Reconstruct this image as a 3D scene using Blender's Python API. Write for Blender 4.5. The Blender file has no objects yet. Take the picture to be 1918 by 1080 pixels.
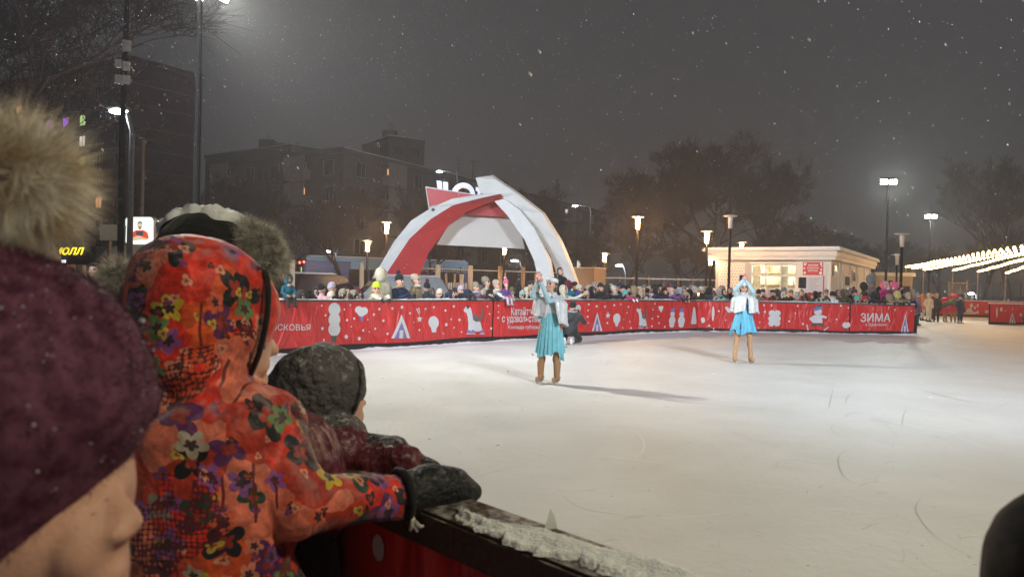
import bpy, bmesh, math, random
import numpy as np
from mathutils import Vector, Matrix, Euler
R = math.radians
random.seed(7)
SC = bpy.context.scene
COL = SC.collection
# ------------------------------------------------------------------ camera
FPX = 1320.0            # focal length in pixels of the 1918 px wide photograph
ROLL = R(1.3); PITCH = -9.0 / FPX; HC = 1.53
c_fwd = Vector((0, math.cos(PITCH), math.sin(PITCH)))
_up0 = Vector((0, -math.sin(PITCH), math.cos(PITCH)))
_rt0 = Vector((1, 0, 0))
c_right = _rt0 * math.cos(ROLL) + _up0 * math.sin(ROLL)
c_up = _up0 * math.cos(ROLL) - _rt0 * math.sin(ROLL)
CAMP = Vector((0, 0, HC))
cam_d = bpy.data.cameras.new('camera')
cam = bpy.data.objects.new('camera', cam_d); COL.objects.link(cam)
m = Matrix((c_right, c_up, -c_fwd)).transposed().to_4x4(); m.translation = CAMP
cam.matrix_world = m
cam_d.sensor_width = 36; cam_d.lens = 36 * FPX / 1918.0
cam_d.clip_start = 0.05; cam_d.clip_end = 2000
cam_d.dof.use_dof = True; cam_d.dof.focus_distance = 12.0; cam_d.dof.aperture_fstop = 7.0
SC.camera = cam
# ------------------------------------------------------------------ sky (snow cloud over a lit town)
W = bpy.data.worlds.new('World'); SC.world = W; W.use_nodes = True
nt = W.node_tree; nt.nodes.clear()
wo = nt.nodes.new('ShaderNodeOutputWorld'); bg = nt.nodes.new('ShaderNodeBackground')
sky = nt.nodes.new('ShaderNodeTexSky'); sky.sky_type = 'NISHITA'; sky.sun_disc = False
sky.sun_elevation = R(-4); sky.sun_rotation = R(200); sky.air_density = 1.0; sky.dust_density = 2.0
mul = nt.nodes.new('ShaderNodeVectorMath'); mul.operation = 'SCALE'; mul.inputs[3].default_value = 0.02
nt.links.new(sky.outputs[0], mul.inputs[0])
add = nt.nodes.new('ShaderNodeVectorMath'); add.operation = 'ADD'
add.inputs[1].default_value = (0.043, 0.0420, 0.0440)      # town light on low cloud
nt.links.new(mul.outputs[0], add.inputs[0])
nt.links.new(add.outputs[0], bg.inputs[0]); bg.inputs[1].default_value = 1.0
nt.links.new(bg.outputs[0], wo.inputs[0])
vs = SC.view_settings; vs.view_transform = 'Standard'; vs.look = 'None'; vs.gamma = 1.0; vs.exposure = 0.15
vs.use_curve_mapping = False
SC.render.engine = 'CYCLES'
cy = SC.cycles
cy.use_denoising = True
cy.max_bounces = 5; cy.diffuse_bounces = 3; cy.glossy_bounces = 3; cy.transmission_bounces = 4; cy.volume_bounces = 0
cy.sample_clamp_indirect = 3.0; cy.caustics_reflective = False; cy.caustics_refractive = False
# ------------------------------------------------------------------ rink floodlights
def lampdata(name, kind, power, col, size=0.3):
    d = bpy.data.lights.new(name, kind); d.energy = power; d.color = col
    if kind == 'AREA':
        d.shape = 'RECTANGLE'; d.size = size; d.size_y = size * 0.6
    else:
        d.shadow_soft_size = size
    return d
def aim(o, loc, target):
    o.location = loc
    o.rotation_euler = (Vector(target) - Vector(loc)).to_track_quat('-Z', 'Y').to_euler()
FLOODS = []   # (location, target, power, colour, size) -> fixtures and poles are built further down
FLOODS.append(((-6.85, 15.2, 7.75), (9.0, 8.0, 0), 6600, (1.0, 0.97, 0.87), 0.32))
FLOODS.append(((7.5, -3.5, 8.6), (5.0, 21.0, 2.0), 15000, (0.78, 0.88, 1.0), 1.5))
FLOODS.append(((-11.0, 4.5, 8.2), (1.5, 25.0, 3.0), 14500, (0.84, 0.91, 1.0), 1.5))

# ------------------------------------------------------------------ helpers
def hz(px): return 531 + math.tan(ROLL) * (px - 959)
def at(px, py, D):
    d = c_right * ((px - 959) / FPX) + c_up * ((540 - py) / FPX) + c_fwd
    return CAMP + d * (D / d.y)
def gx(px, D, z=0.0):
    """world point at depth D, height z, that stands in picture column px"""
    p = at(px, hz(px), D); q = at(px, hz(px) + 100, D)
    t = (z - p.z) / (q.z - p.z)
    return p + (q - p) * t

def tag(o, label=None, cat=None, group=None, kind=None):
    if label: o['label'] = label
    if cat: o['category'] = cat
    if group: o['group'] = group
    if kind: o['kind'] = kind
    return o
def empty(name, loc=(0, 0, 0), rz=0.0):
    o = bpy.data.objects.new(name, None); COL.objects.link(o)
    o.empty_display_size = 0.1
    o.location = loc; o.rotation_euler = (0, 0, rz); return o
def link(name, me, mat=None, parent=None, smooth=False):
    o = bpy.data.objects.new(name, me); COL.objects.link(o)
    if mat is not None and len(me.materials) == 0:
        for mm in (mat if isinstance(mat, (list, tuple)) else [mat]): me.materials.append(mm)
    if parent is not None: o.parent = parent
    if smooth: me.shade_smooth()
    return o
class MB:
    """collects shapes, builds ONE mesh"""
    def __init__(s): s.v = []; s.f = []; s.mi = []
    def add(s, vs, fs, mi=0):
        b = len(s.v); s.v += [tuple(v) for v in vs]
        s.f += [tuple(i + b for i in f) for f in fs]; s.mi += [mi] * len(fs); return s
    def box(s, c, size, M=None, mi=0):
        x, y, z = [q / 2 for q in size]
        vs = [Vector((sx * x, sy * y, sz * z)) for sx in (-1, 1) for sy in (-1, 1) for sz in (-1, 1)]
        if M is not None: vs = [M @ v for v in vs]
        vs = [v + Vector(c) for v in vs]
        s.add(vs, [(0, 1, 3, 2), (4, 6, 7, 5), (0, 4, 5, 1), (2, 3, 7, 6), (0, 2, 6, 4), (1, 5, 7, 3)], mi); return s
    def tube(s, pts, rad, n=8, cap=True, mi=0):
        pts = [Vector(p) for p in pts]
        if not isinstance(rad, (list, tuple)): rad = [rad] * len(pts)
        rings = []
        prev = None
        for i, p in enumerate(pts):
            t = (pts[min(i + 1, len(pts) - 1)] - pts[max(i - 1, 0)]).normalized()
            if prev is None:
                a = t.orthogonal().normalized()
            else:
                a = (prev - t * prev.dot(t))
                a = a.normalized() if a.length > 1e-6 else t.orthogonal().normalized()
            prev = a; b = t.cross(a)
            rings.append([p + (a * math.cos(2 * math.pi * k / n) + b * math.sin(2 * math.pi * k / n)) * rad[i] for k in range(n)])
        vs = [v for r in rings for v in r]; fs = []
        for i in range(len(pts) - 1):
            for k in range(n):
                fs.append((i * n + k, i * n + (k + 1) % n, (i + 1) * n + (k + 1) % n, (i + 1) * n + k))
        if cap:
            fs.append(tuple(range(n - 1, -1, -1))); fs.append(tuple((len(pts) - 1) * n + k for k in range(n)))
        s.add(vs, fs, mi); return s
    def lathe(s, prof, n=16, c=(0, 0, 0), sx=1, sy=1, mi=0):
        vs = []; fs = []
        for r, z in prof:
            for k in range(n):
                a = 2 * math.pi * k / n
                vs.append((c[0] + r * sx * math.cos(a), c[1] + r * sy * math.sin(a), c[2] + z))
        for i in range(len(prof) - 1):
            for k in range(n):
                fs.append((i * n + k, i * n + (k + 1) % n, (i + 1) * n + (k + 1) % n, (i + 1) * n + k))
        fs.append(tuple(range(n - 1, -1, -1))); fs.append(tuple((len(prof) - 1) * n + k for k in range(n)))
        s.add(vs, fs, mi); return s
    def ell(s, c, r, n=16, m=10, M=None, mi=0):
        vs = []; fs = []
        for i in range(m + 1):
            th = math.pi * i / m
            for k in range(n):
                a = 2 * math.pi * k / n
                v = Vector((r[0] * math.sin(th) * math.cos(a), r[1] * math.sin(th) * math.sin(a), r[2] * math.cos(th)))
                if M is not None: v = M @ v
                vs.append(v + Vector(c))
        for i in range(m):
            for k in range(n):
                fs.append((i * n + k, (i + 1) * n + k, (i + 1) * n + (k + 1) % n, i * n + (k + 1) % n))
        s.add(vs, fs, mi); return s
    def prism(s, poly, y0, y1, axis='y', mi=0):
        """polygon in (x,z) extruded along y (or (x,y) along z)"""
        n = len(poly)
        if axis == 'y': vs = [(p[0], y0, p[1]) for p in poly] + [(p[0], y1, p[1]) for p in poly]
        elif axis == 'x': vs = [(y0, p[0], p[1]) for p in poly] + [(y1, p[0], p[1]) for p in poly]
        else: vs = [(p[0], p[1], y0) for p in poly] + [(p[0], p[1], y1) for p in poly]
        fs = [tuple(range(n)), tuple(range(2 * n - 1, n - 1, -1))]
        fs += [(k, (k + 1) % n + 0, (k + 1) % n + n, k + n)[::-1] for k in range(n)]
        s.add(vs, fs, mi); return s
    def mesh(s, name='mesh'):
        me = bpy.data.meshes.new(name); me.from_pydata(s.v, [], s.f)
        if any(s.mi): me.polygons.foreach_set('material_index', s.mi)
        bm = bmesh.new(); bm.from_mesh(me)
        bmesh.ops.recalc_face_normals(bm, faces=bm.faces); bm.to_mesh(me); bm.free()
        me.update(); return me
    def build(s, name, mat, parent=None, smooth=False):
        return link(name, s.mesh(name), mat, parent, smooth)
def bevel_mesh(me, w=0.01, seg=2):
    bm = bmesh.new(); bm.from_mesh(me)
    bmesh.ops.bevel(bm, geom=list(bm.edges), offset=w, segments=seg, affect='EDGES', clamp_overlap=True)
    bm.to_mesh(me); bm.free(); return me
def copy_tree(o, parent=None):
    c = o.copy(); COL.objects.link(c); c.parent = parent
    for ch in o.children: copy_tree(ch, c)
    return c
# ------------------------------------------------------------------ materials
MATS = {}
def mat(key, col=(0.5, 0.5, 0.5), rough=0.7, metal=0.0, emit=None, es=0.0, noise=0.0, nscale=8.0, bump=0.0, bscale=40.0, spec=0.5, sheen=0.0, trans=0.0):
    if key in MATS: return MATS[key]
    m = bpy.data.materials.new(key); m.use_nodes = True
    nt = m.node_tree; b = nt.nodes['Principled BSDF']
    b.inputs['Base Color'].default_value = (*col, 1); b.inputs['Roughness'].default_value = rough
    b.inputs['Metallic'].default_value = metal; b.inputs['Specular IOR Level'].default_value = spec
    if sheen: b.inputs['Sheen Weight'].default_value = sheen
    if trans: b.inputs['Transmission Weight'].default_value = trans
    if emit is not None:
        b.inputs['Emission Color'].default_value = (*emit, 1); b.inputs['Emission Strength'].default_value = es
    if noise or bump:
        tc = nt.nodes.new('ShaderNodeTexCoord')
    if noise:
        n = nt.nodes.new('ShaderNodeTexNoise'); n.inputs['Scale'].default_value = nscale; n.inputs['Detail'].default_value = 5
        nt.links.new(tc.outputs['Object'], n.inputs['Vector'])
        mr = nt.nodes.new('ShaderNodeMapRange'); mr.inputs[1].default_value = 0.25; mr.inputs[2].default_value = 0.75
        mr.inputs[3].default_value = 1 - noise; mr.inputs[4].default_value = 1 + noise
        nt.links.new(n.outputs[0], mr.inputs[0])
        vm = nt.nodes.new('ShaderNodeVectorMath'); vm.operation = 'SCALE'; vm.inputs[0].default_value = col
        nt.links.new(mr.outputs[0], vm.inputs[3]); nt.links.new(vm.outputs[0], b.inputs['Base Color'])
    if bump:
        n2 = nt.nodes.new('ShaderNodeTexNoise'); n2.inputs['Scale'].default_value = bscale; n2.inputs['Detail'].default_value = 4
        nt.links.new(tc.outputs['Object'], n2.inputs['Vector'])
        bp = nt.nodes.new('ShaderNodeBump'); bp.inputs['Strength'].default_value = bump; bp.inputs['Distance'].default_value = 0.02
        nt.links.new(n2.outputs[0], bp.inputs['Height']); nt.links.new(bp.outputs[0], b.inputs['Normal'])
    MATS[key] = m; return m
PAL = dict(black=(.012, .012, .014), charcoal=(.035, .035, .038), grey=(.16, .165, .18), lightgrey=(.36, .37, .40), navy=(.018, .03, .08),
           blue=(.03, .07, .25), teal=(.01, .12, .17), turquoise=(.10, .42, .42), mint=(.38, .52, .48), cream=(.62, .55, .42), white=(.72, .72, .70),
           beige=(.48, .37, .27), tan=(.34, .24, .14), camel=(.38, .25, .12), olive=(.13, .12, .07), khaki=(.27, .24, .17), brown=(.075, .045, .03),
           red=(.45, .02, .03), burgundy=(.13, .015, .03), pink=(.75, .12, .30), palepink=(.62, .38, .38), magenta=(.42, .02, .16), purple=(.14, .05, .22),
           lilac=(.50, .43, .52), mauve=(.26, .14, .20), neon=(.62, .85, .05), green=(.02, .16, .05), lightgreen=(.42, .46, .33), orange=(.75, .20, .03),
           yellow=(.6, .5, .16), lightblue=(.22, .40, .52), skin=(.62, .36, .26), hair=(.03, .018, .01))
def cloth(c):
    if c == 'skin': return mat('skin', PAL['skin'], .5, spec=.4, noise=.06, nscale=30)
    if c == 'leopard':
        if 'leopard' in MATS: return MATS['leopard']
        m = mat('leopard', (.45, .38, .34), .85)
        nt = m.node_tree; b = nt.nodes['Principled BSDF']; tc = nt.nodes.new('ShaderNodeTexCoord')
        v = nt.nodes.new('ShaderNodeTexVoronoi'); v.inputs['Scale'].default_value = 22
        nt.links.new(tc.outputs['Object'], v.inputs['Vector'])
        r = nt.nodes.new('ShaderNodeValToRGB'); r.color_ramp.interpolation = 'CONSTANT'
        r.color_ramp.elements[0].color = (.03, .025, .025, 1); r.color_ramp.elements[1].position = .42; r.color_ramp.elements[1].color = (.5, .42, .38, 1)
        nt.links.new(v.outputs['Distance'], r.inputs[0]); nt.links.new(r.outputs[0], b.inputs['Base Color']); return m
    return mat('cloth_' + c, PAL[c], .82, noise=.22, nscale=14, bump=.5, bscale=28, spec=.3, sheen=.15)
SNOW = mat('snow', (.80, .82, .86), .6, noise=.06, nscale=3, bump=.7, bscale=30, spec=.3)
SKIN = cloth('skin')
EYE = mat('eye', (.02, .015, .012), .25); LIP = mat('lip', (.45, .14, .13), .5)
# ------------------------------------------------------------------ continuous bodies: overlapping capsules and ellipsoids fused by a voxel remesh
def cap(a, b, ra, rb, mi): return ('c', Vector(a), Vector(b), ra, rb, mi)
def ell(c, r, mi, M=None): return ('e', Vector(c), Vector(r), M, None, mi)
def fuse(name, prims, voxel=0.014, smooth=3, nmats=8, wrinkle=None):
    mb = MB()
    for p in prims:
        if p[0] == 'c':
            _, a, b, ra, rb, mi = p
            ax = (b - a); L = ax.length
            d = ax / L if L > 1e-6 else Vector((0, 0, 1))
            pts = []; rr = []
            for q in (-.98, -.8, -.5, 0): pts.append(a + d * ra * q); rr.append(ra * math.sqrt(max(0.0, 1 - q * q)) if q else ra)
            for q in (0, .5, .8, .98): pts.append(b + d * rb * q); rr.append(rb * math.sqrt(max(0.0, 1 - q * q)) if q else rb)
            mb.tube(pts, rr, n=14)
        else:
            mb.ell(p[1], p[2], n=20, m=14, M=p[3])
    me = mb.mesh(name)
    o = bpy.data.objects.new('tmp', me); COL.objects.link(o)
    md = o.modifiers.new('r', 'REMESH'); md.mode = 'VOXEL'; md.voxel_size = voxel; md.use_smooth_shade = True
    ms = o.modifiers.new('s', 'SMOOTH'); ms.factor = .5; ms.iterations = smooth
    dg = bpy.context.evaluated_depsgraph_get(); dg.update()
    res = bpy.data.meshes.new_from_object(o.evaluated_get(dg)); res.name = name
    bpy.data.objects.remove(o); bpy.data.meshes.remove(me)
    n = len(res.polygons); c = np.empty(n * 3); res.polygons.foreach_get('center', c); c = c.reshape(-1, 3)
    best = np.full(n, 1e9); idx = np.zeros(n, dtype=np.int32)
    for p in prims:
        if p[0] == 'c':
            a = np.array(p[1]); b = np.array(p[2]); ab = b - a; L2 = max(ab @ ab, 1e-9)
            t = np.clip(((c - a) @ ab) / L2, 0, 1)
            d = np.linalg.norm(c - (a + t[:, None] * ab), axis=1) - (p[3] + (p[4] - p[3]) * t)
        else:
            q = c - np.array(p[1])
            if p[3] is not None: q = q @ np.array(p[3].to_3x3())
            r = np.array(p[2]); ql = q / r
            k0 = np.linalg.norm(ql, axis=1); k1 = np.linalg.norm(ql / r, axis=1)
            d = k0 * (k0 - 1.0) / np.maximum(k1, 1e-9)
        mk = d < best; best[mk] = d[mk]; idx[mk] = p[5]
    res.polygons.foreach_set('material_index', idx)
    if wrinkle:
        amp, sc, mis = wrinkle
        nv = len(res.vertices); v = np.empty(nv * 3); res.vertices.foreach_get('co', v); v = v.reshape(-1, 3)
        nr = np.empty(nv * 3); res.vertices.foreach_get('normal', nr); nr = nr.reshape(-1, 3)
        w = .6 * pnoise(v * sc) + .8 * (np.abs(pnoise(v * sc * .7 + 3.0)) * -1.6 + .4) + .25 * pnoise(v * sc * 2.3 + 7)
        mask = np.zeros(nv)
        for pl in res.polygons:
            if pl.material_index in mis:
                for vi in pl.vertices: mask[vi] = 1
        v = v + nr * (w * amp * mask)[:, None]
        res.vertices.foreach_set('co', v.ravel()); res.update()
    return res
_rs = np.random.RandomState(3)
_dirs = _rs.randn(14, 3); _dirs /= np.linalg.norm(_dirs, axis=1)[:, None]; _ph = _rs.rand(14) * 6.28; _fr = 1 + 2.2 * _rs.rand(14)
def pnoise(p):
    q = p + 0.35 * np.stack([np.sin(p[:, 1] * 1.7 + 1), np.sin(p[:, 2] * 1.9 + 2), np.sin(p[:, 0] * 1.6)], axis=1)
    s = np.zeros(len(p))
    for d, f, h in zip(_dirs, _fr, _ph): s += np.sin((q @ d) * f + h) / f
    return s / 4.0
HAZE = 0.0025
# ================================================================== SETTING: ground, ice
def gpt(px, py, z=0.0):
    d = c_right * ((px - 959) / FPX) + c_up * ((540 - py) / FPX) + c_fwd
    return CAMP + d * ((z - CAMP.z) / d.z)
def ground_mat(key, c1, c2, scale, rough, bump, scratches=False):
    m = bpy.data.materials.new(key); m.use_nodes = True; nt = m.node_tree; b = nt.nodes['Principled BSDF']
    tc = nt.nodes.new('ShaderNodeTexCoord')
    n = nt.nodes.new('ShaderNodeTexNoise'); n.inputs['Scale'].default_value = scale; n.inputs['Detail'].default_value = 8; n.inputs['Roughness'].default_value = .6
    nt.links.new(tc.outputs['Object'], n.inputs['Vector'])
    r = nt.nodes.new('ShaderNodeValToRGB'); r.color_ramp.elements[0].position = .35; r.color_ramp.elements[1].position = .7
    r.color_ramp.elements[0].color = (*c1, 1); r.color_ramp.elements[1].color = (*c2, 1)
    nt.links.new(n.outputs[0], r.inputs[0]); col = r.outputs[0]
    b.inputs['Roughness'].default_value = rough; b.inputs['Specular IOR Level'].default_value = .35
    h = nt.nodes.new('ShaderNodeTexNoise'); h.inputs['Scale'].default_value = scale * 22; h.inputs['Detail'].default_value = 6
    nt.links.new(tc.outputs['Object'], h.inputs['Vector']); height = h.outputs[0]
    if scratches:
        # fine skate scratches: stretched, warped wave and voronoi-edge lines
        w = nt.nodes.new('ShaderNodeTexNoise'); w.inputs['Scale'].default_value = .35
        nt.links.new(tc.outputs['Object'], w.inputs['Vector'])
        mx = nt.nodes.new('ShaderNodeVectorMath'); mx.operation = 'MULTIPLY_ADD'; mx.inputs[1].default_value = (3.5, 3.5, 0)
        nt.links.new(w.outputs['Color'], mx.inputs[0]); nt.links.new(tc.outputs['Object'], mx.inputs[2])
        tot = None
        for sc_, th in ((.9, .005), (1.7, .008), (3.7, .014), (6.5, .02)):
            vo = nt.nodes.new('ShaderNodeTexVoronoi'); vo.feature = 'DISTANCE_TO_EDGE'; vo.inputs['Scale'].default_value = sc_
            nt.links.new(mx.outputs[0], vo.inputs['Vector'])
            lt = nt.nodes.new('ShaderNodeMapRange'); lt.inputs[1].default_value = 0; lt.inputs[2].default_value = th; lt.inputs[3].default_value = 1; lt.inputs[4].default_value = 0
            nt.links.new(vo.outputs['Distance'], lt.inputs[0])
            br = nt.nodes.new('ShaderNodeTexNoise'); br.inputs['Scale'].default_value = 1.3 * sc_; nt.links.new(tc.outputs['Object'], br.inputs['Vector'])
            gt = nt.nodes.new('ShaderNodeMapRange'); gt.inputs[1].default_value = .54; gt.inputs[2].default_value = .66; gt.inputs[3].default_value = 0; gt.inputs[4].default_value = 1
            nt.links.new(br.outputs[0], gt.inputs[0])
            mm = nt.nodes.new('ShaderNodeMath'); mm.operation = 'MULTIPLY'; nt.links.new(lt.outputs[0], mm.inputs[0]); nt.links.new(gt.outputs[0], mm.inputs[1])
            if tot is None: tot = mm.outputs[0]
            else:
                aa = nt.nodes.new('ShaderNodeMath'); aa.operation = 'MAXIMUM'; nt.links.new(tot, aa.inputs[0]); nt.links.new(mm.outputs[0], aa.inputs[1]); tot = aa.outputs[0]
        mixc = nt.nodes.new('ShaderNodeMix'); mixc.data_type = 'RGBA'; mixc.inputs[7].default_value = (.42, .43, .44, 1)
        fac = nt.nodes.new('ShaderNodeMath'); fac.operation = 'MULTIPLY'; fac.inputs[1].default_value = .60; nt.links.new(tot, fac.inputs[0])
        nt.links.new(fac.outputs[0], mixc.inputs[0]); nt.links.new(col, mixc.inputs[6]); col = mixc.outputs[2]
        rr = nt.nodes.new('ShaderNodeMapRange'); rr.inputs[3].default_value = rough - .1; rr.inputs[4].default_value = rough + .15
        nt.links.new(n.outputs[0], rr.inputs[0]); nt.links.new(rr.outputs[0], b.inputs['Roughness'])
    nt.links.new(col, b.inputs['Base Color'])
    bp = nt.nodes.new('ShaderNodeBump'); bp.inputs['Strength'].default_value = bump; bp.inputs['Distance'].default_value = .03
    nt.links.new(height, bp.inputs['Height']); nt.links.new(bp.outputs[0], b.inputs['Normal'])
    return m
M_ICE = ground_mat('ice', (.60, .60, .59), (.74, .74, .74), .55, .58, .22, True)
M_TRAMPLED = ground_mat('trampled_snow', (.34, .33, .33), (.62, .63, .66), .5, .8, .6)
g = MB().add([(-420, -60, 0), (420, -60, 0), (420, 700, 0), (-420, 700, 0)], [(0, 1, 2, 3)]).build('ground', M_TRAMPLED); tag(g, kind='structure')
ice_poly = [(3.4, -2.06), (30, -2.06), (48, 30), (48, 62), (22, 62), (14.6, 26.0), (14.4, 25.2), (9.14, 25.05), (6.49, 24.7), (2.98, 21.9), (-.53, 18.5), (-3.05, 15.75), (-4.78, 14.0), (-8.4, 9.74)]
ice = MB().add([(x, y, .006) for x, y in ice_poly], [tuple(range(len(ice_poly)))]).build('ice', M_ICE); tag(ice, kind='structure')
# ------------------------------------------------------------------ skate marks cut by blades (light and dark, really narrow ridges)
M_GROOVE = mat('groove', (.44, .44, .43), .5); M_SHAVE = mat('ice_shavings', (.85, .87, .9), .7)
def ribbon(name, pts, w, m, parent, z=.010):
    P = [Vector(p) for p in pts]
    # catmull-rom resample
    Q = []
    for i in range(len(P) - 1):
        p0 = P[max(i - 1, 0)]; p1 = P[i]; p2 = P[i + 1]; p3 = P[min(i + 2, len(P) - 1)]
        for k in range(8):
            t = k / 8
            Q.append(.5 * ((2 * p1) + (-p0 + p2) * t + (2 * p0 - 5 * p1 + 4 * p2 - p3) * t * t + (-p0 + 3 * p1 - 3 * p2 + p3) * t ** 3))
    Q.append(P[-1]); vs = []; fs = []
    for i, q in enumerate(Q):
        t = (Q[min(i + 1, len(Q) - 1)] - Q[max(i - 1, 0)]).normalized(); n = Vector((-t.y, t.x, 0))
        ww = w * (.25 + .75 * math.sin(math.pi * min(max(i / (len(Q) - 1), .03), .97))) / 2
        vs += [(q.x + n.x * ww, q.y + n.y * ww, z), (q.x - n.x * ww, q.y - n.y * ww, z)]
        if i: fs.append((2 * i - 2, 2 * i - 1, 2 * i + 1, 2 * i))
    return MB().add(vs, fs).build(name, m, parent)
marks = [([(1095, 729), (1250, 751), (1400, 765), (1530, 777)], .014), ([(1612, 836), (1576, 850), (1570, 872), (1584, 896), (1616, 913)], .009),
         ([(1730, 928), (1715, 950), (1722, 972), (1760, 1012), (1852, 1062)], .010), ([(1628, 784), (1670, 794), (1728, 808)], .02),
         ([(1560, 730), (1556, 748), (1552, 764)], .02), ([(1600, 736), (1587, 744), (1584, 756)], .02), ([(1722, 729), (1780, 745), (1840, 757)], .03),
         ([(820, 764), (840, 756), (855, 757)], .012), ([(870, 772), (900, 758), (960, 758), (978, 762), (974, 772), (950, 775)], .012),
         ([(1135, 689), (1140, 678), (1160, 672)], .02), ([(1170, 690), (1185, 682), (1215, 668), (1230, 672)], .02), ([(1060, 672), (1100, 665), (1135, 660)], .03),
         ([(1578, 780), (1600, 774), (1625, 772)], .012), ([(1700, 760), (1692, 780), (1689, 798)], .012), ([(815, 700), (850, 690), (880, 687)], .02)]
for pts, w in marks: ribbon('skate_mark', [gpt(*p) for p in pts], w * .6, M_GROOVE, ice)
rnd = random.Random(5)
for i in range(190):
    x = rnd.uniform(-2.5, 12); y = rnd.uniform(2.6, 20)
    if x + y < 3 or (x < 4 and y > x + 17): continue
    a = rnd.uniform(0, 6.28); Lr = rnd.uniform(.25, 1.6); cv = rnd.uniform(-.9, .9)
    pts = []
    for k in range(5):
        pts.append((x, y, 0)); a += cv * .35; x += math.cos(a) * Lr / 4; y += math.sin(a) * Lr / 4
    ribbon('skate_mark', pts, rnd.uniform(.003, .008), M_GROOVE if rnd.random() < .5 else M_SHAVE, ice, .0105 + i * .00005)
# crumbs of ice lying about
mb = MB()
for i in range(420):
    x = rnd.uniform(-4, 12); y = rnd.uniform(1.6, 22)
    if x + y < 1.8: continue
    s = rnd.uniform(.004, .014) * (1 if rnd.random() < .93 else 1.8)
    mb.ell((x, y, .008), (s * rnd.uniform(.7, 1.8), s, s * .5), n=5, m=3)
tag(mb.build('ice_crumbs', SNOW), 'crumbs of scraped ice scattered over the rink', 'ice', kind='stuff')

# ================================================================== RINK BOARDS
BP1 = [(-8.4, 9.74), (-6.6, 11.9), (-4.78, 14.0), (-3.05, 15.75), (-.53, 18.5), (2.98, 21.9), (6.49, 24.7)]
BP2 = [(6.49, 24.7), (9.14, 25.05), (11.8, 25.2), (14.4, 25.2)]
class Path:
    def __init__(s, pts):
        P = [Vector((x, y, 0)) for x, y in pts]; Q = []
        for i in range(len(P) - 1):
            p0 = P[max(i - 1, 0)]; p1 = P[i]; p2 = P[i + 1]; p3 = P[min(i + 2, len(P) - 1)]
            for k in range(12):
                t = k / 12
                Q.append(.5 * ((2 * p1) + (-p0 + p2) * t + (2 * p0 - 5 * p1 + 4 * p2 - p3) * t * t + (-p0 + 3 * p1 - 3 * p2 + p3) * t ** 3))
        Q.append(P[-1]); s.Q = Q; s.S = [0.0]
        for i in range(1, len(Q)): s.S.append(s.S[-1] + (Q[i] - Q[i - 1]).length)
        s.L = s.S[-1]
        s.px = [959 + FPX * (q.x / q.y) for q in Q]
    def pos(s, t):
        t = min(max(t, 0), s.L); i = max(j for j in range(len(s.S)) if s.S[j] <= t + 1e-9); i = min(i, len(s.Q) - 2)
        u = (t - s.S[i]) / (s.S[i + 1] - s.S[i]); d = (s.Q[i + 1] - s.Q[i]).normalized()
        return s.Q[i].lerp(s.Q[i + 1], u), Vector((d.y, -d.x, 0))      # point, normal towards the ice
    def s_at(s, px):
        for i in range(len(s.Q) - 1):
            if s.px[i] <= px <= s.px[i + 1]:
                return s.S[i] + (s.S[i + 1] - s.S[i]) * (px - s.px[i]) / (s.px[i + 1] - s.px[i])
        return 0.0 if px < s.px[0] else s.L
PA1 = Path(BP1); PA2 = Path(BP2)
def bdisp(s, z):
    h = (1.08 - z)
    return .010 * math.sin(2.1 * s + 3 * z) + .007 * math.sin(5.3 * s - 4 * z + 1) + .004 * math.sin(13 * s + 7 * z) * h + .006 * math.sin(1.1 * s + 9 * z)
BOFF = .055
def bpt(P, s, z, off=0.0):
    p, n = P.pos(s); q = p + n * (BOFF + bdisp(s, z) + off); return Vector((q.x, q.y, z))
def bz(P, s, px, py):
    p, n = P.pos(s); return HC - (py - hz(px)) / (FPX / p.y)
def vinyl(key, c1, c2):
    m = mat(key, c1, .34, noise=.0, spec=.55); nt = m.node_tree; b = nt.nodes['Principled BSDF']
    tc = nt.nodes.new('ShaderNodeTexCoord'); n = nt.nodes.new('ShaderNodeTexNoise'); n.inputs['Scale'].default_value = 1.1; n.inputs['Detail'].default_value = 4
    nt.links.new(tc.outputs['Object'], n.inputs['Vector'])
    r = nt.nodes.new('ShaderNodeValToRGB'); r.color_ramp.elements[0].color = (*c1, 1); r.color_ramp.elements[1].color = (*c2, 1)
    r.color_ramp.elements[0].position = .3; r.color_ramp.elements[1].position = .75
    nt.links.new(n.outputs[0], r.inputs[0]); nt.links.new(r.outputs[0], b.inputs['Base Color'])
    mp = nt.nodes.new('ShaderNodeMapping'); mp.inputs['Scale'].default_value = (1, 1, .45); nt.links.new(tc.outputs['Object'], mp.inputs[0])
    w = nt.nodes.new('ShaderNodeTexNoise'); w.inputs['Scale'].default_value = 3.2; w.inputs['Detail'].default_value = 3; w.inputs['Distortion'].default_value = 1.2
    nt.links.new(mp.outputs[0], w.inputs['Vector'])
    bp = nt.nodes.new('ShaderNodeBump'); bp.inputs['Strength'].default_value = .65; bp.inputs['Distance'].default_value = .14
    nt.links.new(w.outputs[0], bp.inputs['Height']); nt.links.new(bp.outputs[0], b.inputs['Normal']); return m
M_RED = vinyl('banner_red', (.60, .022, .024), (.68, .045, .045))
M_PW = mat('print_white', (.66, .66, .67), .4); M_PV = mat('print_violet', (.22, .20, .48), .4); M_PG = mat('print_green', (.07, .10, .08), .4)
M_PR = mat('print_rust', (.50, .09, .05), .4); M_PD = mat('print_dark', (.05, .04, .045), .4); M_PGR = mat('print_grey', (.17, .12, .12), .4); M_PB = mat('print_blue', (.12, .20, .42), .4)
M_DARKBOARD = mat('board_dark', (.022, .018, .016), .6, noise=.3, nscale=6); M_RAIL = mat('rail_wood', (.09, .06, .045), .6, noise=.35, nscale=12, bump=.4, bscale=30)
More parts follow.
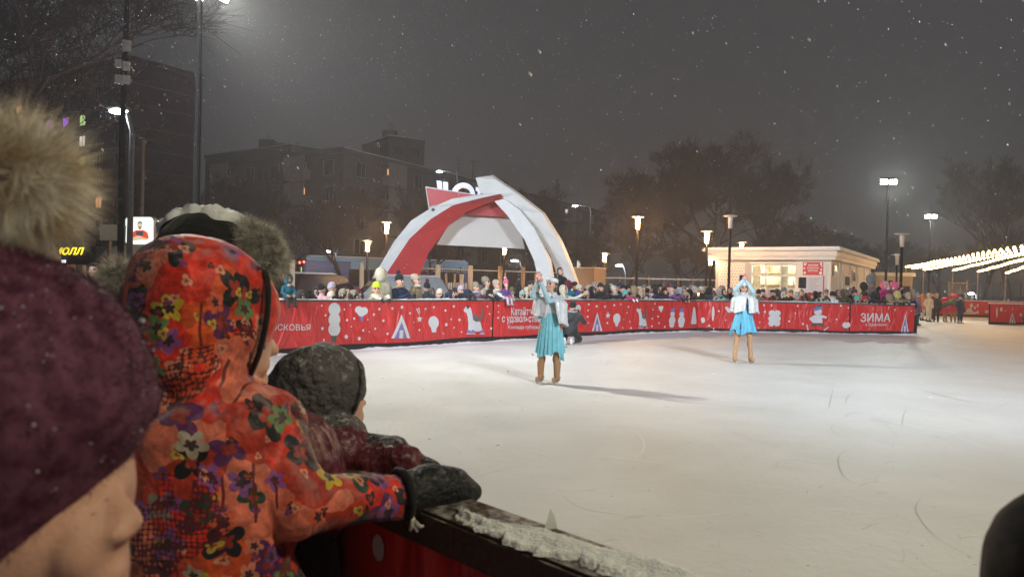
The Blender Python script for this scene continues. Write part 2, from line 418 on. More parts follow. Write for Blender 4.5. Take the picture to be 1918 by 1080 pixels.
def strip(P, s0, s1, n, prof, name, m, parent):
    """sweep a closed (offset, z) profile along the path"""
    vs = []; fs = []; k = len(prof)
    for i in range(n + 1):
        s = s0 + (s1 - s0) * i / n; p, nn = P.pos(s)
        for o, z in prof: q = p + nn * o; vs.append((q.x, q.y, z))
        if i:
            for j in range(k): fs.append(((i - 1) * k + j, (i - 1) * k + (j + 1) % k, i * k + (j + 1) % k, i * k + j))
    fs.append(tuple(range(k))); fs.append(tuple(n * k + j for j in range(k - 1, -1, -1)))
    return MB().add(vs, fs).build(name, m, parent)
def banner_mesh(P, s0, s1, z0=.13, z1=1.085):
    n = max(4, int((s1 - s0) / .09)); mz = 12; vs = []; fs = []
    for i in range(n + 1):
        s = s0 + (s1 - s0) * i / n
        for j in range(mz + 1):
            z = z0 + (z1 - z0) * j / mz + (.018 * math.sin(1.7 * s + 2) if j == 0 else 0)
            vs.append(bpt(P, s, z))
            if i and j: fs.append(((i - 1) * (mz + 1) + j - 1, i * (mz + 1) + j - 1, i * (mz + 1) + j, (i - 1) * (mz + 1) + j))
    return MB().add(vs, fs)
def flat_poly(polys, mapper, name, m, parent, maxe=.10):
    """polygons (lists of px,py) triangulated, cut fine and laid on the banner"""
    bm = bmesh.new()
    for pl in polys:
        try: bm.faces.new([bm.verts.new((x, y, 0)) for x, y in pl])
        except ValueError: pass
    bmesh.ops.triangulate(bm, faces=bm.faces)
    for it in range(2):
        e = [e for e in bm.edges if e.calc_length() > 6.0]
        if e: bmesh.ops.subdivide_edges(bm, edges=e, cuts=1); bmesh.ops.triangulate(bm, faces=[f for f in bm.faces if len(f.verts) > 3])
    for v in bm.verts: v.co = mapper(v.co.x, v.co.y)
    me = bpy.data.meshes.new(name); bm.to_mesh(me); bm.free()
    return link(name, me, m, parent)
def circ(cx, cy, rx, ry=None, n=18, a0=0, a1=360):
    ry = ry or rx
    return [(cx + rx * math.cos(R(a0 + (a1 - a0) * k / n)), cy + ry * math.sin(R(a0 + (a1 - a0) * k / n))) for k in range(n)]
def text_polys(body, bold=0.012, shear=0.0, space=1.0):
    """mesh of a word, normalised to x 0..1, y 0..1 (cap height box)"""
    cu = bpy.data.curves.new('t', 'FONT'); cu.body = body; cu.offset = bold; cu.shear = shear; cu.resolution_u = 3; cu.space_character = space
    o = bpy.data.objects.new('t', cu); COL.objects.link(o)
    dg = bpy.context.evaluated_depsgraph_get(); dg.update()
    me = bpy.data.meshes.new_from_object(o.evaluated_get(dg)); bpy.data.objects.remove(o)
    xs = [v.co.x for v in me.vertices]; ys = [v.co.y for v in me.vertices]
    x0, x1, y0, y1 = min(xs), max(xs), min(ys), max(ys)
    for v in me.vertices: v.co = ((v.co.x - x0) / (x1 - x0), (v.co.y - y0) / (y1 - y0), 0)
    me['aspect'] = (x1 - x0) / (y1 - y0)
    return me
def text_on(body, box, mapper, name, m, parent, bold=.012, shear=0.0):
    me = text_polys(body, bold, shear); x0, y0, x1, y1 = box          # y1 = lower edge in the photograph
    for v in me.vertices: v.co = mapper(x0 + (x1 - x0) * v.co.x, y1 + (y0 - y1) * v.co.y)
    me.name = name; return link(name, me, m, parent)
def house(cx, top, bot, hw):
    t = hw * .33
    return ([[(cx, top), (cx + hw, bot), (cx + hw - t, bot), (cx, top + 2.4 * t), (cx - hw + t, bot), (cx - hw, bot)]],
            [[(cx, top + 2.6 * t), (cx + hw - t * 1.1, bot), (cx - hw + t * 1.1, bot)]],
            [[(cx - hw * .2, bot - (bot - top) * .34), (cx + hw * .2, bot - (bot - top) * .34), (cx + hw * .2, bot), (cx - hw * .2, bot)]])
def star(cx, cy, r):
    return [(cx + (r if k % 2 == 0 else r * .45) * math.sin(R(36 * k)) * .85, cy - (r if k % 2 == 0 else r * .45) * math.cos(R(36 * k))) for k in range(10)]
def dog(x, y, w, h):
    # long-nosed hound on skates in a w x h box with top-left x, y
    f = lambda pts: [(x + a * w, y + b * h) for a, b in pts]
    white = f([(0, .17), (.10, .06), (.22, .02), (.34, .10), (.42, .30), (.48, .50), (.62, .58), (.80, .56), (.86, .66), (.90, .80), (.98, .90), (.88, .90), (.80, .76), (.70, .70), (.56, .72), (.52, .92), (.44, .92), (.43, .72), (.36, .70), (.34, .90), (.24, .90), (.26, .64), (.22, .42), (.16, .28), (.05, .22)])
    back = f([(.44, .28), (.56, .30), (.70, .40), (.82, .50), (.84, .56), (.62, .58), (.48, .52)])
    tail = f([(.76, .44), (.86, .34), (.84, .18), (.74, .05), (.88, .12), (.96, .26), (.92, .42), (.82, .52)])
    ear = f([(.14, .06), (.16, -.04), (.20, .03), (.28, .0), (.26, .10), (.18, .14)])
    sk = [f([(a - .07, .86), (a + .06, .86), (a + .08, .97), (a - .09, .97)]) for a in (.27, .48, .93)]
    bl = [f([(a - .12, .975), (a + .11, .975), (a + .11, 1.0), (a - .12, 1.0)]) for a in (.27, .48, .93)]
    return [white], [back, tail], [ear], sk, bl

def make_board(P, px0, px1, label, prints, dots, seed, first=True):
    s0 = P.s_at(px0) + (.0 if first else .012); s1 = P.s_at(px1) - .012
    p0, _ = P.pos(s0); root = empty('rink_board', (p0.x, p0.y, 0)); root.location = (0, 0, 0)
    tag(root, label, 'rink board', 'rink boards with red banners')
    n = max(3, int((s1 - s0) / .5))
    strip(P, s0, s1, n, [(-.03, 0), (.03, 0), (.03, 1.06), (-.03, 1.06)], 'board_panel', M_DARKBOARD, root)
    strip(P, s0, s1, n, [(-.06, 1.062), (.075, 1.062), (.075, 1.10), (-.06, 1.10)], 'top_rail', M_RAIL, root)
    strip(P, s0, s1, n, [(.031, .0), (.05, .0), (.05, .10), (.031, .10)], 'kick_plate', M_DARKBOARD, root)
    k = 0; s = s0 + .5
    while s < s1 - .3:       # posts behind
        p, nn = P.pos(s); q = p - nn * .075
        MB().box((q.x, q.y, .5), (.05, .05, 1.0)).build('post', M_DARKBOARD, root); s += 2.0
    # snow lying on the rail: lumpy cap
    rn = random.Random(seed); vs = []; fs = []; nn_ = int((s1 - s0) / .12)
    for i in range(nn_ + 1):
        ss = s0 + (s1 - s0) * i / nn_; p, nv = P.pos(ss)
        hgt = max(.004, .030 * (.5 + .5 * math.sin(ss * 1.3 + seed)) + rn.uniform(-.008, .012))
        wf = .07 + rn.uniform(-.015, .008)
        for o, z in ((-.055, 1.1015), (-.04, 1.102 + hgt * .8), (.01, 1.103 + hgt), (wf - .02, 1.102 + hgt * .7), (wf, 1.1015)):
            q = p + nv * o; vs.append((q.x, q.y, z))
        if i:
            for j in range(4): fs.append(((i - 1) * 5 + j, (i - 1) * 5 + j + 1, i * 5 + j + 1, i * 5 + j))
    o = MB().add(vs, fs).build('snow_cap', SNOW, root, True)
    b = banner_mesh(P, s0 + .01, s1 - .01).build('banner', M_RED, root, True)
    cnt = [0]
    def mp(px, py):
        cnt[0] += 1
        s = P.s_at(px); z = bz(P, s, px, py); return bpt(P, s, z, .0045)
    def mp2(px, py):
        s = P.s_at(px); return bpt(P, s, bz(P, s, px, py), .0085)
    for kind, nm, m_, data in prints:
        if kind != 'text' and ('boot' in nm or 'blade' in nm):
            for one in data: flat_poly([one], mp if kind == 'poly' else mp2, nm, m_, b)
        elif kind == 'poly': flat_poly(data, mp, nm, m_, b)
        elif kind == 'poly2': flat_poly(data, mp2, nm, m_, b)
        elif kind == 'text': text_on(data[0], data[1], mp, nm, m_, b, *(data[2:]))
    for (x, y, r) in dots:
        kx = .85
        flat_poly([circ(x, y, r * kx, r, 12)], mp, 'printed_snowflake', M_PW, b)
    return root
def prn(kind, nm, m_, data): return (kind, nm, m_, data)
def houseprints(cx, top, bot, hw):
    a, b_, c = house(cx, top, bot, hw)
    return [('poly', 'printed_house', M_PW, a), ('poly', 'printed_house_front', M_PV, b_), ('poly2', 'printed_house_door', M_PW, c)]
def dogprints(x, y, w, h):
    a, b_, c, d, e = dog(x, y, w, h)
    return [('poly', 'printed_dog', M_PW, a), ('poly2', 'printed_dog_coat', M_PGR, b_), ('poly2', 'printed_dog_ear', M_PD, c), ('poly2', 'printed_skate_boot', M_PV, d), ('poly2', 'printed_skate_blade', M_PW, e)]
A = [('text', 'printed_lettering', M_PW, ('ПОДМОСКОВЬЯ', (458, 606.5, 580, 620.5), .004)),
     ('poly', 'printed_tree_crown', M_PW, [circ(625, 579, 11.5, 12.5), circ(625.2, 598, 11.3, 13), circ(625.6, 616, 11.3, 13)]),
     ('poly', 'printed_tree_trunk', M_PG, [[(620.5, 628), (630.5, 628), (629.5, 639.5), (621.5, 639.5)]]),
     ('poly', 'printed_tree_crown', M_PW, [circ(670.5, 580, 7, 7), circ(680, 582, 7, 7.2), circ(675, 586, 7, 6.5)]), ('poly', 'printed_tree_trunk', M_PV, [[(673, 592), (679, 592), (678, 601.5), (674, 601.5)]]),
     ('poly', 'printed_star', M_PW, [star(784, 597, 7), [(777, 578), (779, 577), (784, 588), (783, 589)], [(781, 576), (783, 575.5), (785.5, 586), (784.5, 586.5)]]),
     ('poly', 'printed_tree_crown', M_PW, [circ(810.5, 603.5, 9.6, 12), [(805, 612), (816, 612), (814.5, 621.5), (806.5, 621.5)]]), ('poly', 'printed_tree_trunk', M_PR, [[(808, 622), (814, 622), (813.5, 630), (808.5, 630)]])]
A += houseprints(749.7, 588, 633, 17.7) + dogprints(866, 571, 39, 54)
rd = random.Random(21)
def dots(x0, x1, y0, y1, n, avoid, r0=1.3, r1=2.6):
    out = []; tries = 0
    while len(out) < n and tries < 4000:
        tries += 1; x = rd.uniform(x0, x1); y = rd.uniform(y0, y1); r = rd.uniform(r0, r1)
        if any(a[0] - 4 < x < a[1] + 4 and a[2] - 4 < y < a[3] + 4 for a in avoid): continue
        if any((x - q[0]) ** 2 + (y - q[1]) ** 2 < 100 for q in out): continue
        out.append((x, y, r))
    return out
dA = [(601, 572, 1.8), (608, 590, 2.3), (603, 614.5, 3.2), (606, 636, 2.2), (644, 579, 1.6), (655, 571, 1.7), (649, 599, 2.4), (648, 630, 3.8), (662, 596, 2.2), (672.5, 633.5, 3.3), (657, 611, 1.5), (679.5, 618, 2.2), (698, 588.5, 2.6), (708, 578.5, 2.2), (716.5, 600, 2.5), (702, 615, 2.2), (725, 624.5, 2.3), (691, 621, 1.3), (687, 598, 1.3), (733, 577, 2.5), (750.5, 575, 3.0), (765.5, 586, 2.2), (795.5, 578, 2.0), (811, 575, 2.0), (784, 617.5, 2.0), (773, 603, 1.4), (832.5, 581, 2.2), (847.5, 573.5, 2.2), (834.5, 607.5, 3.2), (844, 597.5, 1.8), (860, 598.5, 2.6), (850, 613, 1.4), (863.5, 621, 1.6), (828.5, 624, 1.4), (914.5, 587.5, 1.6), (910, 573.5, 1.8), (919, 614.5, 2.4)]
make_board(PA1, -400, 921.5, 'long red banner board printed with Подмосковья lettering, house and white hound', A, dA, 1)
B = [('text', 'printed_lettering', M_PW, ('Катайтесь', (955, 575, 1006.5, 590), .016)), ('text', 'printed_lettering', M_PW, ('с удовольствием', (938.5, 592, 1024, 606.5), .016)), ('text', 'printed_lettering', M_PW, ('Команда губернатора', (950, 608.5, 1027, 617), .006)),
     ('poly', 'printed_tree_crown', M_PW, [circ(1074, 579, 6, 7), circ(1081, 577, 5.5, 7), circ(1078, 583, 6, 6)]),
     ('poly', 'printed_star', M_PW, [star(1138, 590.5, 6)]), ('poly', 'printed_tree_crown', M_PW, [circ(1154, 596.5, 6.5, 10), [(1150, 603), (1158, 603), (1156, 611), (1152, 611)]]), ('poly', 'printed_tree_trunk', M_PR, [[(1152.5, 611.5), (1155.5, 611.5), (1155.3, 616.5), (1152.7, 616.5)]]),
     ('poly', 'printed_drop', M_PW, [[(1232, 573), (1241.5, 573), (1240.5, 579), (1237, 585), (1233, 579)]])]
B += houseprints(1117.3, 584, 619.5, 10.2) + dogprints(1190, 574, 22, 40)
for cx in (1258.2, 1275.2):
    B += [('poly', 'printed_snowman', M_PW, [circ(cx, 588, 4.2, 5.5), circ(cx, 600, 6.2, 8.5), circ(cx, 608, 4.8, 5)]), ('poly2', 'printed_snowman_hat', M_PV, [[(cx - 3.6, 577), (cx + 3.4, 577), (cx + 3.8, 584), (cx - 3.8, 584)]])]
B += [('poly', 'printed_fir', M_PW, [[(1298, 574.5), (1300, 576), (1303.3, 604), (1302, 606.5), (1293, 606.5), (1292, 604), (1296.5, 576)]]), ('poly', 'printed_tree_trunk', M_PR, [[(1296.8, 607), (1299, 607), (1299, 611), (1296.8, 611)]])]
dB = dots(930, 1303, 568, 615, 34, [(936, 1030, 570, 620), (1060, 1095, 565, 625), (1105, 1132, 580, 622), (1145, 1160, 584, 620), (1186, 1214, 570, 616), (1230, 1243, 570, 586), (1250, 1284, 572, 615), (1290, 1306, 572, 612)], 1.2, 2.2)
make_board(PA1, 921.5, 1306, 'red banner board lettered Катайтесь с удовольствием, with house, hound and two snowmen', B, dB, 2, False)
Cc = [('poly', 'printed_tree_crown', M_PW, [circ(1316.5, 599, 3.8, 5.2)]), ('poly', 'printed_tree_trunk', M_PG, [[(1315.8, 604), (1317.6, 604), (1317.4, 610), (1316, 610)]]),
      ('poly', 'printed_icicle', M_PW, [circ(1335.2, 587, 2.5, 14)]), ('poly', 'printed_mitten', M_PW, [[(1357, 576), (1361, 573.5), (1366, 578), (1371, 573), (1373.5, 578), (1368, 585), (1364, 585)]]), ('poly', 'printed_tree_trunk', M_PR, [[(1364.5, 586), (1368.5, 586), (1368.5, 591), (1364.5, 591)]]),
      ('poly', 'printed_tree_crown', M_PW, [circ(1445, 586, 6, 5.5), circ(1455.5, 586, 6, 5.5), circ(1445, 596.5, 6.4, 6), circ(1455.5, 596.5, 6.4, 6), circ(1445, 605, 6, 5.5), circ(1455.5, 605, 6, 5.5), [(1444, 585), (1457, 585), (1457, 607), (1444, 607)]]), ('poly', 'printed_tree_trunk', M_PG, [[(1448, 610.5), (1452.5, 610.5), (1451.5, 616.5), (1449, 616.5)]]),
      ('poly', 'printed_child_face', M_PW, [circ(1532, 583.5, 7.5, 6)]), ('poly2', 'printed_child_hat', M_PV, [[(1523, 583), (1524, 576), (1530, 571.5), (1538, 572.5), (1541, 577), (1532, 580.5)]]), ('poly2', 'printed_child_hat_band', M_PG, [[(1523, 577), (1527, 572.5), (1538, 571.5), (1540, 573.5), (1530, 575)]]),
      ('poly', 'printed_child_jumper', M_PW, [[(1525, 589.5), (1539, 589.5), (1549, 592.5), (1548.5, 596), (1540, 595), (1541, 604.5), (1523, 604.5), (1524.5, 595), (1517, 598.5), (1515.5, 596)]]),
      ('poly', 'printed_child_trousers', M_PG, [[(1523.5, 605), (1540.5, 605), (1545.5, 611), (1541, 612.5), (1535, 608.5), (1529, 608.5), (1522, 611.5), (1519.5, 608.5)]]),
      ('poly', 'printed_child_boot', M_PR, [[(1512.5, 608), (1519, 607.5), (1519.5, 612.5), (1514, 614)], [(1541.5, 611), (1547, 613), (1551, 610.5), (1546, 617)]]), ('poly2', 'printed_skate_blade', M_PW, [[(1510, 607), (1512, 607), (1515, 617.5), (1513, 618.5)], [(1543, 617.5), (1551.5, 611), (1552, 613), (1544, 619)]]),
      ('poly', 'printed_tree_crown', M_PW, [circ(1582.5, 608, 4.8, 5), circ(1588, 608, 4.8, 5), circ(1585, 611, 5, 3.4)]), ('poly', 'printed_tree_trunk', M_PG, [[(1583.5, 614), (1586.5, 614), (1586, 619), (1584, 619)]])]
dC = dots(1320, 1590, 571, 616, 26, [(1311, 1322, 592, 612), (1331, 1340, 570, 604), (1355, 1375, 570, 594), (1437, 1463, 578, 618), (1508, 1554, 568, 621), (1576, 1594, 600, 620)], 1.3, 2.3)
make_board(PA2, 1306, 1591.5, 'red banner board with printed child on skates and lobed white tree', Cc, dC, 3)
Dd = [('text', 'printed_lettering', M_PW, ('ЗИМА', (1611.5, 586, 1668, 602.5), .016)), ('text', 'printed_lettering', M_PW, ('в Подмосковье', (1621, 604.5, 1661, 611), .008))]
Dd += houseprints(1695, 587.5, 621, 7.5)
make_board(PA2, 1591.5, 1713.5, 'short red banner board lettered ЗИМА at the end of the row', Dd, [(1676, 580, 1.6), (1706, 582, 1.4)], 4, False)
# snow swept against the foot of the boards
def snowbank(P, s0, s1, seed):
    rn = random.Random(seed); vs = []; fs = []; n = int((s1 - s0) / .07); h = .03; w = .12
    for i in range(n + 1):
        s = s0 + (s1 - s0) * i / n; p, nv = P.pos(s)
        h += rn.uniform(-.014, .014) + (.035 - h) * .12; w += rn.uniform(-.03, .03) + (.14 - w) * .12; h = max(.006, h); w = max(.05, w)
        for o, z in ((.051, .012 + h * .5), (.06 + w * .3, .01 + h), (.06 + w * .7, .009 + h * .55), (.06 + w, .0065)):
            q = p + nv * o; vs.append((q.x + rn.uniform(-.01, .01), q.y + rn.uniform(-.01, .01), z))
        if i:
            for j in range(3): fs.append(((i - 1) * 4 + j, (i - 1) * 4 + j + 1, i * 4 + j + 1, i * 4 + j))
    tag(MB().add(vs, fs).build('snow_bank', SNOW, None, True), 'ragged ridge of swept snow along the foot of the boards', 'snow', kind='stuff')
snowbank(PA1, 0, PA1.L, 3); snowbank(PA2, 0, PA2.L, 9)
# ------------------------------------------------------------------ far boards beyond the opening
PB1 = Path([(24.4, 36.0), (27.5, 36.6), (31, 37.0), (36, 37.5)]); PB2 = Path([(24.0, 47.5), (27, 47.4), (32, 47.2), (40, 47.0)])
def simple_board(P, label, prints):
    root = empty('rink_board'); tag(root, label, 'rink board', 'rink boards with red banners')
    n = 8
    strip(P, 0, P.L, n, [(-.03, 0), (.03, 0), (.03, 1.06), (-.03, 1.06)], 'board_panel', M_DARKBOARD, root)
    strip(P, 0, P.L, n, [(-.06, 1.062), (.085, 1.062), (.085, 1.12), (-.06, 1.12)], 'top_rail', SNOW, root)
    b = banner_mesh(P, .01, P.L - .01).build('banner', M_RED, root, True)
    def mp(px, py):
        s = P.s_at(px); return bpt(P, s, bz(P, s, px, py), .007)
    def mp2(px, py):
        s = P.s_at(px); return bpt(P, s, bz(P, s, px, py), .013)
    for kind, nm, m_, data in prints: flat_poly(data, mp if kind == 'poly' else mp2, nm, m_, b)
simple_board(PB1, 'red banner board beyond the opening, under the hanging bulbs', houseprints(1895.5, 585, 605, 6.5) + [('poly', 'printed_tree_crown', M_PW, [circ(1866, 585, 1.8, 10), circ(1874, 579, 2.5, 4)]), ('poly', 'printed_snowflake', M_PW, [circ(1911, 589, 2, 3), circ(1896, 578, 1.3, 1.5), circ(1882, 582, 1, 1.4), circ(1915, 600, 1, 1.4)])])
simple_board(PB2, 'far red banner board printed with a long white house behind the costumed skaters', [('poly', 'printed_house', M_PW, [[(1807, 585), (1812, 577.5), (1818, 576.5), (1824, 585)], [(1805, 585.5), (1828, 585.5), (1828, 588), (1805, 588)]]), ('poly', 'printed_tree_crown', M_PW, [circ(1819, 572, 3.2, 4.2), circ(1826, 576, 2, 3), circ(1831, 572, 1.8, 3.4)]), ('poly', 'printed_deer', M_PW, [[(1824, 588), (1824, 584), (1830, 583), (1832, 580), (1833, 584), (1832, 590), (1830, 586), (1826, 587)]]), ('poly', 'printed_lettering', M_PW, [[(1845, 581), (1849, 581), (1849, 586), (1845, 586)], [(1850, 581), (1853, 581), (1853, 586), (1850, 586)]])])

# ================================================================== NEAR BOARD (45 degrees, right under the camera)
U = Vector((-1, 1, 0)).normalized(); NI = Vector((1, 1, 0)).normalized()      # along, and towards the ice
O0 = Vector((.625, .625, 0))          # foot point on the axis of the rail
def nb(t, o, z): q = O0 + U * t + NI * o; return Vector((q.x, q.y, z))
nroot = empty('rink_board'); tag(nroot, 'dark wooden rink board with snowy rail where the children lean', 'rink board', 'rink boards with red banners')
def nbox(name, t0, t1, o0, o1, z0, z1, m, bev=.006, n=1):
    me_ = MB(); vs = [nb(t, o, z) for t in (t0, t1) for o in (o0, o1) for z in (z0, z1)]
    me_.add(vs, [(0, 1, 3, 2), (4, 6, 7, 5), (0, 4, 5, 1), (2, 3, 7, 6), (0, 2, 6, 4), (1, 5, 7, 3)])
    me = me_.mesh(name)
    if bev: bevel_mesh(me, bev, 2)
    return link(name, me, m, nroot)
M_NRAIL = mat('near_rail', (.05, .032, .024), .55, bump=.4, bscale=60)
nt = M_NRAIL.node_tree; b = nt.nodes['Principled BSDF']; tc = nt.nodes.new('ShaderNodeTexCoord')
n1 = nt.nodes.new('ShaderNodeTexNoise'); n1.inputs['Scale'].default_value = 26; n1.inputs['Detail'].default_value = 8; n1.inputs['Roughness'].default_value = .7
nt.links.new(tc.outputs['Object'], n1.inputs['Vector'])
ge = nt.nodes.new('ShaderNodeNewGeometry'); sx = nt.nodes.new('ShaderNodeSeparateXYZ'); nt.links.new(ge.outputs['Normal'], sx.inputs[0])
rp = nt.nodes.new('ShaderNodeMapRange'); rp.inputs[1].default_value = .46; rp.inputs[2].default_value = .62; nt.links.new(n1.outputs[0], rp.inputs[0])
mm = nt.nodes.new('ShaderNodeMath'); mm.operation = 'MULTIPLY'; nt.links.new(rp.outputs[0], mm.inputs[0]); nt.links.new(sx.outputs[2], mm.inputs[1])
m2 = nt.nodes.new('ShaderNodeMath'); m2.operation = 'MULTIPLY'; m2.inputs[1].default_value = .75; m2.use_clamp = True; nt.links.new(mm.outputs[0], m2.inputs[0])
mx = nt.nodes.new('ShaderNodeMix'); mx.data_type = 'RGBA'; mx.inputs[6].default_value = (.06, .036, .024, 1); mx.inputs[7].default_value = (.45, .44, .42, 1)
nt.links.new(m2.outputs[0], mx.inputs[0]); nt.links.new(mx.outputs[2], b.inputs['Base Color'])
nbox('top_rail', -2.2, 12.8, -.0625, .0625, 1.032, 1.10, M_NRAIL)
nbox('board_panel', -2.2, 12.8, -.035, .035, 0.0, 1.031, M_DARKBOARD, 0)
def nbanner(o, z0, z1, name):
    vs = []; fs = []; n = 150
    for i in range(n + 1):
        t = -2.2 + 15 * i / n
        for j in range(7):
            z = z0 + (z1 - z0) * j / 6
            vs.append(nb(t, o + .004 * math.sin(3 * t + 4 * z) + .002 * math.sin(9 * t), z))
            if i and j: fs.append(((i - 1) * 7 + j - 1, i * 7 + j - 1, i * 7 + j, (i - 1) * 7 + j))
    return MB().add(vs, fs).build(name, M_RED, nroot, True)
b1 = nbanner(-.046, .12, 1.029, 'banner'); b2 = nbanner(.048, .12, 1.029, 'banner')
for t, z, r in ((1.2, .985, .021), (.93, .992, .011), (.5, .93, .02), (.1, .9, .03), (1.02, .88, .014), (1.5, .93, .02), (.7, .8, .03), (1.3, .75, .025), (1.9, .9, .02), (2.6, .8, .03)):
    vs = [nb(t + r * math.cos(R(20 * k)), -.046 - .0075, z + r * 1.3 * math.sin(R(20 * k))) for k in range(18)]
    MB().add(vs, [tuple(range(18))]).build('printed_snowflake', M_PW, b1)
# crusted snow lying along the rail to the right, ragged edge, plus the upright shard
rn = random.Random(12); n_t, n_o = 460, 36; vs = []; fs = []
for i in range(n_t + 1):
    t = -1.3 + 2.30 * i / n_t
    left = -.050 + .014 * math.sin(t * 13) + .008 * math.sin(t * 37 + 1) + .004 * math.sin(t * 83) + .004 * math.sin(t * 171 + 2) + rn.uniform(-.004, .004) + max(0, t - .90) * .22
    right = .064 + .006 * math.sin(t * 31 + 2) + rn.uniform(-.003, .004) - max(0, t - .66) * .26
    if right < left + .01: right = left + .01
    for j in range(n_o + 1):
        u = j / n_o; o = left + (right - left) * u
        prof = min(1, u / .12, (1 - u) / .10); prof = math.sin(prof * math.pi / 2)
        h = .0055 + .002 * math.sin(t * 11 + u * 4) + .0018 * math.sin(t * 33 - u * 7) + .0015 * math.sin(u * 13 + t * 8) + .004 * max(0, math.sin((u - .55) * 6 + t * 2)) + .0016 * math.sin(t * 97 + u * 31) * math.sin(u * 41 - t * 53) + rn.uniform(-.0007, .0007) + (.003 if rn.random() < .012 else 0)
        vs.append(nb(t, o, 1.1008 + prof * max(.002, h)))
        if i and j: fs.append(((i - 1) * (n_o + 1) + j - 1, i * (n_o + 1) + j - 1, i * (n_o + 1) + j, (i - 1) * (n_o + 1) + j))
M_CRUST = mat('snow_crust', (.80, .82, .80), .7, noise=.16, nscale=60, bump=.5, bscale=160, spec=.35)
MB().add(vs, fs).build('snow_crust', M_CRUST, nroot, True)
sh = MB(); base = nb(.82, .047, 1.098)
sh.add([base + Vector(v) for v in ((-.012, 0, 0), (.012, .004, 0), (.010, .010, .004), (-.010, .010, .004), (-.002, .004, .038), (.006, .004, .024))], [(0, 1, 5, 4), (1, 2, 5), (2, 3, 4, 5), (3, 0, 4), (0, 3, 2, 1)])
sh.build('ice_shard', mat('ice_shard', (.75, .78, .8), .35), nroot)
# ================================================================== BUILDINGS
M_BRICK = mat('brick_dark', (.24, .12, .095), .9, noise=.25, nscale=.6, bump=.3, bscale=9)
M_PANEL = mat('panel_grey', (.13, .10, .088), .9, noise=.22, nscale=.5, bump=.3, bscale=6)
M_PANEL2 = mat('panel_brown', (.09, .066, .058), .9, noise=.22, nscale=.5, bump=.3, bscale=6)
M_BELT = mat('belt_white', (.34, .30, .27), .8, noise=.2, nscale=2)
M_FRAME = mat('window_frame', (.26, .23, .21), .6); M_GLASS = mat('window_dark', (.015, .016, .02), .12)
M_ROOF = mat('roof_tar', (.05, .045, .045), .9, noise=.3, nscale=1)
LIT = {'warm': mat('lit_warm', (.8, .5, .3), .5, emit=(1.0, .42, .18), es=1.1), 'white': mat('lit_white', (.8, .8, .8), .5, emit=(1.0, .93, .8), es=1.0),
       'violet': mat('lit_violet', (.5, .3, .8), .5, emit=(.45, .12, 1.0), es=1.3), 'green': mat('lit_green', (.6, .8, .4), .5, emit=(.65, .9, .35), es=.8), 'purple': mat('lit_purple', (.6, .2, .8), .5, emit=(.6, .08, .8), es=1.0)}
_wf = MB(); 
for c, s_ in (((0, 0, .77), (1.5, .12, .06)), ((0, 0, -.77), (1.5, .16, .06)), ((-.72, 0, 0), (.06, .12, 1.48)), ((.72, 0, 0), (.06, .12, 1.48)), ((.1, 0, 0), (.05, .10, 1.48))): _wf.box(c, s_)
ME_WF = _wf.mesh('window'); ME_WF.materials.append(M_FRAME)
ME_WP = MB().box((0, .03, 0), (1.38, .02, 1.48)).mesh('pane'); ME_WP.materials.append(M_GLASS)
_bc = MB().box((0, -.55, -1.15), (3.0, 1.1, .12)).box((0, -1.08, -.6), (3.0, .06, 1.0)).box((-1.47, -.55, -.6), (.06, 1.0, 1.0)).box((1.47, -.55, -.6), (.06, 1.0, 1.0)).box((-1.47, -1.05, .55), (.08, .08, 1.4)).box((1.47, -1.05, .55), (.08, .08, 1.4)).box((0, -1.05, .55), (.06, .06, 1.4)).box((0, -1.05, 1.2), (3.0, .08, .1)).box((0, -1.02, .5), (2.9, .01, 1.3))
ME_BALC = _bc.mesh('balcony'); ME_BALC.materials.append(M_BELT)
def window(parent, loc, rz, lit=None, sc=(1, 1, 1)):
    w = bpy.data.objects.new('window', ME_WF); COL.objects.link(w); w.parent = parent; w.location = loc; w.rotation_euler = (0, 0, rz); w.scale = sc
    p = bpy.data.objects.new('pane', ME_WP); COL.objects.link(p); p.parent = w
    if lit: p.material_slots[0].link = 'OBJECT'; p.material_slots[0].material = LIT[lit]
    return w
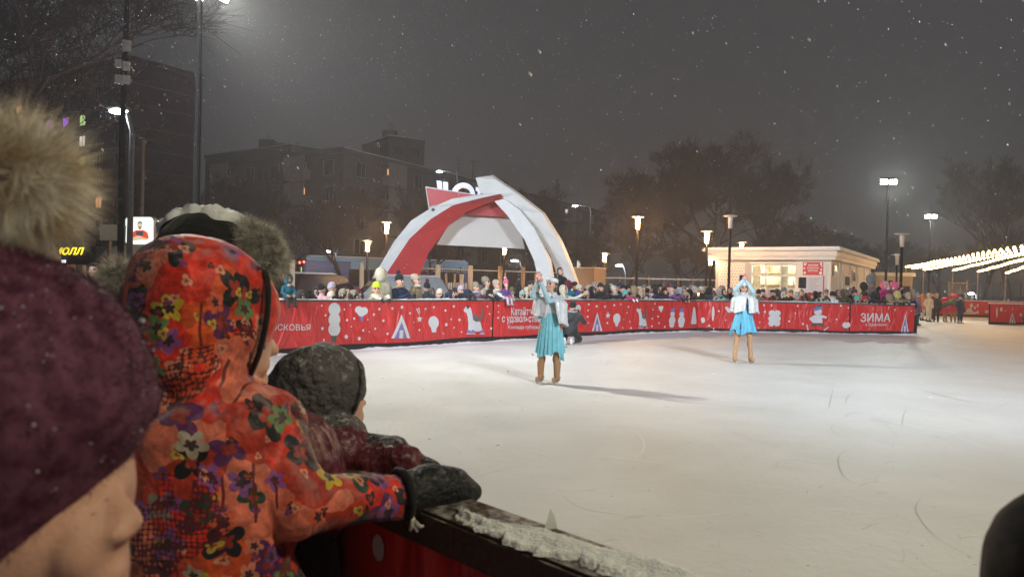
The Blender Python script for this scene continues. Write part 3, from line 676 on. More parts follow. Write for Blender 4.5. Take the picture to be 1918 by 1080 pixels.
def block(label, corner, vecs, H, wall_m, storeys, lits, seed, belts=False, balc=0, roofbits=True, z0=1.2):
    """building with visible facades given by (vector, window count); corner = nearest ground corner"""
    C = Vector((corner[0], corner[1], 0)); va = Vector((*vecs[0][0], 0)); vb = Vector((*vecs[1][0], 0))
    root = empty('apartment_block', C); tag(root, label, 'building', 'apartment blocks behind the rink')
    poly = [(0, 0), (va.x, va.y), (va.x + vb.x, va.y + vb.y), (vb.x, vb.y)]
    MB().prism(poly, 0, H, 'z').build('wall', wall_m, root)
    cx = (va.x + vb.x) / 2; cyy = (va.y + vb.y) / 2
    rp = [((x - cx) * 1.015 + cx, (y - cyy) * 1.015 + cyy) for x, y in poly]
    MB().prism(rp, H + .003, H + .55, 'z').build('parapet', M_BELT if belts == 2 else wall_m, root)
    rp2 = [((x - cx) * .99 + cx, (y - cyy) * .99 + cyy) for x, y in poly]
    MB().prism(rp2, H + .553, H + .70, 'z').build('roof', SNOW, root)
    rn = random.Random(seed); fh = (H - z0) / storeys
    for fi, (v, nw) in enumerate(vecs):
        v = Vector((*v, 0)); L = v.length; d = v / L
        nrm = Vector((d.y, -d.x, 0))
        if nrm.dot(-C) < 0: nrm = -nrm
        rz = math.atan2(nrm.x, -nrm.y)
        for s in range(storeys):
            for k in range(nw):
                t = (k + .5) / nw * L
                if balc and k % balc == 1 and s > 0:
                    bq = bpy.data.objects.new('balcony', ME_BALC); COL.objects.link(bq); bq.parent = root
                    bq.location = d * t + nrm * .05 + Vector((0, 0, z0 + fh * (s + .5))); bq.rotation_euler = (0, 0, rz)
                lit = lits.get((fi, s, k))
                window(root, d * t + nrm * .08 + Vector((0, 0, z0 + fh * (s + .5))), rz, lit)
            if belts == 1:
                MB().box(d * (L / 2) + nrm * .04 + Vector((0, 0, z0 + fh * s)), (L - .1, .06, .16), Matrix.Rotation(math.atan2(d.y, d.x), 4, 'Z')).build('floor_belt', M_BELT, root)
    if roofbits:
        for k in range(5):
            x = cx + rn.uniform(-.35, .35) * abs(va.x + vb.x); y = cyy + rn.uniform(-.3, .3) * abs(va.y + vb.y)
            o = MB().box((x, y, H + 1.3), (rn.uniform(1, 3), rn.uniform(1, 2), 1.3)).build('roof_vent', M_ROOF, root)
        for k in range(4):
            x = cx + rn.uniform(-.35, .35) * abs(va.x + vb.x); y = cyy + rn.uniform(-.3, .3) * abs(va.y + vb.y)
            MB().tube([(x, y, H + .5), (x, y, H + 3.2)], .04, 5).box((x, y, H + 2.8), (1.2, .04, .04)).box((x, y, H + 2.3), (.8, .04, .04)).build('aerial', M_ROOF, root)
    return root
# tall brick block at the left: narrow end wall with pale floor belts and a dark long side
block('tall dark brick block with pale floor lines behind the main floodlight pole', (-54.9, 100.0), [((6.4, 9.0), 0), ((-34, 18), 9)], 32.0, M_BRICK, 10,
      {(1, 7, 4): 'purple', (1, 7, 3): 'violet', (1, 7, 2): 'green', (1, 6, 2): 'white', (1, 5, 2): 'green', (1, 3, 1): 'warm', (1, 2, 3): 'white', (1, 8, 6): 'warm'}, 3, belts=1)
# long five-storey block whose corner faces the rink
block('long five-storey block with balconies, its corner behind the arch', (-17.7, 73.0), [((35.2, 58.0), 14), ((-17.5, 10.0), 5)], 14.6, M_PANEL, 5,
      {(0, 4, 1): 'warm', (0, 4, 10): 'white', (1, 2, 4): 'white', (1, 1, 3): 'warm', (0, 0, 6): 'warm', (0, 0, 8): 'warm', (0, 1, 2): 'white', (0, 2, 4): 'warm', (0, 3, 8): 'warm', (0, 1, 11): 'white', (1, 3, 1): 'warm', (0, 0, 3): 'white'}, 5, balc=3, z0=1.0)
block('taller flat-roofed block rising behind the five-storey one', (-20.0, 112.0), [((5.2, 3.0), 2), ((-6.0, 8.0), 2)], 24.0, M_PANEL2, 7, {}, 7)
block('low brown block with stepped roof far behind the floodlight pole', (-30.5, 96.0), [((9.0, 8.0), 3), ((-16, 10), 4)], 19.2, M_PANEL2, 6, {}, 9, roofbits=True)
# ================================================================== BARE TREES
def tree_mesh(seed, H, spread, depth=5, twigs=True, lean=0.0, trunk_frac=.22):
    rn = random.Random(seed); tr = MB(); cr = MB()
    def branch(p, d, L, r, lev):
        n = 3 if lev < 2 else 2; pts = [p]; q = p.copy(); dd = d.copy()
        for i in range(n):
            dd = (dd + Vector((rn.gauss(0, .16), rn.gauss(0, .16), rn.gauss(.05, .09)))).normalized()
            q = q + dd * (L / n); pts.append(q.copy())
        r1 = r * .62; rad = [r + (r1 - r) * i / n for i in range(n + 1)]
        (tr if lev <= 1 else cr).tube(pts, rad, n=7 if lev == 0 else (5 if lev <= 2 else 3), cap=False)
        if lev >= depth:
            for k in range(5):      # fine twigs: slim tapering blades, two crossed faces
                f_ = rn.uniform(.2, 1.0); i = min(int(f_ * n), n - 1); bp = pts[i].lerp(pts[i + 1], f_ * n - i)
                nd = (dd + Vector((rn.gauss(0, .7), rn.gauss(0, .7), rn.gauss(.15, .5)))).normalized(); e = bp + nd * L * rn.uniform(.7, 1.5); w = nd.orthogonal().normalized() * .010; w2 = nd.cross(w)
                cr.add([bp - w, bp + w, e, bp - w2, bp + w2], [(0, 1, 2), (3, 4, 2)])
            return
        nb_ = (rn.randint(4, 5) if lev < 2 else rn.randint(3, 4)) if lev < depth - 1 else rn.randint(4, 5)
        for k in range(nb_):
            f = rn.uniform(.35, 1.0) if lev else rn.uniform(.55, 1.0)
            i = min(int(f * n), n - 1); bp = pts[i].lerp(pts[i + 1], f * n - i)
            ax = Vector((rn.gauss(0, 1), rn.gauss(0, 1), rn.gauss(0, .35))).normalized()
            nd = (dd * rn.uniform(.55, .95) + ax * spread * rn.uniform(.5, 1.0) + Vector((0, 0, .18))).normalized()
            branch(bp, nd, L * rn.uniform(.55, .78), max(.010, r1 * rn.uniform(.5, .75)), lev + 1)
    branch(Vector((0, 0, -.1)), Vector((lean, 0, 1)).normalized(), H * trunk_frac * 1.35, H * .018, 0)
    return tr.mesh('trunk'), cr.mesh('crown')
M_BARK = mat('bark', (.075, .055, .048), .95, noise=.3, nscale=4, bump=.5, bscale=20); M_TWIG = mat('twig', (.085, .062, .055), .95, noise=.3, nscale=1.0)
M_FROST = mat('frosted_twig', (.30, .27, .25), .9, noise=.5, nscale=2.5)
TREES = {}
for k, (sd, H, sp, dp, tf) in {'broad': (11, 15, .95, 6, .20), 'tall': (12, 16, .62, 6, .24), 'small': (13, 9, .8, 5, .22), 'over': (18, 12, .95, 5, .24)}.items():
    a, b_ = tree_mesh(sd, H, sp, dp, trunk_frac=tf); a.materials.append(M_BARK); b_.materials.append(M_TWIG); TREES[k] = (a, b_, H)
    zs = max(v.co.z for v in b_.vertices); TREES[k] = (a, b_, zs)
def tree(kind, px, D, h, rz, label, group, frost=False, sx=1.0):
    a, b_, H = TREES[kind]; p = gx(px, D, 0); s = h / H
    root = empty('bare_tree', (p.x, p.y, 0), rz); tag(root, label, 'tree', group); root.scale = (s * sx, s * sx, s)
    t = bpy.data.objects.new('trunk', a); COL.objects.link(t); t.parent = root
    c = bpy.data.objects.new('crown', b_); COL.objects.link(c); c.parent = root
    if frost:
        c.material_slots[0].link = 'OBJECT'; c.material_slots[0].material = M_FROST
    return root
G1 = 'bare trees behind the kiosk'; G2 = 'bare trees in front of the apartment blocks'
for kind, px, D, h, rz, sx in (('broad', 1340, 58, 14.8, 0.3, 1.05), ('tall', 1275, 60, 12.6, 1.2, 1.0), ('tall', 1402, 60, 13.6, 2.4, .82)): tree(kind, px, D, h, rz, {1340: 'broad spreading bare tree with the widest crown, above the kiosk roof', 1275: 'tall bare tree between the bright lantern and the broadest tree', 1402: 'tall bare tree directly behind the kiosk roof'}[px], 'tallest trees above the kiosk', sx=sx)
for kind, px, D, h, rz, sx in (('broad', 1180, 66, 11.5, 2.0, .8), ('small', 1465, 57, 8.5, 2.6, 1.2), ('tall', 1520, 64, 7.5, .5, 1.1), ('small', 1590, 66, 6.8, 1.1, 1.4), ('broad', 1660, 74, 7.5, 4, 1), ('small', 1225, 52, 7.5, .4, 1.1), ('small', 1290, 50, 6.2, 5.4, 1.2), ('small', 1140, 62, 7.0, 1.4, 1.1), ('tall', 1440, 70, 9, 2.2, 1.1), ('broad', 1550, 78, 8.5, 2.9, 1.1)):
    tree(kind, px, D, h, rz, 'bare dark tree in the row behind the kiosk and railing', G1, sx=sx)
for px, D, h, rz in ((1890, 62, 15.0, .9), (1925, 58, 15.5, 2.9), (1840, 80, 10, 2.0), (1760, 84, 8, 1.0)): tree('tall', px, D, h, rz, 'tall thin bare tree beyond the hanging bulbs', 'bare trees beyond the bulbs')
for kind, px, D, h, rz in (('small', 430, 50, 9, .2), ('tall', 500, 56, 10.5, 1.5), ('small', 565, 47, 7.5, 2.2), ('tall', 610, 52, 9.5, 3.1), ('small', 650, 45, 7.8, .8), ('tall', 745, 50, 9.4, 4.2), ('small', 790, 46, 7.0, 5.1), ('small', 860, 50, 5.5, .6), ('small', 960, 58, 6, 3.3), ('tall', 985, 66, 11.5, 2.0), ('small', 1060, 70, 7, 1.0), ('small', 330, 46, 9, 2.6)):
    tree(kind, px, D, h, rz, 'thin bare tree between the rink and the apartment blocks', G2)
# tree hanging over the left side, its frosted twigs near the floodlight
tree('over', 20, 24.5, 15.5, 2.2, 'bare tree with frosted twigs reaching over to the floodlight', None, frost=False, sx=1.15)
tree('small', 505, 21.5, 3.2, 1.4, 'small frosted bare tree leaning beside the wooden posts', None, frost=True)
# ================================================================== LAMPS
M_POLE = mat('pole_dark', (.012, .011, .011), .85, noise=.2, nscale=6, spec=.15); M_POLEG = mat('pole_grey', (.14, .13, .13), .6, noise=.2, nscale=6)
M_LAMPWHITE = mat('lamp_white', (.55, .52, .48), .5)
M_WARM = mat('lamp_glow_warm', (1, .8, .5), .4, emit=(1.0, .50, .16), es=80); M_COLD = mat('lamp_glow_cold', (.9, .95, 1), .4, emit=(.72, .86, 1.0), es=60)
M_FLOODGLOW = mat('flood_glow', (1, 1, .95), .4, emit=(.92, .97, .88), es=70)
def lantern(px, py, D, lit, label, power=90, group=None):
    """slim park lantern: pole, glass cylinder, disc cap; py = top of the cap"""
    p = gx(px, D, 0); zt = at(px, py, D).z
    root = empty('park_lantern', (p.x, p.y, 0)); tag(root, label, 'lamp post', group)
    MB().tube([(0, 0, 0), (0, 0, .5), (0, 0, .52), (0, 0, zt - .56)], [.085, .08, .055, .05], 12).build('pole', M_POLE, root)
    MB().lathe([(.055, zt - .56), (.07, zt - .55), (.085, zt - .30), (.10, zt - .08), (.04, zt - .07)], 14).build('glass', M_WARM if lit else M_LAMPWHITE, root, True)
    MB().lathe([(.02, zt - .075), (.27, zt - .06), (.28, zt - .045), (.10, zt), (.01, zt + .01)], 20).build('cap', M_LAMPWHITE if not lit else M_POLEG, root, True)
    if lit:
        d = lampdata('lantern_light', 'POINT', power * 2.2, (1.0, .52, .20), .12); o = bpy.data.objects.new('lantern_light', d); COL.objects.link(o); o.parent = root; o.location = (0, -.16, zt - .35)
    return root
GL = 'warm park lanterns behind the rink'
lantern(1190, 404, 29.5, True, 'glowing park lantern on a dark pole beside the big bare trees', 300, GL)
lantern(1320, 431, 30.5, True, 'glowing park lantern standing at the left corner of the kiosk', 130, GL)
lantern(1386, 452, 40, True, 'small glow of a park lantern just above the kiosk roof', 120, GL)
lantern(1328, 474, 33.5, True, 'glowing park lantern low against the kiosk wall edge', 30, GL)
lantern(721, 414, 32, True, 'glowing park lantern behind the white edge of the arch', 260, GL)
lantern(686, 449, 34, True, 'glowing park lantern on a pale pole beside the bus', 160, GL)
lantern(942, 457, 38, True, 'glowing park lantern seen through the arch', 140, GL)
lantern(1130, 472, 40, True, 'glowing park lantern beside the brown shed', 140, GL)
lantern(1363, 402, 28.6, False, 'unlit park lantern with white cap on a dark pole before the kiosk', group='unlit park lanterns')
lantern(1685, 436, 28.0, False, 'unlit park lantern with broad white cap by the end of the boards', group='unlit park lanterns')
lantern(1677, 476, 37, False, 'smaller unlit park lantern behind the dark one', group='unlit park lanterns')
def street_lamp(px, py, D, label, arm=1.2, power=40, dirx=-1):
    p = gx(px, D, 0); z = at(px, py, D).z
    root = empty('street_lamp', (p.x - dirx * arm, p.y, 0)); tag(root, label, 'street lamp', 'cold white street lamps')
    MB().tube([(0, 0, 0), (0, 0, z - .5), (dirx * .15, 0, z), (dirx * arm * .8, 0, z + .18)], [.10, .07, .06, .045], 8).build('pole', M_POLEG, root)
    me = MB().box((dirx * arm, 0, z + .17), (.62, .26, .12)).mesh('lamp_head'); bevel_mesh(me, .03); link('lamp_head', me, M_POLEG, root)
    MB().ell((dirx * arm, -.02, z + .08), (.27, .14, .08), 12, 8).build('lens', M_COLD, root, True)
    d = lampdata('street_light', 'POINT', power, (.75, .88, 1.0), .15); o = bpy.data.objects.new('street_light', d); COL.objects.link(o); o.parent = root; o.location = (dirx * arm, -.1, z - .15)
street_lamp(215, 214, 21, 'cold white street lamp beside the pole with sign plates', .4, 70)
street_lamp(818, 323, 62, 'cold white street lamp above the arch lettering', 1.6, 160)
street_lamp(1073, 387, 70, 'cold white street lamp right of the arch top', 1.6, 160)
street_lamp(610, 473, 50, 'low cold street lamp above the blue bus', .8, 90)
street_lamp(962, 490, 55, 'small cold street lamp under the arch panel', .6, 60)
street_lamp(1158, 499, 52, 'small round street lamp right of the brown shed', .5, 60)
street_lamp(1817, 551, 60, 'very low cold lamp beyond the far boards', .6, 90)
# ------------------------------------------------------------------ rink floodlights: pole, bracket, lamp heads, and the lamp itself
M_STEEL = mat('steel', (.25, .25, .25), .5, metal=.6)
def floodlight(loc, target, power, col, size, heads, label, visible_group, pole_base=None, glow=True, kind='SPOT', cone=150, wide=0):
    root = empty('floodlight_pole', (loc[0], loc[1], 0)); tag(root, label, 'floodlight', visible_group)
    z = loc[2]
    MB().tube([(0, 0, 0), (0, 0, z * .5), (0, 0, z + .15)], [.085, .07, .05], 10).build('pole', M_POLE, root)
    MB().box((0, 0, z + .12), (.5 * heads + .2, .07, .07)).build('bracket', M_POLE, root)
    dr = (Vector(target) - Vector(loc)).normalized(); M = dr.to_track_quat('-Z', 'Y').to_matrix()
    for k in range(heads):
        ox = (k - (heads - 1) / 2) * .55
        c = Vector((ox, 0, z - .05)) + dr * .30
        me = MB().box((0, 0, .06), (.44, .34, .12)).mesh('lamp_head'); bevel_mesh(me, .02)
        h = link('lamp_head', me, M_STEEL, root); h.location = c; h.rotation_euler = M.to_euler()
        g = MB().box((0, 0, -.008), (.38, .28, .012)).build('lens', M_FLOODGLOW, h)
    d = lampdata('flood_light', kind, power, col, size)
    if kind == 'SPOT': d.spot_size = R(cone); d.spot_blend = 1.0 if cone == 104 else (.6 if cone > 100 else .9)
    o = bpy.data.objects.new('flood_light', d); COL.objects.link(o); o.parent = root
    lo = Vector((0, 0, z - .05)) + dr * .50
    o.location = lo; o.rotation_euler = M.to_euler()
    if wide:      # one head of the bank is a wide-angle lamp
        d = lampdata('flood_light', 'AREA', wide, (1.0, .88, .58), .9); o = bpy.data.objects.new('flood_light', d); COL.objects.link(o); o.parent = root
        w_ = Vector((-.55, 0, z - .2)) + dr * .5; o.location = w_; o.rotation_euler = (Vector((1.5, 8, 0)) - Vector(loc)).to_track_quat('-Z', 'Y').to_euler()
for i, ((loc, tg, pw, cl, sz), lb) in enumerate(zip(FLOODS, ('tall dark floodlight pole at the left edge of the rink, lighting the ice', 'floodlight pole beside the near boards', 'floodlight pole at the left corner of the rink'))):
    floodlight(loc, tg, pw, cl, sz, 2 if i == 0 else 3, lb, 'floodlight poles round the rink', cone=104 if i == 0 else 62, wide=520 if i == 1 else 0)
p = at(1664, 338, 44); floodlight(tuple(p), (11, 17, 0), 2600, (.95, 1.0, .9), .3, 2, 'floodlight pole with paired lamps behind the kiosk end', 'floodlight poles round the rink')
p = at(1743, 403, 60); floodlight(tuple(p), (24, 34, 0), 1500, (.95, 1.0, .9), .3, 2, 'farther floodlight pole with two separate lamps', 'floodlight poles round the rink')
# ================================================================== HANGING BULBS over the far ice
rows = [((1697, 497), (1918, 455)), ((1709, 500), (1918, 460)), ((1730, 502.5), (1918, 465)), ((1785, 503.5), (1918, 469)), ((1832, 506), (1918, 481)), ((1884, 509), (1918, 497))]
HB = 3.45
M_BULB = mat('bulb_glow', (1, .9, .7), .3, emit=(1.0, .52, .17), es=60); M_WIRE = mat('wire', (.02, .02, .02), .7)
ME_BULB = MB().lathe([(.012, .02), (.030, 0), (.044, -.035), (.047, -.065), (.034, -.095), (.01, -.11)], 10).mesh('bulb'); ME_BULB.materials.append(M_BULB); ME_BULB.shade_smooth()
ME_SOCK = MB().lathe([(.02, .08), (.024, .06), (.024, .015), (.015, .01)], 8).mesh('socket'); ME_SOCK.materials.append(M_WIRE)
ordn = ['first', 'second', 'third', 'fourth', 'fifth', 'sixth']
for ri, (a, b_) in enumerate(rows):
    def pt(px, py): k = (hz(px) - py) / (HB - HC); D = FPX / k; q = gx(px, D, HB); return Vector((q.x, q.y, HB))
    A_ = pt(*a); B_ = pt(*b_); d = (B_ - A_); L = d.length; d /= L; L += 5.0
    root = empty('bulb_string', A_); tag(root, 'sagging string of warm bulbs, %s counted from the thin posts beside the boards' % ordn[ri], 'string lights', 'strings of bulbs over the far ice')
    n = int(L / .86); pts = []
    for k in range(n + 1):
        u = k / n; q = d * (L * u) + Vector((0, 0, -.03 * math.sin(math.pi * u * 3) ** 2))
        pts.append(q)
        bo = bpy.data.objects.new('bulb', ME_BULB); COL.objects.link(bo); bo.parent = root; bo.location = q - Vector((0, 0, .05))
        so = bpy.data.objects.new('socket', ME_SOCK); COL.objects.link(so); so.parent = bo
    MB().tube(pts, .008, 4).build('wire', M_WIRE, root)
    for q, nm in ((A_, 'far'), (A_ + d * L, 'near')):
        if nm == 'near' and ri > 4: continue
        po = empty('bulb_post', (q.x, q.y, 0)); tag(po, 'slim pale post holding a string of bulbs', 'post', 'posts of the hanging bulbs')
        MB().tube([(0, 0, 0), (0, 0, HB + .06)], [.055, .045], 8).build('pole', M_BELT, po); MB().box((0, 0, .03), (.3, .3, .05)).build('base_plate', M_STEEL, po)
# ================================================================== KIOSK
def siding(key, col, scale=9.0, amt=.5):
    m = mat(key, col, .6, noise=.08, nscale=2); nt = m.node_tree; b = nt.nodes['Principled BSDF']
    tc = nt.nodes.new('ShaderNodeTexCoord'); w = nt.nodes.new('ShaderNodeTexWave'); w.bands_direction = 'Z'; w.wave_profile = 'SAW'; w.inputs['Scale'].default_value = scale
    nt.links.new(tc.outputs['Object'], w.inputs['Vector']); bp = nt.nodes.new('ShaderNodeBump'); bp.inputs['Strength'].default_value = amt; bp.inputs['Distance'].default_value = .03
    nt.links.new(w.outputs[1], bp.inputs['Height']); nt.links.new(bp.outputs[0], b.inputs['Normal']); return m
M_KW = siding('kiosk_siding', (.64, .61, .55), 2.4, .35); M_KT = mat('kiosk_trim', (.68, .65, .59), .55, noise=.05); M_KG = mat('kiosk_grey', (.44, .42, .38), .6, noise=.06)
ux, uy = .83, -.56; KR = math.atan2(uy, ux)
kroot = empty('kiosk', (13.8, 30.7, 0), KR); tag(kroot, 'low cream kiosk with lit window, wide cornice and rink rules poster', 'kiosk')
KL, KD, KH = 5.0, 12.4, 2.86
def kb(name, x0, x1, y0, y1, z0, z1, m_, bev=0, par=None):
    me = MB().box(((x0 + x1) / 2, (y0 + y1) / 2, (z0 + z1) / 2), (x1 - x0, y1 - y0, z1 - z0)).mesh(name)
    if bev: bevel_mesh(me, bev, 2)
    return link(name, me, m_, par or kroot)
WX0, WX1, WZ0, WZ1 = -3.35, -1.38, .95, 2.70
kb('front_wall', -KL, WX0, 0, .12, 0, KH, M_KG); kb('front_wall', WX1, 0, 0, .12, 0, KH, M_KT); kb('front_wall', WX0, WX1, 0, .12, 0, WZ0, M_KG); kb('front_wall', WX0, WX1, 0, .12, WZ1, KH, M_KG)
kb('side_wall', -.12, 0, .121, KD, 0, KH, M_KW); kb('side_wall', -KL, -KL + .12, .121, KD, 0, KH, M_KW); kb('back_wall', -KL + .121, -.121, KD - .12, KD, 0, KH, M_KW); kb('floor', -KL + .121, -.121, .121, KD - .121, .0, .1, M_KG)
kb('inner_wall', -KL + .121, -.121, 2.0, 2.1, .1, KH - .05, mat('room_wall', (.72, .68, .52), .8, noise=.1, nscale=2)); kb('ceiling', -KL + .121, -.121, .121, KD - .121, KH - .04, KH - .005, M_KT)
# roof: flat slab, cornice of three steps
for nm, o, z0, z1 in (('fascia', .30, KH + .003, KH + .16), ('fascia', .36, KH + .163, KH + .40), ('cornice', .50, KH + .403, KH + .50)):
    kb(nm, -KL - o, o, -o, KD + o, z0, z1, M_KT, .015)
me = MB().prism([(-KL - .45, -.45), (.45, -.45), (.45, KD + .45), (-KL - .45, KD + .45)], KH + .503, KH + .58, 'z').mesh('roof_snow'); link('roof_snow', me, SNOW, kroot)
# window: frame with three casements, top lights and mullions; glass panes
M_PANE = bpy.data.materials.new('glass_pane'); M_PANE.use_nodes = True; nt = M_PANE.node_tree; nt.nodes.clear()
o_ = nt.nodes.new('ShaderNodeOutputMaterial'); tr = nt.nodes.new('ShaderNodeBsdfTransparent'); gl = nt.nodes.new('ShaderNodeBsdfGlossy'); gl.inputs['Roughness'].default_value = .08; mixs = nt.nodes.new('ShaderNodeMixShader'); mixs.inputs[0].default_value = .10
nt.links.new(tr.outputs[0], mixs.inputs[1]); nt.links.new(gl.outputs[0], mixs.inputs[2]); nt.links.new(mixs.outputs[0], o_.inputs[0])
M_WFR = mat('white_frame', (.68, .64, .55), .45)
kw = kb('window', WX0 - .06, WX1 + .06, -.03, -.001, WZ1, WZ1 + .08, M_WFR)
for x in [WX0 + (WX1 - WX0) * k / 3 for k in range(4)]: kb('mullion', x - .035, x + .035, .02, .09, WZ0, WZ1, M_WFR, .005, kw)
for z in (WZ0 + .04, 1.55, 2.16, WZ1 - .04): kb('transom', WX0, WX1, .03, .08, z - .04, z + .04, M_WFR, .005, kw)
for i in range(3):
    for z0, z1 in ((WZ0 + .08, 1.51), (1.59, 2.12), (2.20, WZ1 - .08)):
        x0 = WX0 + (WX1 - WX0) * i / 3 + .036; x1 = WX0 + (WX1 - WX0) * (i + 1) / 3 - .036
        kb('pane', x0, x1, .05, .056, z0, z1, M_PANE, 0, kw)
# things inside the lit room, each on the inner wall or counter
rn = random.Random(4); shelf = empty('shelf', (0, 0, 0)); shelf.parent = kroot
for z in (1.15, 1.75, 2.3): kb('shelf_board', -4.6, -.6, 1.7, 1.99, z, z + .03, mat('shelf_wood', (.45, .3, .15), .6), 0, shelf)
cols = [(.6, .12, .05), (.6, .45, .15), (.2, .3, .35), (.7, .65, .55), (.35, .5, .3), (.5, .2, .1)]
for k in range(22):
    x = -4.4 + 3.7 * rn.random(); z = rn.choice((1.18, 1.78, 2.33)); h = rn.uniform(.12, .34); w = rn.uniform(.1, .28)
    kb('goods', x, x + w, 1.72, 1.97, z + .001, z + h, mat('goods%d' % (k % 6), cols[k % 6], .6), 0, shelf)
for k, (x0, x1) in enumerate(((-3.3, -2.95), (-2.05, -1.75))): kb('curtain', x0, x1, .16, .2, 1.0, 2.6, mat('curtain', (.75, .72, .5), .8, noise=.2, nscale=10), 0, shelf)
for xx in (-3.6, -1.6):
    d = lampdata('room_light', 'POINT', 130, (1.0, .90, .62), .15); o = bpy.data.objects.new('room_light', d); COL.objects.link(o); o.parent = kroot; o.location = (xx, 1.0, 2.5)
# lattice panel with pierced dots, as real little pegs
lat = kb('lattice_panel', -4.85, -3.62, -.04, -.001, .9, 2.72, M_KT); ME_PEG = MB().box((0, 0, 0), (.035, .02, .035), Matrix.Rotation(R(45), 4, 'Y')).mesh('peg'); ME_PEG.materials.append(mat('lattice_hole', (.14, .12, .10), .8))
for i in range(9):
    for j in range(13):
        o = bpy.data.objects.new('lattice_hole', ME_PEG); COL.objects.link(o); o.parent = lat; o.location = (-4.75 + i * .128 + (j % 2) * .064, -.046, 1.0 + j * .135)
# rules poster: red head and white sheet
kp = kb('poster_board', -1.16, -.14, -.04, -.002, 1.30, 2.83, M_KT)
ps = kb('poster', -1.08, -.24, -.052, -.042, 2.20, 2.78, mat('poster_red', (.50, .03, .03), .5), 0, kp)
for j, tx in enumerate(('РЕЖИМ', 'РАБОТЫ', 'КАТКА')):
    me = text_polys(tx, .02); w = .40 if j != 1 else .46
    for v in me.vertices: v.co = (-.66 - w / 2 + w * v.co.x, -.0555, 2.60 - j * .12 + .085 * v.co.y)
    me.name = 'poster_lettering'; link('poster_lettering', me, M_PW, ps)
for x, z, r in ((-1.0, 2.68, .05), (-.95, 2.72, .03), (-.33, 2.7, .05), (-1.02, 2.5, .035), (-1.0, 2.3, .05), (-.32, 2.45, .04), (-.34, 2.3, .06), (-.3, 2.6, .03)):
    MB().add([(x + r * math.cos(R(30 * k)), -.0545, z + r * 1.2 * math.sin(R(30 * k))) for k in range(12)], [tuple(range(12))]).build('poster_print', M_PW, ps)
sh = kb('rules_sheet', -1.04, -.24, -.05, -.042, 1.36, 2.15, mat('sheet_white', (.50, .50, .54), .5), 0, kp); kb('poster_edge', -.235, -.185, -.05, -.042, 1.36, 2.19, mat('poster_red', (.5, .03, .03)), 0, kp)
for j in range(7):
    kb('rules_line', -.82, -.40 - .06 * (j % 3), -.0545, -.0515, 2.03 - j * .10, 2.042 - j * .10, M_PD, 0, sh)
    kb('rules_bullet', -.95, -.915, -.0545, -.0515, 2.02 - j * .10, 2.05 - j * .10, M_PV, 0, sh)
# side wall: pilasters, door, small windows, hanging box
for y in (.0, 2.0, 2.9, 5.4, 7.6, 10.2, 12.3): kb('pilaster', .001, .06, y, y + .22, 0, KH - .003, M_KT)
for y0, y1 in ((3.3, 5.1), (8.0, 9.8)): kb('service_hatch', .002, .05, y0, y1, .1, 2.5, M_KW); 
for y0, y1, z0, z1 in ((.7, 1.3, 2.2, 2.7), (3.5, 4.9, 1.75, 2.3), (5.9, 6.6, 2.0, 2.6)):
    kb('window_frame', .052, .09, y0, y1, z0, z1, M_WFR); kb('pane', .091, .10, y0 + .06, y1 - .06, z0 + .06, z1 - .06, M_GLASS)
# ================================================================== loudspeakers
def speaker(px, py0, py1, D, label):
    p = gx(px, D, 0); z1 = at(px, py0, D).z; z0 = at(px, py1, D).z; root = empty('loudspeaker', (p.x, p.y, 0)); tag(root, label, 'loudspeaker', 'loudspeakers on stands')
    h = z1 - z0; w = h * .62
    me = MB().prism([(-w / 2, -w * .4), (w / 2, -w * .4), (w * .36, w * .4), (-w * .36, w * .4)], z0, z1, 'z').mesh('cabinet'); bevel_mesh(me, .015); link('cabinet', me, mat('speaker_black', (.012, .012, .012), .6), root)
    MB().box((0, -w * .4 - .008, (z0 + z1) / 2), (w * .9, .014, h * .9)).build('grille', mat('grille', (.025, .025, .027), .8, bump=.6, bscale=120), root)
    for fz, r in ((.33, .2), (.72, .1)): MB().tube([(0, -w * .4 - .016, z0 + h * fz), (0, -w * .4 - .022, z0 + h * fz)], r * h, 20).build('driver', mat('cone', (.03, .03, .03), .5), root)
    MB().tube([(0, 0, .5), (0, 0, z0)], .02, 8).build('pole', mat('stand_tan', (.35, .25, .17), .5), root)
    for k in range(3):
        a = R(120 * k + 20); MB().tube([(0, 0, .75), (.42 * math.cos(a), .42 * math.sin(a), .01)], .014, 6).build('leg', M_POLE, root)
speaker(1499.5, 519, 539.5, 27.6, 'black loudspeaker on a tan stand below the rules poster'); speaker(1386, 515, 527, 27.4, 'black loudspeaker behind the skater with raised arms')
# ================================================================== ARCH with star
M_AW = mat('arch_white', (.72, .72, .71), .5, noise=.07, nscale=2); M_AR = mat('arch_red', (.55, .045, .05), .42, noise=.06, nscale=2); M_AG = mat('arch_panel', (.62, .60, .57), .55, noise=.05, nscale=1.5)
ar = empty('arch', (0, 0, 0)); ar.location = gx(890, 27, 0); tag(ar, 'white and red faceted arch with a big red star over the boards', 'arch')
AO = Vector(ar.location)
def sweep(polys, name, mats_, parent, mids=None, caps=True):
    """polys: list of polylines (each list of (px,py,D)); faces between neighbouring polylines, ring closed"""
    n = len(polys[0]); k = len(polys); vs = [at(*p) - AO for pl in polys for p in pl]; fs = []; mi = []
    for j in range(k):
        j2 = (j + 1) % k
        for i in range(n - 1):
            fs.append((j * n + i, j * n + i + 1, j2 * n + i + 1, j2 * n + i)); mi.append((mids or [0] * k)[j])
    fs.append(tuple(j * n for j in range(k))); fs.append(tuple(j * n + n - 1 for j in range(k - 1, -1, -1))); mi += [0, 0]
    mb = MB(); mb.add(vs, fs); mb.mi = mi
    return mb.build(name, mats_, parent)
O_ = [(660, 590), (690, 532), (710, 500), (738, 452), (770, 413), (810, 388), (847, 372), (895, 364)]
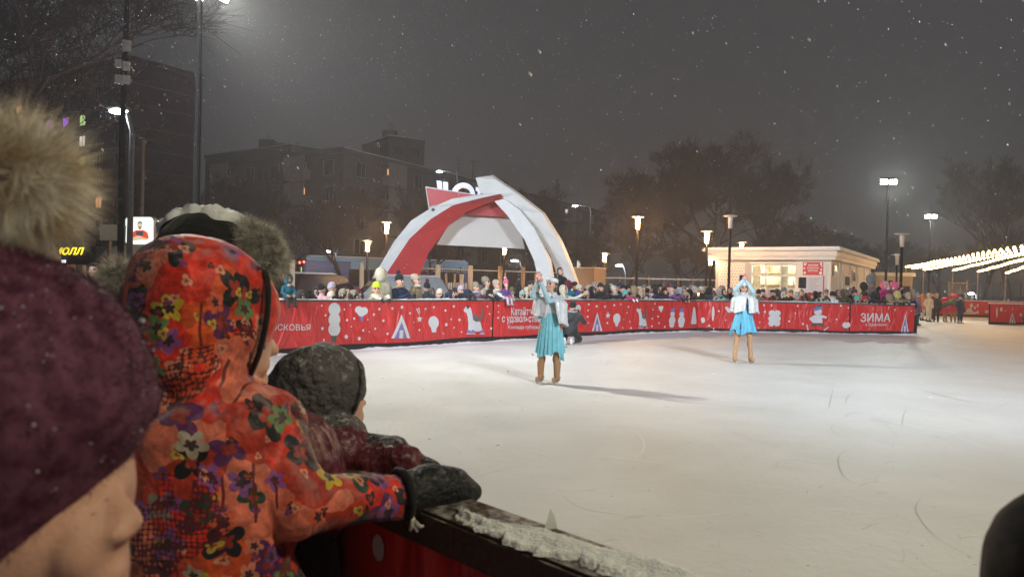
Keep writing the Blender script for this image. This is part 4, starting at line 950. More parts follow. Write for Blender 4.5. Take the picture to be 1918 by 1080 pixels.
M_ = [(678, 590), (708, 538), (723, 513), (767, 447), (807, 410), (847, 385), (900, 371), (937, 363)]
I_ = [(762, 590), (778, 540), (787, 513), (803, 473), (842, 420), (873, 398), (913, 380), (946, 371)]
D3 = lambda pl, d0, d1=None: [(x, y, d0 + ((d1 or d0) - d0) * i / (len(pl) - 1)) for i, (x, y) in enumerate(pl)]
sweep([D3(O_, 27.15, 26.7), D3(M_, 26.9, 26.5), D3(I_, 27.5, 26.9), D3([((a[0] + b[0]) / 2, (a[1] + b[1]) / 2) for a, b in zip(O_, I_)], 28.3, 27.6)], 'left_limb', [M_AW, M_AR], ar, [0, 1, 0, 0])
Lr = [(891, 333), (899, 362), (943, 371), (975, 393), (1005, 433), (1030, 477), (1043, 513), (1056, 590)]
Rr = [(919, 329), (930, 337), (967, 362), (1016, 400), (1049, 452), (1071, 505), (1081, 535), (1092, 590)]
sh_ = lambda pl, dx, dy=0: [(x + dx, y + dy) for x, y in pl]
sweep([D3(Lr, 26.5, 27.6), D3(Rr, 26.4, 27.5), D3(sh_(Rr, 4.5, -1.5), 26.7, 27.9), D3(sh_(Lr, 6, -2), 27.0, 28.2)], 'rear_limb', [M_AW], ar)
Lf = [(926, 377), (950, 403), (982, 448), (1000, 487), (1006, 513), (1014, 590)]; Rf = [(944, 372), (974, 394), (1001, 428), (1029, 487), (1034, 515), (1044, 590)]
sweep([D3(Lf, 26.75, 26.3), D3(Rf, 26.7, 26.2), D3(sh_(Rf, 3.5, -1), 27.0, 26.5), D3(sh_(Lf, 3, -1), 27.2, 26.8)], 'front_limb', [M_AW], ar)
def slab(pl, D0, th, name, m_):
    a = [at(x, y, D0) - AO for x, y in pl]; b = [q + Vector((0, th, 0)) for q in a]; n = len(pl)
    return MB().add(a + b, [tuple(range(n)), tuple(range(2 * n - 1, n - 1, -1))] + [(k, (k + 1) % n, (k + 1) % n + n, k + n) for k in range(n)]).build(name, m_, ar)
slab([(797.5, 350), (893, 365.5), (938, 378), (952, 406), (868, 396), (806, 402)], 27.75, .18, 'star_point', M_AR)
slab([(797, 349), (893, 364.5), (893, 366), (797, 351.5)], 27.70, .04, 'star_edge', M_AW); slab([(796.5, 350), (798, 350), (806.5, 402), (804.5, 402)], 27.70, .04, 'star_edge', M_AW)
slab([(818, 458), (842, 418), (870, 395), (952, 404.5), (974, 427), (983, 466)], 28.0, .12, 'white_panel', M_AG)
slab([(850, 400), (938, 377), (952, 406)], 27.6, .06, 'star_fold', mat('arch_red_deep', (.42, .02, .025), .45))
M_LET = mat('sign_letter', (.7, .72, .78), .5, emit=(.72, .80, 1.0), es=.55)
def letter(pl, nm='sign_letter'): return slab(pl, 28.05, .25, nm, M_LET)
letter([(817.5, 338), (826.5, 339), (827.5, 356), (819.5, 354.5)]); letter([(829.5, 340), (838.5, 341), (838.5, 358), (830.5, 356.5)])
rg = [(867.5 + 22 * math.cos(R(a)), 364 - 22 * math.sin(R(a))) for a in range(-6, 187, 12)] + [(867.5 + 13.5 * math.cos(R(a)), 364 - 13.5 * math.sin(R(a))) for a in range(186, -7, -12)]
letter(rg); letter([(891, 350), (899, 351.5), (899.5, 366), (894.5, 366), (894.5, 357), (891, 356.5)])
# small camera pod on the limb
MB().ell(at(816, 392, 27.0) - AO, (.28, .25, .16), 14, 8).build('camera_pod', M_AW, ar, True); MB().tube([at(812, 392.5, 26.78) - AO, at(811, 392.5, 26.70) - AO], .06, 10).build('camera_lens', M_PD, ar)
# ================================================================== wooden posts, fences, shed
M_WOOD = mat('pale_wood', (.52, .38, .24), .7, noise=.2, nscale=3, bump=.3, bscale=15)
for px, py, D, w in ((544.5, 487, 21.0, .17), (676, 491, 27.5, .15), (818, 495, 27, .155), (880, 497, 30, .165), (935, 498, 32.5, .16), (978.5, 500, 35, .155), (1097, 502, 36, .14), (1118, 503, 38, .14)):
    p = gx(px, D, 0); z = at(px, py, D).z; me = MB().box((0, 0, z / 2), (w, w, z)).mesh('wooden_post'); bevel_mesh(me, .012, 2)
    o = link('wooden_post', me, M_WOOD); o.location = (p.x, p.y, 0); o.rotation_euler = (0, R(random.uniform(-.6, .6)), .5)
    tag(o, 'pale squared timber post standing behind the spectators' if px not in (544.5, 676) else ('pale timber post beside the teal-hooded child' if px < 600 else 'pale timber post in front of the bus'), 'post', 'timber posts behind the spectators')
M_IRON = mat('iron', (.03, .027, .025), .6)
def fence(px0, D0, px1, D1, ztop, step, label, m_=M_IRON, zb=.1, snow=True, nposts=8):
    a = gx(px0, D0, 0); b = gx(px1, D1, 0); d = b - a; L = d.length; d /= L; root = empty('fence', a); tag(root, label, 'fence'); RM = Matrix.Rotation(math.atan2(d.y, d.x), 4, 'Z')
    for z in (.25, ztop - .18): MB().box(d * L / 2 + Vector((0, 0, z)), (L, .03, .05), RM).build('rail', m_, root)
    if snow: MB().box(d * L / 2 + Vector((0, 0, ztop - .13)), (L, .04, .045), RM).build('snow_line', SNOW, root)
    mb = MB(); n = int(L / step)
    for k in range(n): mb.box(d * (k + .5) * step + Vector((0, 0, (ztop + zb) / 2)), (.025, .022, ztop - zb + .02 * (k % 2)), RM)
    q = mb.build('pickets', m_, root); q['kind'] = 'stuff'
    for k in range(nposts + 1): MB().box(d * (L * k / nposts) + Vector((0, .03, ztop / 2)), (.07, .07, ztop + .1), RM).build('post', m_, root)
fence(775, 42, 1085, 48, 2.45, .14, 'dark iron picket fence behind the timber posts'); fence(1132, 38, 1352, 38, 2.1, .6, 'open iron railing with snowy top rail left of the kiosk', m_=M_POLEG)
fence(1690, 62, 1990, 58, 2.6, .5, 'dim plank-railed fence beyond the hanging bulbs', m_=mat('dull_wood', (.10, .075, .06), .9), snow=False)
pf = empty('picket_fence', gx(795, 33.0, 0)); tag(pf, 'low white picket fence with snow between timber posts', 'fence')
ME_PK = MB().prism([(-.035, 0), (.035, 0), (.035, .30), (0, .36), (-.035, .30)], 0, .02).mesh('picket'); ME_PK.materials.append(mat('picket_white', (.62, .66, .70), .6))
for k in range(19):
    o = bpy.data.objects.new('picket', ME_PK); COL.objects.link(o); o.parent = pf; o.location = (.04 + k * .118, .02 * (k % 3), 1.18); o.rotation_euler = (0, R(random.uniform(-5, 5)), 0)
MB().box((1.15, .05, 1.16), (2.4, .3, .05)).build('ledge', M_RAIL, pf); MB().box((1.15, .05, .56), (2.3, .2, 1.1)).build('base', M_DARKBOARD, pf)
for k, (px, tl) in enumerate(((842, -6), (848, 2), (859, 5), (864, -2))):
    o = MB().box((0, 0, .95), (.09, .03, 1.9)).build('leaning_plank', M_WOOD); o.location = gx(px, 30.5, 0); o.rotation_euler = (R(3), R(tl), 0); tag(o, 'rough pale plank leaning among the timber posts', 'plank', 'leaning planks')
sd = empty('shed', gx(1104, 33, 0), R(-38)); tag(sd, 'plain brown box shed right of the arch', 'shed')
me = MB().box((0, 0, 1.15), (1.05, 1.05, 2.3)).mesh('wall'); link('wall', me, mat('shed_brown', (.30, .20, .12), .8, noise=.1, nscale=2), sd); sd.location.z = .0
MB().box((0, 0, 2.335), (1.15, 1.15, .06)).build('roof', mat('shed_roof', (.5, .42, .32), .7), sd)
# lattice frame beyond the ice
lf = empty('lattice_gate', gx(1776, 50, 0)); tag(lf, 'pale lattice gate frame under the hanging bulbs', 'gate')
for x, z, sx_, sz in ((.65, 2.3, 1.4, .07), (.65, 1.62, 1.4, .07), (0, 1.2, .07, 2.4), (1.3, 1.25, .08, 2.5)): MB().box((x, 0, z), (sx_, .06, sz)).build('bar', M_BELT, lf)
for k in range(4):
    for s_ in (-1, 1): MB().box((.17 + k * .32, .0 + s_ * .015, 1.96), (.03, .02, .78), Matrix.Rotation(R(28 * s_), 4, 'Y')).build('slat', M_BELT, lf)
ct = empty('cabin', gx(1655, 48, 0)); tag(ct, 'pale flat-roofed cabin behind the kiosk', 'cabin')
MB().box((0, 0, 1.3), (2.4, 2.4, 2.6)).build('wall', mat('cabin_wall', (.42, .36, .28), .8, noise=.1), ct); MB().box((0, 0, 2.72), (2.7, 2.7, .24)).build('roof', M_KT, ct); MB().box((.3, -1.22, 1.7), (1.5, .03, .5)).build('window', M_GLASS, ct)
# ================================================================== CARS and BUS
M_TYRE = mat('tyre', (.015, .015, .015), .9); M_RIM = mat('rim', (.35, .35, .36), .35, metal=.8); M_TAIL = mat('tail_light', (.5, .02, .02), .3, emit=(1, .06, .03), es=14); M_TAIL0 = mat('tail_off', (.25, .01, .01), .3); M_HEAD = mat('headlamp', (.7, .7, .7), .2)
def car(px, D, rz, col, label, lit=False, suv=True, snow=True, group='cars parked beyond the boards'):
    p = gx(px, D, 0); root = empty('parked_car', (p.x, p.y, 0), rz); tag(root, label, 'car', group)
    paint = mat('paint_%s' % '_'.join('%.2f' % c for c in col), col, .32, spec=.6, noise=.1, nscale=3)
    H = 1.70 if suv else 1.46
    low = [(-2.2, .28), (2.15, .28), (2.25, .50), (2.2, .80), (1.1, .98), (-2.15, 1.0), (-2.25, .62)]
    me = MB().prism(low, -.88, .88).mesh('body'); bevel_mesh(me, .06, 3); link('body', me, paint, root, False)
    cab = [(-2.05, .985), (-1.75, H - .08), (-1.5, H), (.35, H), (.6, H - .06), (1.25, .97)]
    mb = MB(); n = len(cab)
    vs = [(x, -.86 + (.14 if z > 1.2 else 0), z) for x, z in cab] + [(x, .86 - (.14 if z > 1.2 else 0), z) for x, z in cab]
    mb.add(vs, [tuple(range(n)), tuple(range(2 * n - 1, n - 1, -1))] + [(k, (k + 1) % n, (k + 1) % n + n, k + n) for k in range(n)]); me = mb.mesh('cabin'); bevel_mesh(me, .05, 2); link('cabin', me, paint, root)
    for sgn in (-1, 1):
        for x0, x1 in ((-1.55, -.62), (-.5, .42)):
            MB().add([(x0, sgn * .835, 1.06), (x1 + (.35 if x1 > 0 else 0), sgn * .835, 1.06), (x1, sgn * .735, H - .14), (x0 + (.1 if x0 < -1 else 0), sgn * .735, H - .14)], [(0, 1, 2, 3)] if sgn < 0 else [(3, 2, 1, 0)]).build('side_window', M_GLASS, root)
        for x in (-1.4, 1.35):
            w = MB().tube([(x, sgn * .72, .33), (x, sgn * .90, .33)], .33, 20).build('wheel', M_TYRE, root); MB().tube([(x, sgn * .901, .33), (x, sgn * .912, .33)], .2, 14).build('rim', M_RIM, w)
        me = MB().box((-2.21, sgn * .70, .86 if not suv else .98), (.12, .22, .16 if not suv else .34)).mesh('tail_light'); bevel_mesh(me, .02); link('tail_light', me, M_TAIL if lit else M_TAIL0, root)
        me = MB().box((2.18, sgn * .66, .70), (.12, .30, .14)).mesh('headlight'); bevel_mesh(me, .02); link('headlight', me, M_HEAD, root)
        MB().box((.72, sgn * 1.0, 1.06), (.14, .2, .14)).build('mirror', paint, root)
    MB().add([(-2.075, -.70, 1.06), (-2.075, .70, 1.06), (-1.83, .62, H - .16), (-1.83, -.62, H - .16)], [(0, 1, 2, 3)]).build('rear_window', M_GLASS, root)
    MB().add([(1.20, -.74, 1.04), (1.20, .74, 1.04), (.68, .64, H - .12), (.68, -.64, H - .12)], [(3, 2, 1, 0)]).build('windscreen', M_GLASS, root)
    MB().box((-2.26, 0, .66), (.02, .52, .12)).build('number_plate', M_PW, root)
    if lit: MB().box((-1.80, 0, H - .06), (.06, .5, .05)).build('brake_light', M_TAIL, root)
    if snow:
        vs = []; fs = []
        for i in range(13):
            for j in range(9):
                x = -1.72 + 2.1 * i / 12; y = -.66 + 1.32 * j / 8; e = min(i, 12 - i, j, 8 - j)
                vs.append((x, y, H + .005 + (.0 if e == 0 else .05 + .02 * math.sin(i * 1.3 + j))))
                if i and j: fs.append(((i - 1) * 9 + j - 1, i * 9 + j - 1, i * 9 + j, (i - 1) * 9 + j))
        MB().add(vs, fs).build('roof_snow', SNOW, root, True)
car(597, 25.5, R(62), (.05, .02, .02), 'dark car with glowing red brake lights behind the boards', True); car(733, 26.0, R(200), (.22, .22, .23), 'grey car with snowy roof beside the hooded adult', False)
for px, D, c, rz in ((1205, 34, (.4, .36, .3), 1.5), (1262, 35, (.1, .09, .09), 1.7), (1318, 34.5, (.45, .42, .36), 3.0), (1165, 34, (.25, .2, .18), 1.4)): car(px, D, rz, c, 'snow-covered parked car behind the crowd left of the kiosk', group='snow-covered cars left of the kiosk', suv=False)
M_BUS = mat('bus_blue', (.10, .17, .52), .35, noise=.08, nscale=2); M_BUSL = mat('bus_light', (.22, .52, .88), .4)
bs = empty('bus', gx(640, 47, 0), R(24)); tag(bs, 'blue city bus with dark windows beyond the parked cars', 'bus')
def bbx(nm, x0, x1, y0, y1, z0, z1, m_, bev=0):
    me = MB().box(((x0 + x1) / 2, (y0 + y1) / 2, (z0 + z1) / 2), (x1 - x0, y1 - y0, z1 - z0)).mesh(nm)
    if bev: bevel_mesh(me, bev, 3)
    return link(nm, me, m_, bs)
bbx('body', -2.6, 8.6, -1.25, 1.25, .35, 2.72, M_BUS, .08); bbx('roof', -2.5, 8.5, -1.2, 1.2, 2.722, 3.0, M_BUSL, .06); bbx('roof_band', .3, 8.4, -1.29, -1.252, 2.25, 2.72, M_BUSL)
for k in range(6): bbx('side_window', .2 + k * 1.35, 1.42 + k * 1.35, -1.275, -1.252, 1.15, 2.22, M_GLASS)
bbx('rear_window', -2.64, -2.602, -.95, .95, 1.55, 2.45, M_GLASS); bbx('roof_snow', -2.3, 8.3, -1.05, 1.05, 3.002, 3.07, SNOW)
for y in (-1.05, 1.05): bbx('marker_light', -2.66, -2.60, y - .12, y + .12, 2.55, 2.68, M_TAIL); bbx('tail_light', -2.66, -2.60, y - .1, y + .1, .8, 1.1, M_TAIL)
bbx('route_sign', -2.66, -2.641, -.15, .15, 1.9, 2.3, LIT['green'])
for x in (-1.2, 5.6):
    for y in (-1.0, 1.0): MB().tube([(x, y - .28, .5), (x, y + .28, .5)], .5, 18).build('wheel', M_TYRE, bs)
# ================================================================== LEFT: stalls, signs, poles
M_NEONY = mat('neon_yellow', (.9, .8, .1), .4, emit=(1.0, .78, .03), es=2.2); M_NEONW = mat('neon_white', (.9, .95, 1), .4, emit=(.75, .87, 1.0), es=2.2)
st = empty('market_stall', gx(134, 34, 0)); tag(st, 'market stall with black fascia and glowing yellow lettering', 'stall')
AO = Vector(st.location)
def slab2(pl, D0, th, name, m_, par):
    a = [at(x, y, D0) - AO for x, y in pl]; b = [q + Vector((0, th, 0)) for q in a]; n = len(pl)
    return MB().add(a + b, [tuple(range(n)), tuple(range(2 * n - 1, n - 1, -1))] + [(k, (k + 1) % n, (k + 1) % n + n, k + n) for k in range(n)]).build(name, m_, par)
slab2([(60, 466), (165, 460), (179, 462), (179, 494), (60, 496)], 34, 1.6, 'fascia', mat('fascia_black', (.02, .02, .02), .5), st)
def mp34(px, py): return at(px, py, 33.96) - AO
me = text_on('МОЛЛ', (99, 463, 158, 477), mp34, 'sign_lettering', M_NEONY, st, .03, .35)
slab2([(83, 459), (99, 459), (97, 478), (88, 477)], 33.97, .02, 'sign_panel', mat('panel_blue', (.3, .5, .8), .4, emit=(.45, .68, 1.0), es=1.3), st); text_on('Е', (86, 462, 96, 475), lambda px, py: at(px, py, 33.93) - AO, 'sign_lettering', mat('dark_print', (.02, .03, .1), .5), st, .03, 0)
slab2([(92, 485), (123, 486.5), (123, 492), (92, 491.5)], 33.97, .02, 'sign_strip', M_NEONW, st)
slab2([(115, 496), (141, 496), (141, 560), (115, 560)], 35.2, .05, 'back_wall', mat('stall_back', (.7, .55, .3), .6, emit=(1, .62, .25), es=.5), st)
for k in range(4): slab2([(118 + k * 6, 497), (120.5 + k * 6, 497), (120.5 + k * 6, 560), (118 + k * 6, 560)], 34.6, .05, 'slat', mat('slat_gold', (.35, .2, .06), .5), st)
slab2([(141, 496), (155, 496), (155, 585), (141, 585)], 34.2, .3, 'side_post', mat('post_white', (.6, .55, .5), .6), st); slab2([(62, 496), (113, 496), (113, 585), (62, 585)], 34.3, .1, 'counter', M_DARKBOARD, st)
lb = empty('light_box', gx(261, 30, 0)); tag(lb, 'glowing rounded square sign with a man in red shirt and apron', 'sign'); AO = Vector(lb.location)
def rr(x0, y0, x1, y1, r):
    out = []
    for cx_, cy_, a0 in ((x1 - r, y0 + r, -90), (x1 - r, y1 - r, 0), (x0 + r, y1 - r, 90), (x0 + r, y0 + r, 180)):
        out += [(cx_ + r * math.cos(R(a0 + k * 18)), cy_ + r * math.sin(R(a0 + k * 18))) for k in range(6)]
    return out
slab2(rr(233, 405, 288, 459, 8), 30.02, .35, 'case', mat('sign_case', (.3, .3, .28), .5), lb); slab2(rr(235, 406.5, 287, 457.5, 7), 29.99, .02, 'face', mat('sign_face', (.8, .85, .8), .5, emit=(.86, 1.0, .93), es=1.05), lb)
pr = lambda nm, pl, col, dz=.0: slab2(pl, 29.975 - dz, .004, nm, mat('signprint_' + '_'.join('%.2f' % c for c in col), col, .5, emit=col, es=.8), lb)
pr('printed_shirt', [(246, 446), (248, 435), (255, 431), (269, 431), (276, 435), (279, 446), (272, 449), (252, 449)], (.8, .10, .04)); pr('printed_apron', [(255, 433), (268, 433), (268, 441), (255, 441)], (.08, .08, .1), .006)
pr('printed_arms', [(246, 446), (258, 441), (276, 447), (278, 450), (266, 449), (252, 451), (246, 450)], (.85, .62, .42), .012); pr('printed_head', circ(262, 422, 4.8, 6.5, 14), (.85, .68, .52)); pr('printed_hair', [(257, 420), (258, 416), (262, 414), (266, 416), (267, 420), (262, 417.5)], (.25, .2, .16), .006); pr('printed_beard', [(258.5, 424), (265.5, 424), (264.5, 428.5), (262, 430), (259.5, 428.5)], (.35, .25, .18), .006)
slab2([(257, 459), (265, 459), (265, 585), (257, 585)], 30.1, .15, 'post', M_POLEG, lb)
ul = empty('shop_letter', gx(300, 30.5, 0)); tag(ul, 'white glowing letter beside the rounded sign', 'sign'); AO = Vector(ul.location)
slab2([(290, 413), (296, 413), (297, 422), (303, 422), (304, 413), (312, 414), (309, 427), (303, 429), (294, 428)], 30.5, .15, 'letter', M_NEONW, ul); slab2([(299, 429), (302, 429), (302, 580), (299, 580)], 30.6, .08, 'post', M_POLEG, ul)
bx = empty('equipment_box', gx(203, 22, 0)); tag(bx, 'beige equipment box on a post left of the rounded sign', 'box'); AO = Vector(bx.location)
slab2([(186, 420), (219, 421), (219, 450), (187, 450)], 22, .45, 'case', mat('box_beige', (.45, .37, .28), .7, noise=.1), bx); slab2([(218, 419.5), (223, 421), (222, 449), (219, 450.5)], 22.02, .4, 'edge', M_RAIL, bx); slab2([(200, 450), (205, 450), (205, 640), (200, 640)], 22.1, .12, 'post', M_POLEG, bx)
def dome(px, py0, py1, D, rpx, label, valance):
    p = gx(px, D, 0); k = FPX / D; r = rpx / k; z1 = at(px, py0, D).z; z0 = at(px, py1, D).z
    root = empty('dome_tent', (p.x, p.y, 0)); tag(root, label, 'tent', 'domed tents at the left'); h = z1 - z0
    MB().lathe([(r, z0)] + [(r * math.cos(R(a)), z0 + h * math.sin(R(a))) for a in (12, 25, 40, 55, 70, 82)] + [(.02, z1)], 28).build('canopy', mat('tent_cloth', (.55, .48, .36), .7, noise=.1), root, True)
    MB().lathe([(r * 1.01, z0 - .22), (r * 1.02, z0 - .22), (r * 1.02, z0 + .02), (r * 1.01, z0 + .02)], 28).build('valance', valance, root)
    for k_ in range(4): a = R(45 + 90 * k_); MB().tube([(r * .95 * math.cos(a), r * .95 * math.sin(a), 0), (r * .95 * math.cos(a), r * .95 * math.sin(a), z0)], .03, 6).build('leg', M_POLEG, root)
dome(247, 458, 483, 27, 52, 'cream domed tent with red valance below the rounded sign', mat('valance_red', (.5, .06, .05), .6)); dome(45, 430, 492, 20, 58, 'pale domed tent behind the purple hat', mat('valance_cream', (.5, .45, .38), .6))
# tall pole carrying sign plates
pp = empty('sign_pole', gx(224, 19, 0)); tag(pp, 'tall leaning pole with five pale sign plates', 'pole'); AO = Vector(pp.location)
MB().tube([Vector((0, 0, 0)), at(229, 250, 19) - AO, at(239, -30, 19) - AO], [.09, .075, .06], 10).build('pole', M_POLE, pp)
for x0, y0, x1, y1 in ((229, 74, 245, 97), (215, 110, 227, 127), (229.5, 114, 243, 133), (215, 139, 228, 157), (229, 140, 243.5, 158)):
    slab2([(x0, y0), (x1, y0 + 2), (x1 - .5, y1), (x0, y1 - 1)], 18.85, .03, 'sign_plate', mat('plate', (.38, .34, .31), .6, noise=.35, nscale=9), pp)
gp = empty('utility_pole', gx(262, 36, 0)); tag(gp, 'grey utility pole right of the sign plates', 'pole'); z = at(262, 268, 36).z
MB().tube([(0, 0, 0), (0, 0, z)], [.12, .10], 10).build('pole', M_POLEG, gp); MB().ell((0, 0, z + .1), (.18, .18, .14), 12, 8).build('head', M_POLEG, gp, True)
# ================================================================== PEOPLE
HC0 = Vector((0, 0, 1.45))          # neck pivot
def head_prims(hs=1.0, pivot=HC0, tilt=0.0, turn=0.0, off=(0, 0, 0), fine=False):
    """head facing -Y; indices 0 skin 5 hair 6 eye 7 lip"""
    M = Matrix.Rotation(turn, 3, 'Z') @ Matrix.Rotation(tilt, 3, 'X')
    o = Vector(off)
    def T(p): return pivot + o + M @ ((Vector(p) - pivot) * hs)
    def S(r): return Vector(r) * hs
    P = [ell(T((0, .005, 1.600)), S((.076, .094, .105)), 0, M), ell(T((0, -.030, 1.535)), S((.058, .066, .062)), 0, M), ell(T((0, -.055, 1.515)), S((.036, .040, .034)), 0, M),
         cap(T((0, -.088, 1.605)), T((0, -.112, 1.570)), .009 * hs, .015 * hs, 0), cap(T((0, -.006, 1.42)), T((0, .0, 1.52)), .056 * hs, .052 * hs, 0),
         ell(T((.034, -.072, 1.56)), S((.026, .026, .026)), 0, M), ell(T((-.034, -.072, 1.56)), S((.026, .026, .026)), 0, M)]
    for s in (-1, 1):
        P.append(ell(T((s * .078, .008, 1.580)), S((.012, .022, .032)), 0, M))
        P.append(ell(T((s * .031, -.0865, 1.600)), S((.014, .009, .0065)), 6, M))
        P.append(cap(T((s * .018, -.090, 1.620)), T((s * .046, -.082, 1.621)), .0055 * hs, .0045 * hs, 5))
    P.append(ell(T((0, -.092, 1.530)), S((.022, .010, .0075)), 7, M))
    return P
def hand_prims(c, d, up, s=1.0, mi=4, mitten=True):
    """mitten (thumb apart) or gloved hand of five fingers at wrist c pointing along d"""
    c = Vector(c); d = Vector(d).normalized(); up = Vector(up); side = d.cross(up).normalized(); up = side.cross(d).normalized()
    P = [ell(c + d * .045 * s, (.042 * s, .042 * s, .042 * s), mi)]
    if mitten:
        P += [cap(c + d * .05 * s, c + d * .13 * s, .042 * s, .036 * s, mi), cap(c + d * .03 * s + side * .03 * s, c + d * .085 * s + side * .062 * s, .018 * s, .016 * s, mi)]
    else:
        P += [cap(c + d * .02 * s - side * .018 * s, c + d * .075 * s - side * .024 * s, .022 * s, .020 * s, mi), cap(c + d * .02 * s + side * .018 * s, c + d * .075 * s + side * .022 * s, .022 * s, .020 * s, mi)]
        for k, L in enumerate((.068, .080, .074, .058)):
            o = side * ((-.033 + .022 * k) * s); b = c + d * .085 * s + o
            m = b + d * L * .5 * s + o * .12; e = m + (d * .8 - up * .35).normalized() * L * .45 * s + o * .10
            P += [cap(b, m, .0095 * s, .009 * s, mi), cap(m, e, .009 * s, .0075 * s, mi)]
        P += [cap(c + d * .02 * s + side * .03 * s * -1, c + d * .05 * s - side * .058 * s, .013 * s, .011 * s, mi), cap(c + d * .05 * s - side * .058 * s, c + d * .085 * s - side * .066 * s, .011 * s, .009 * s, mi)]
    return P
def body_prims(pose='stand', hs=1.0, lean=0.0, turn=0.0, sc=1.0, perp=.4):
    def Ln(p):           # bend the upper body forward from the hips
        x, y, z = p
        if z > .88: y -= lean * (z - .88); z -= lean * lean * .35 * (z - .88)
        return (x, y, z)
    P = []
    nk = Vector(Ln((0, 0, 1.45))); off = nk - HC0
    P += head_prims(hs, HC0, R(-4) + lean * -.1, turn, off)
    c1 = lambda a, b, ra, rb, mi: cap(Ln(a), Ln(b), ra, rb, mi)
    P += [c1((0, .01, 1.38), (0, .0, 1.465), .095, .080, 1), ell(Ln((0, .0, 1.25)), (.200, .135, .20), 1), ell(Ln((0, .0, 1.06)), (.195, .145, .24), 1), ell(Ln((0, .005, .88)), (.20, .15, .20), 1), c1((-.155, .0, 1.365), (.155, .0, 1.365), .078, .078, 1)]
    sh = [Ln((s * .200, 0, 1.345)) for s in (-1, 1)]
    if pose == 'stand': el = [(s * .265, .03, 1.07) for s in (-1, 1)]; ha = [(s * .235, -.08, .85) for s in (-1, 1)]
    elif pose == 'pockets': el = [(s * .30, .06, 1.08) for s in (-1, 1)]; ha = [(s * .19, -.10, .95) for s in (-1, 1)]
    elif pose in ('rail', 'railhigh'):       # mittens laid on the rail top, wherever that is for this height
        zr = min(1.20 / sc, 1.62); yr = -max(.20, min(.50, (perp - .02) / sc - .10)); el = [(s * .29, yr * .45, (zr + 1.0) / 2 + .02) for s in (-1, 1)]; ha = [(s * .16, yr, zr) for s in (-1, 1)]
    elif pose == 'over':                       # forearms across the rail, mittens hanging on the ice side
        zr = min(1.235 / sc, 1.60); yr = -max(.22, min(.60, (perp + .13) / sc)); el = [(s * .25, yr * .55, zr + .03) for s in (-1, 1)]; ha = [(s * .14, yr, zr - .035) for s in (-1, 1)]
    elif pose == 'phone': el = [(-.25, -.16, 1.10), (.24, -.20, 1.12)]; ha = [(-.10, -.30, 1.30), (.08, -.34, 1.42)]
    elif pose == 'reach': el = [(-.27, .02, 1.08), (.36, -.20, 1.30)]; ha = [(-.2, -.12, .9), (.50, -.38, 1.42)]
    for i, s in enumerate((-1, 1)):
        e = Vector(el[i]); h = Vector(ha[i])
        if pose in ('stand', 'pockets'): e = Vector(Ln(e)); h = Vector(Ln(h))
        P += [cap(sh[i], e, .074, .062, 1), cap(e, h, .062, .050, 1)]
        d = (h - e).normalized()
        if pose == 'over': d = (d + Vector((0, -.2, -.9))).normalized()
        if pose == 'phone': d = (d + Vector((0, 0, .6))).normalized()
        P += hand_prims(h, d, (0, 0, 1) if abs(d.z) < .9 else (0, 1, 0))
        P += [cap((s * .09, 0, .86), (s * .10, .0, .48), .100, .075, 2), cap((s * .10, 0, .48), (s * .105, .015, .12), .074, .060, 2), cap((s * .105, .03, .055), (s * .125, -.13, .045), .055, .045, 3), cap((s * .105, .02, .06), (s * .105, .02, .2), .062, .068, 3)]
    return P
def sit_prims(hs=1.0, lean=.1):
    """child sitting on the rail (seat at z = 0), legs hanging over the front"""
    P = []; hp = Vector((0, 0, .58)); P += head_prims(hs, HC0, R(-10), 0, Vector((0, -lean * .5, .52)) - HC0)
    P += [cap((0, -.02, .44), (0, -.03, .53), .09, .078, 1), ell((0, 0, .30), (.18, .13, .20), 1), ell((0, .02, .13), (.17, .14, .16), 1), cap((-.13, -.01, .42), (.13, -.01, .42), .075, .075, 1)]
    for s in (-1, 1):
        e = Vector((s * .23, -.08, .22)); h = Vector((s * .13, -.24, .14))
        P += [cap((s * .165, -.01, .40), e, .066, .056, 1), cap(e, h, .056, .047, 1)] + hand_prims(h, Vector((-s * .3, -.8, -.2)), (0, 0, 1))
        P += [cap((s * .09, .0, .08), (s * .11, -.28, .08), .085, .075, 2), cap((s * .11, -.28, .08), (s * .11, -.33, -.16), .072, .062, 2), cap((s * .11, -.31, -.21), (s * .12, -.43, -.23), .055, .045, 3)]
    return P
# ---------------- headgear (same coordinates as the head, facing -Y)
def hood_mesh(k=1.0, rim=.018):
    mb = MB(); n, m_ = 30, 18; c = Vector((0, .018, 1.60)); vs = []; fs = []; idx = {}
    for i in range(m_ + 1):
        th = math.pi * i / m_ * .92
        for j in range(n):
            ph = 2 * math.pi * j / n
            v = Vector((math.sin(th) * math.cos(ph) * .112, math.sin(th) * math.sin(ph) * .130, math.cos(th) * .148))
            v.y += .02 * max(0, v.z) ; 
            if v.z < -.08: v.x *= 1.05; v.z -= .02
            idx[i, j] = len(vs); vs.append(c + v * k)
    def openf(i, j):
        th = math.pi * (i + .5) / m_ * .92; ph = 2 * math.pi * (j + .5) / n; d = Vector((math.sin(th) * math.cos(ph), math.sin(th) * math.sin(ph), math.cos(th)))
        return (d.x / .62) ** 2 + ((d.z + .08) / .70) ** 2 < 1 and d.y < 0
    for i in range(m_):
        for j in range(n):
            if not openf(i, j): fs.append((idx[i, j], idx[i + 1, j], idx[i + 1, (j + 1) % n], idx[i, (j + 1) % n]))
    mb.add(vs, fs)
    rm = [c + Vector((math.cos(R(a)) * .074, -.102 + .012 * math.sin(R(a)), math.sin(R(a)) * .108 - .012)) * k for a in range(0, 361, 15)]
    return mb.mesh('hood'), MB().tube(rm, rim, 8).mesh('hood_rim')
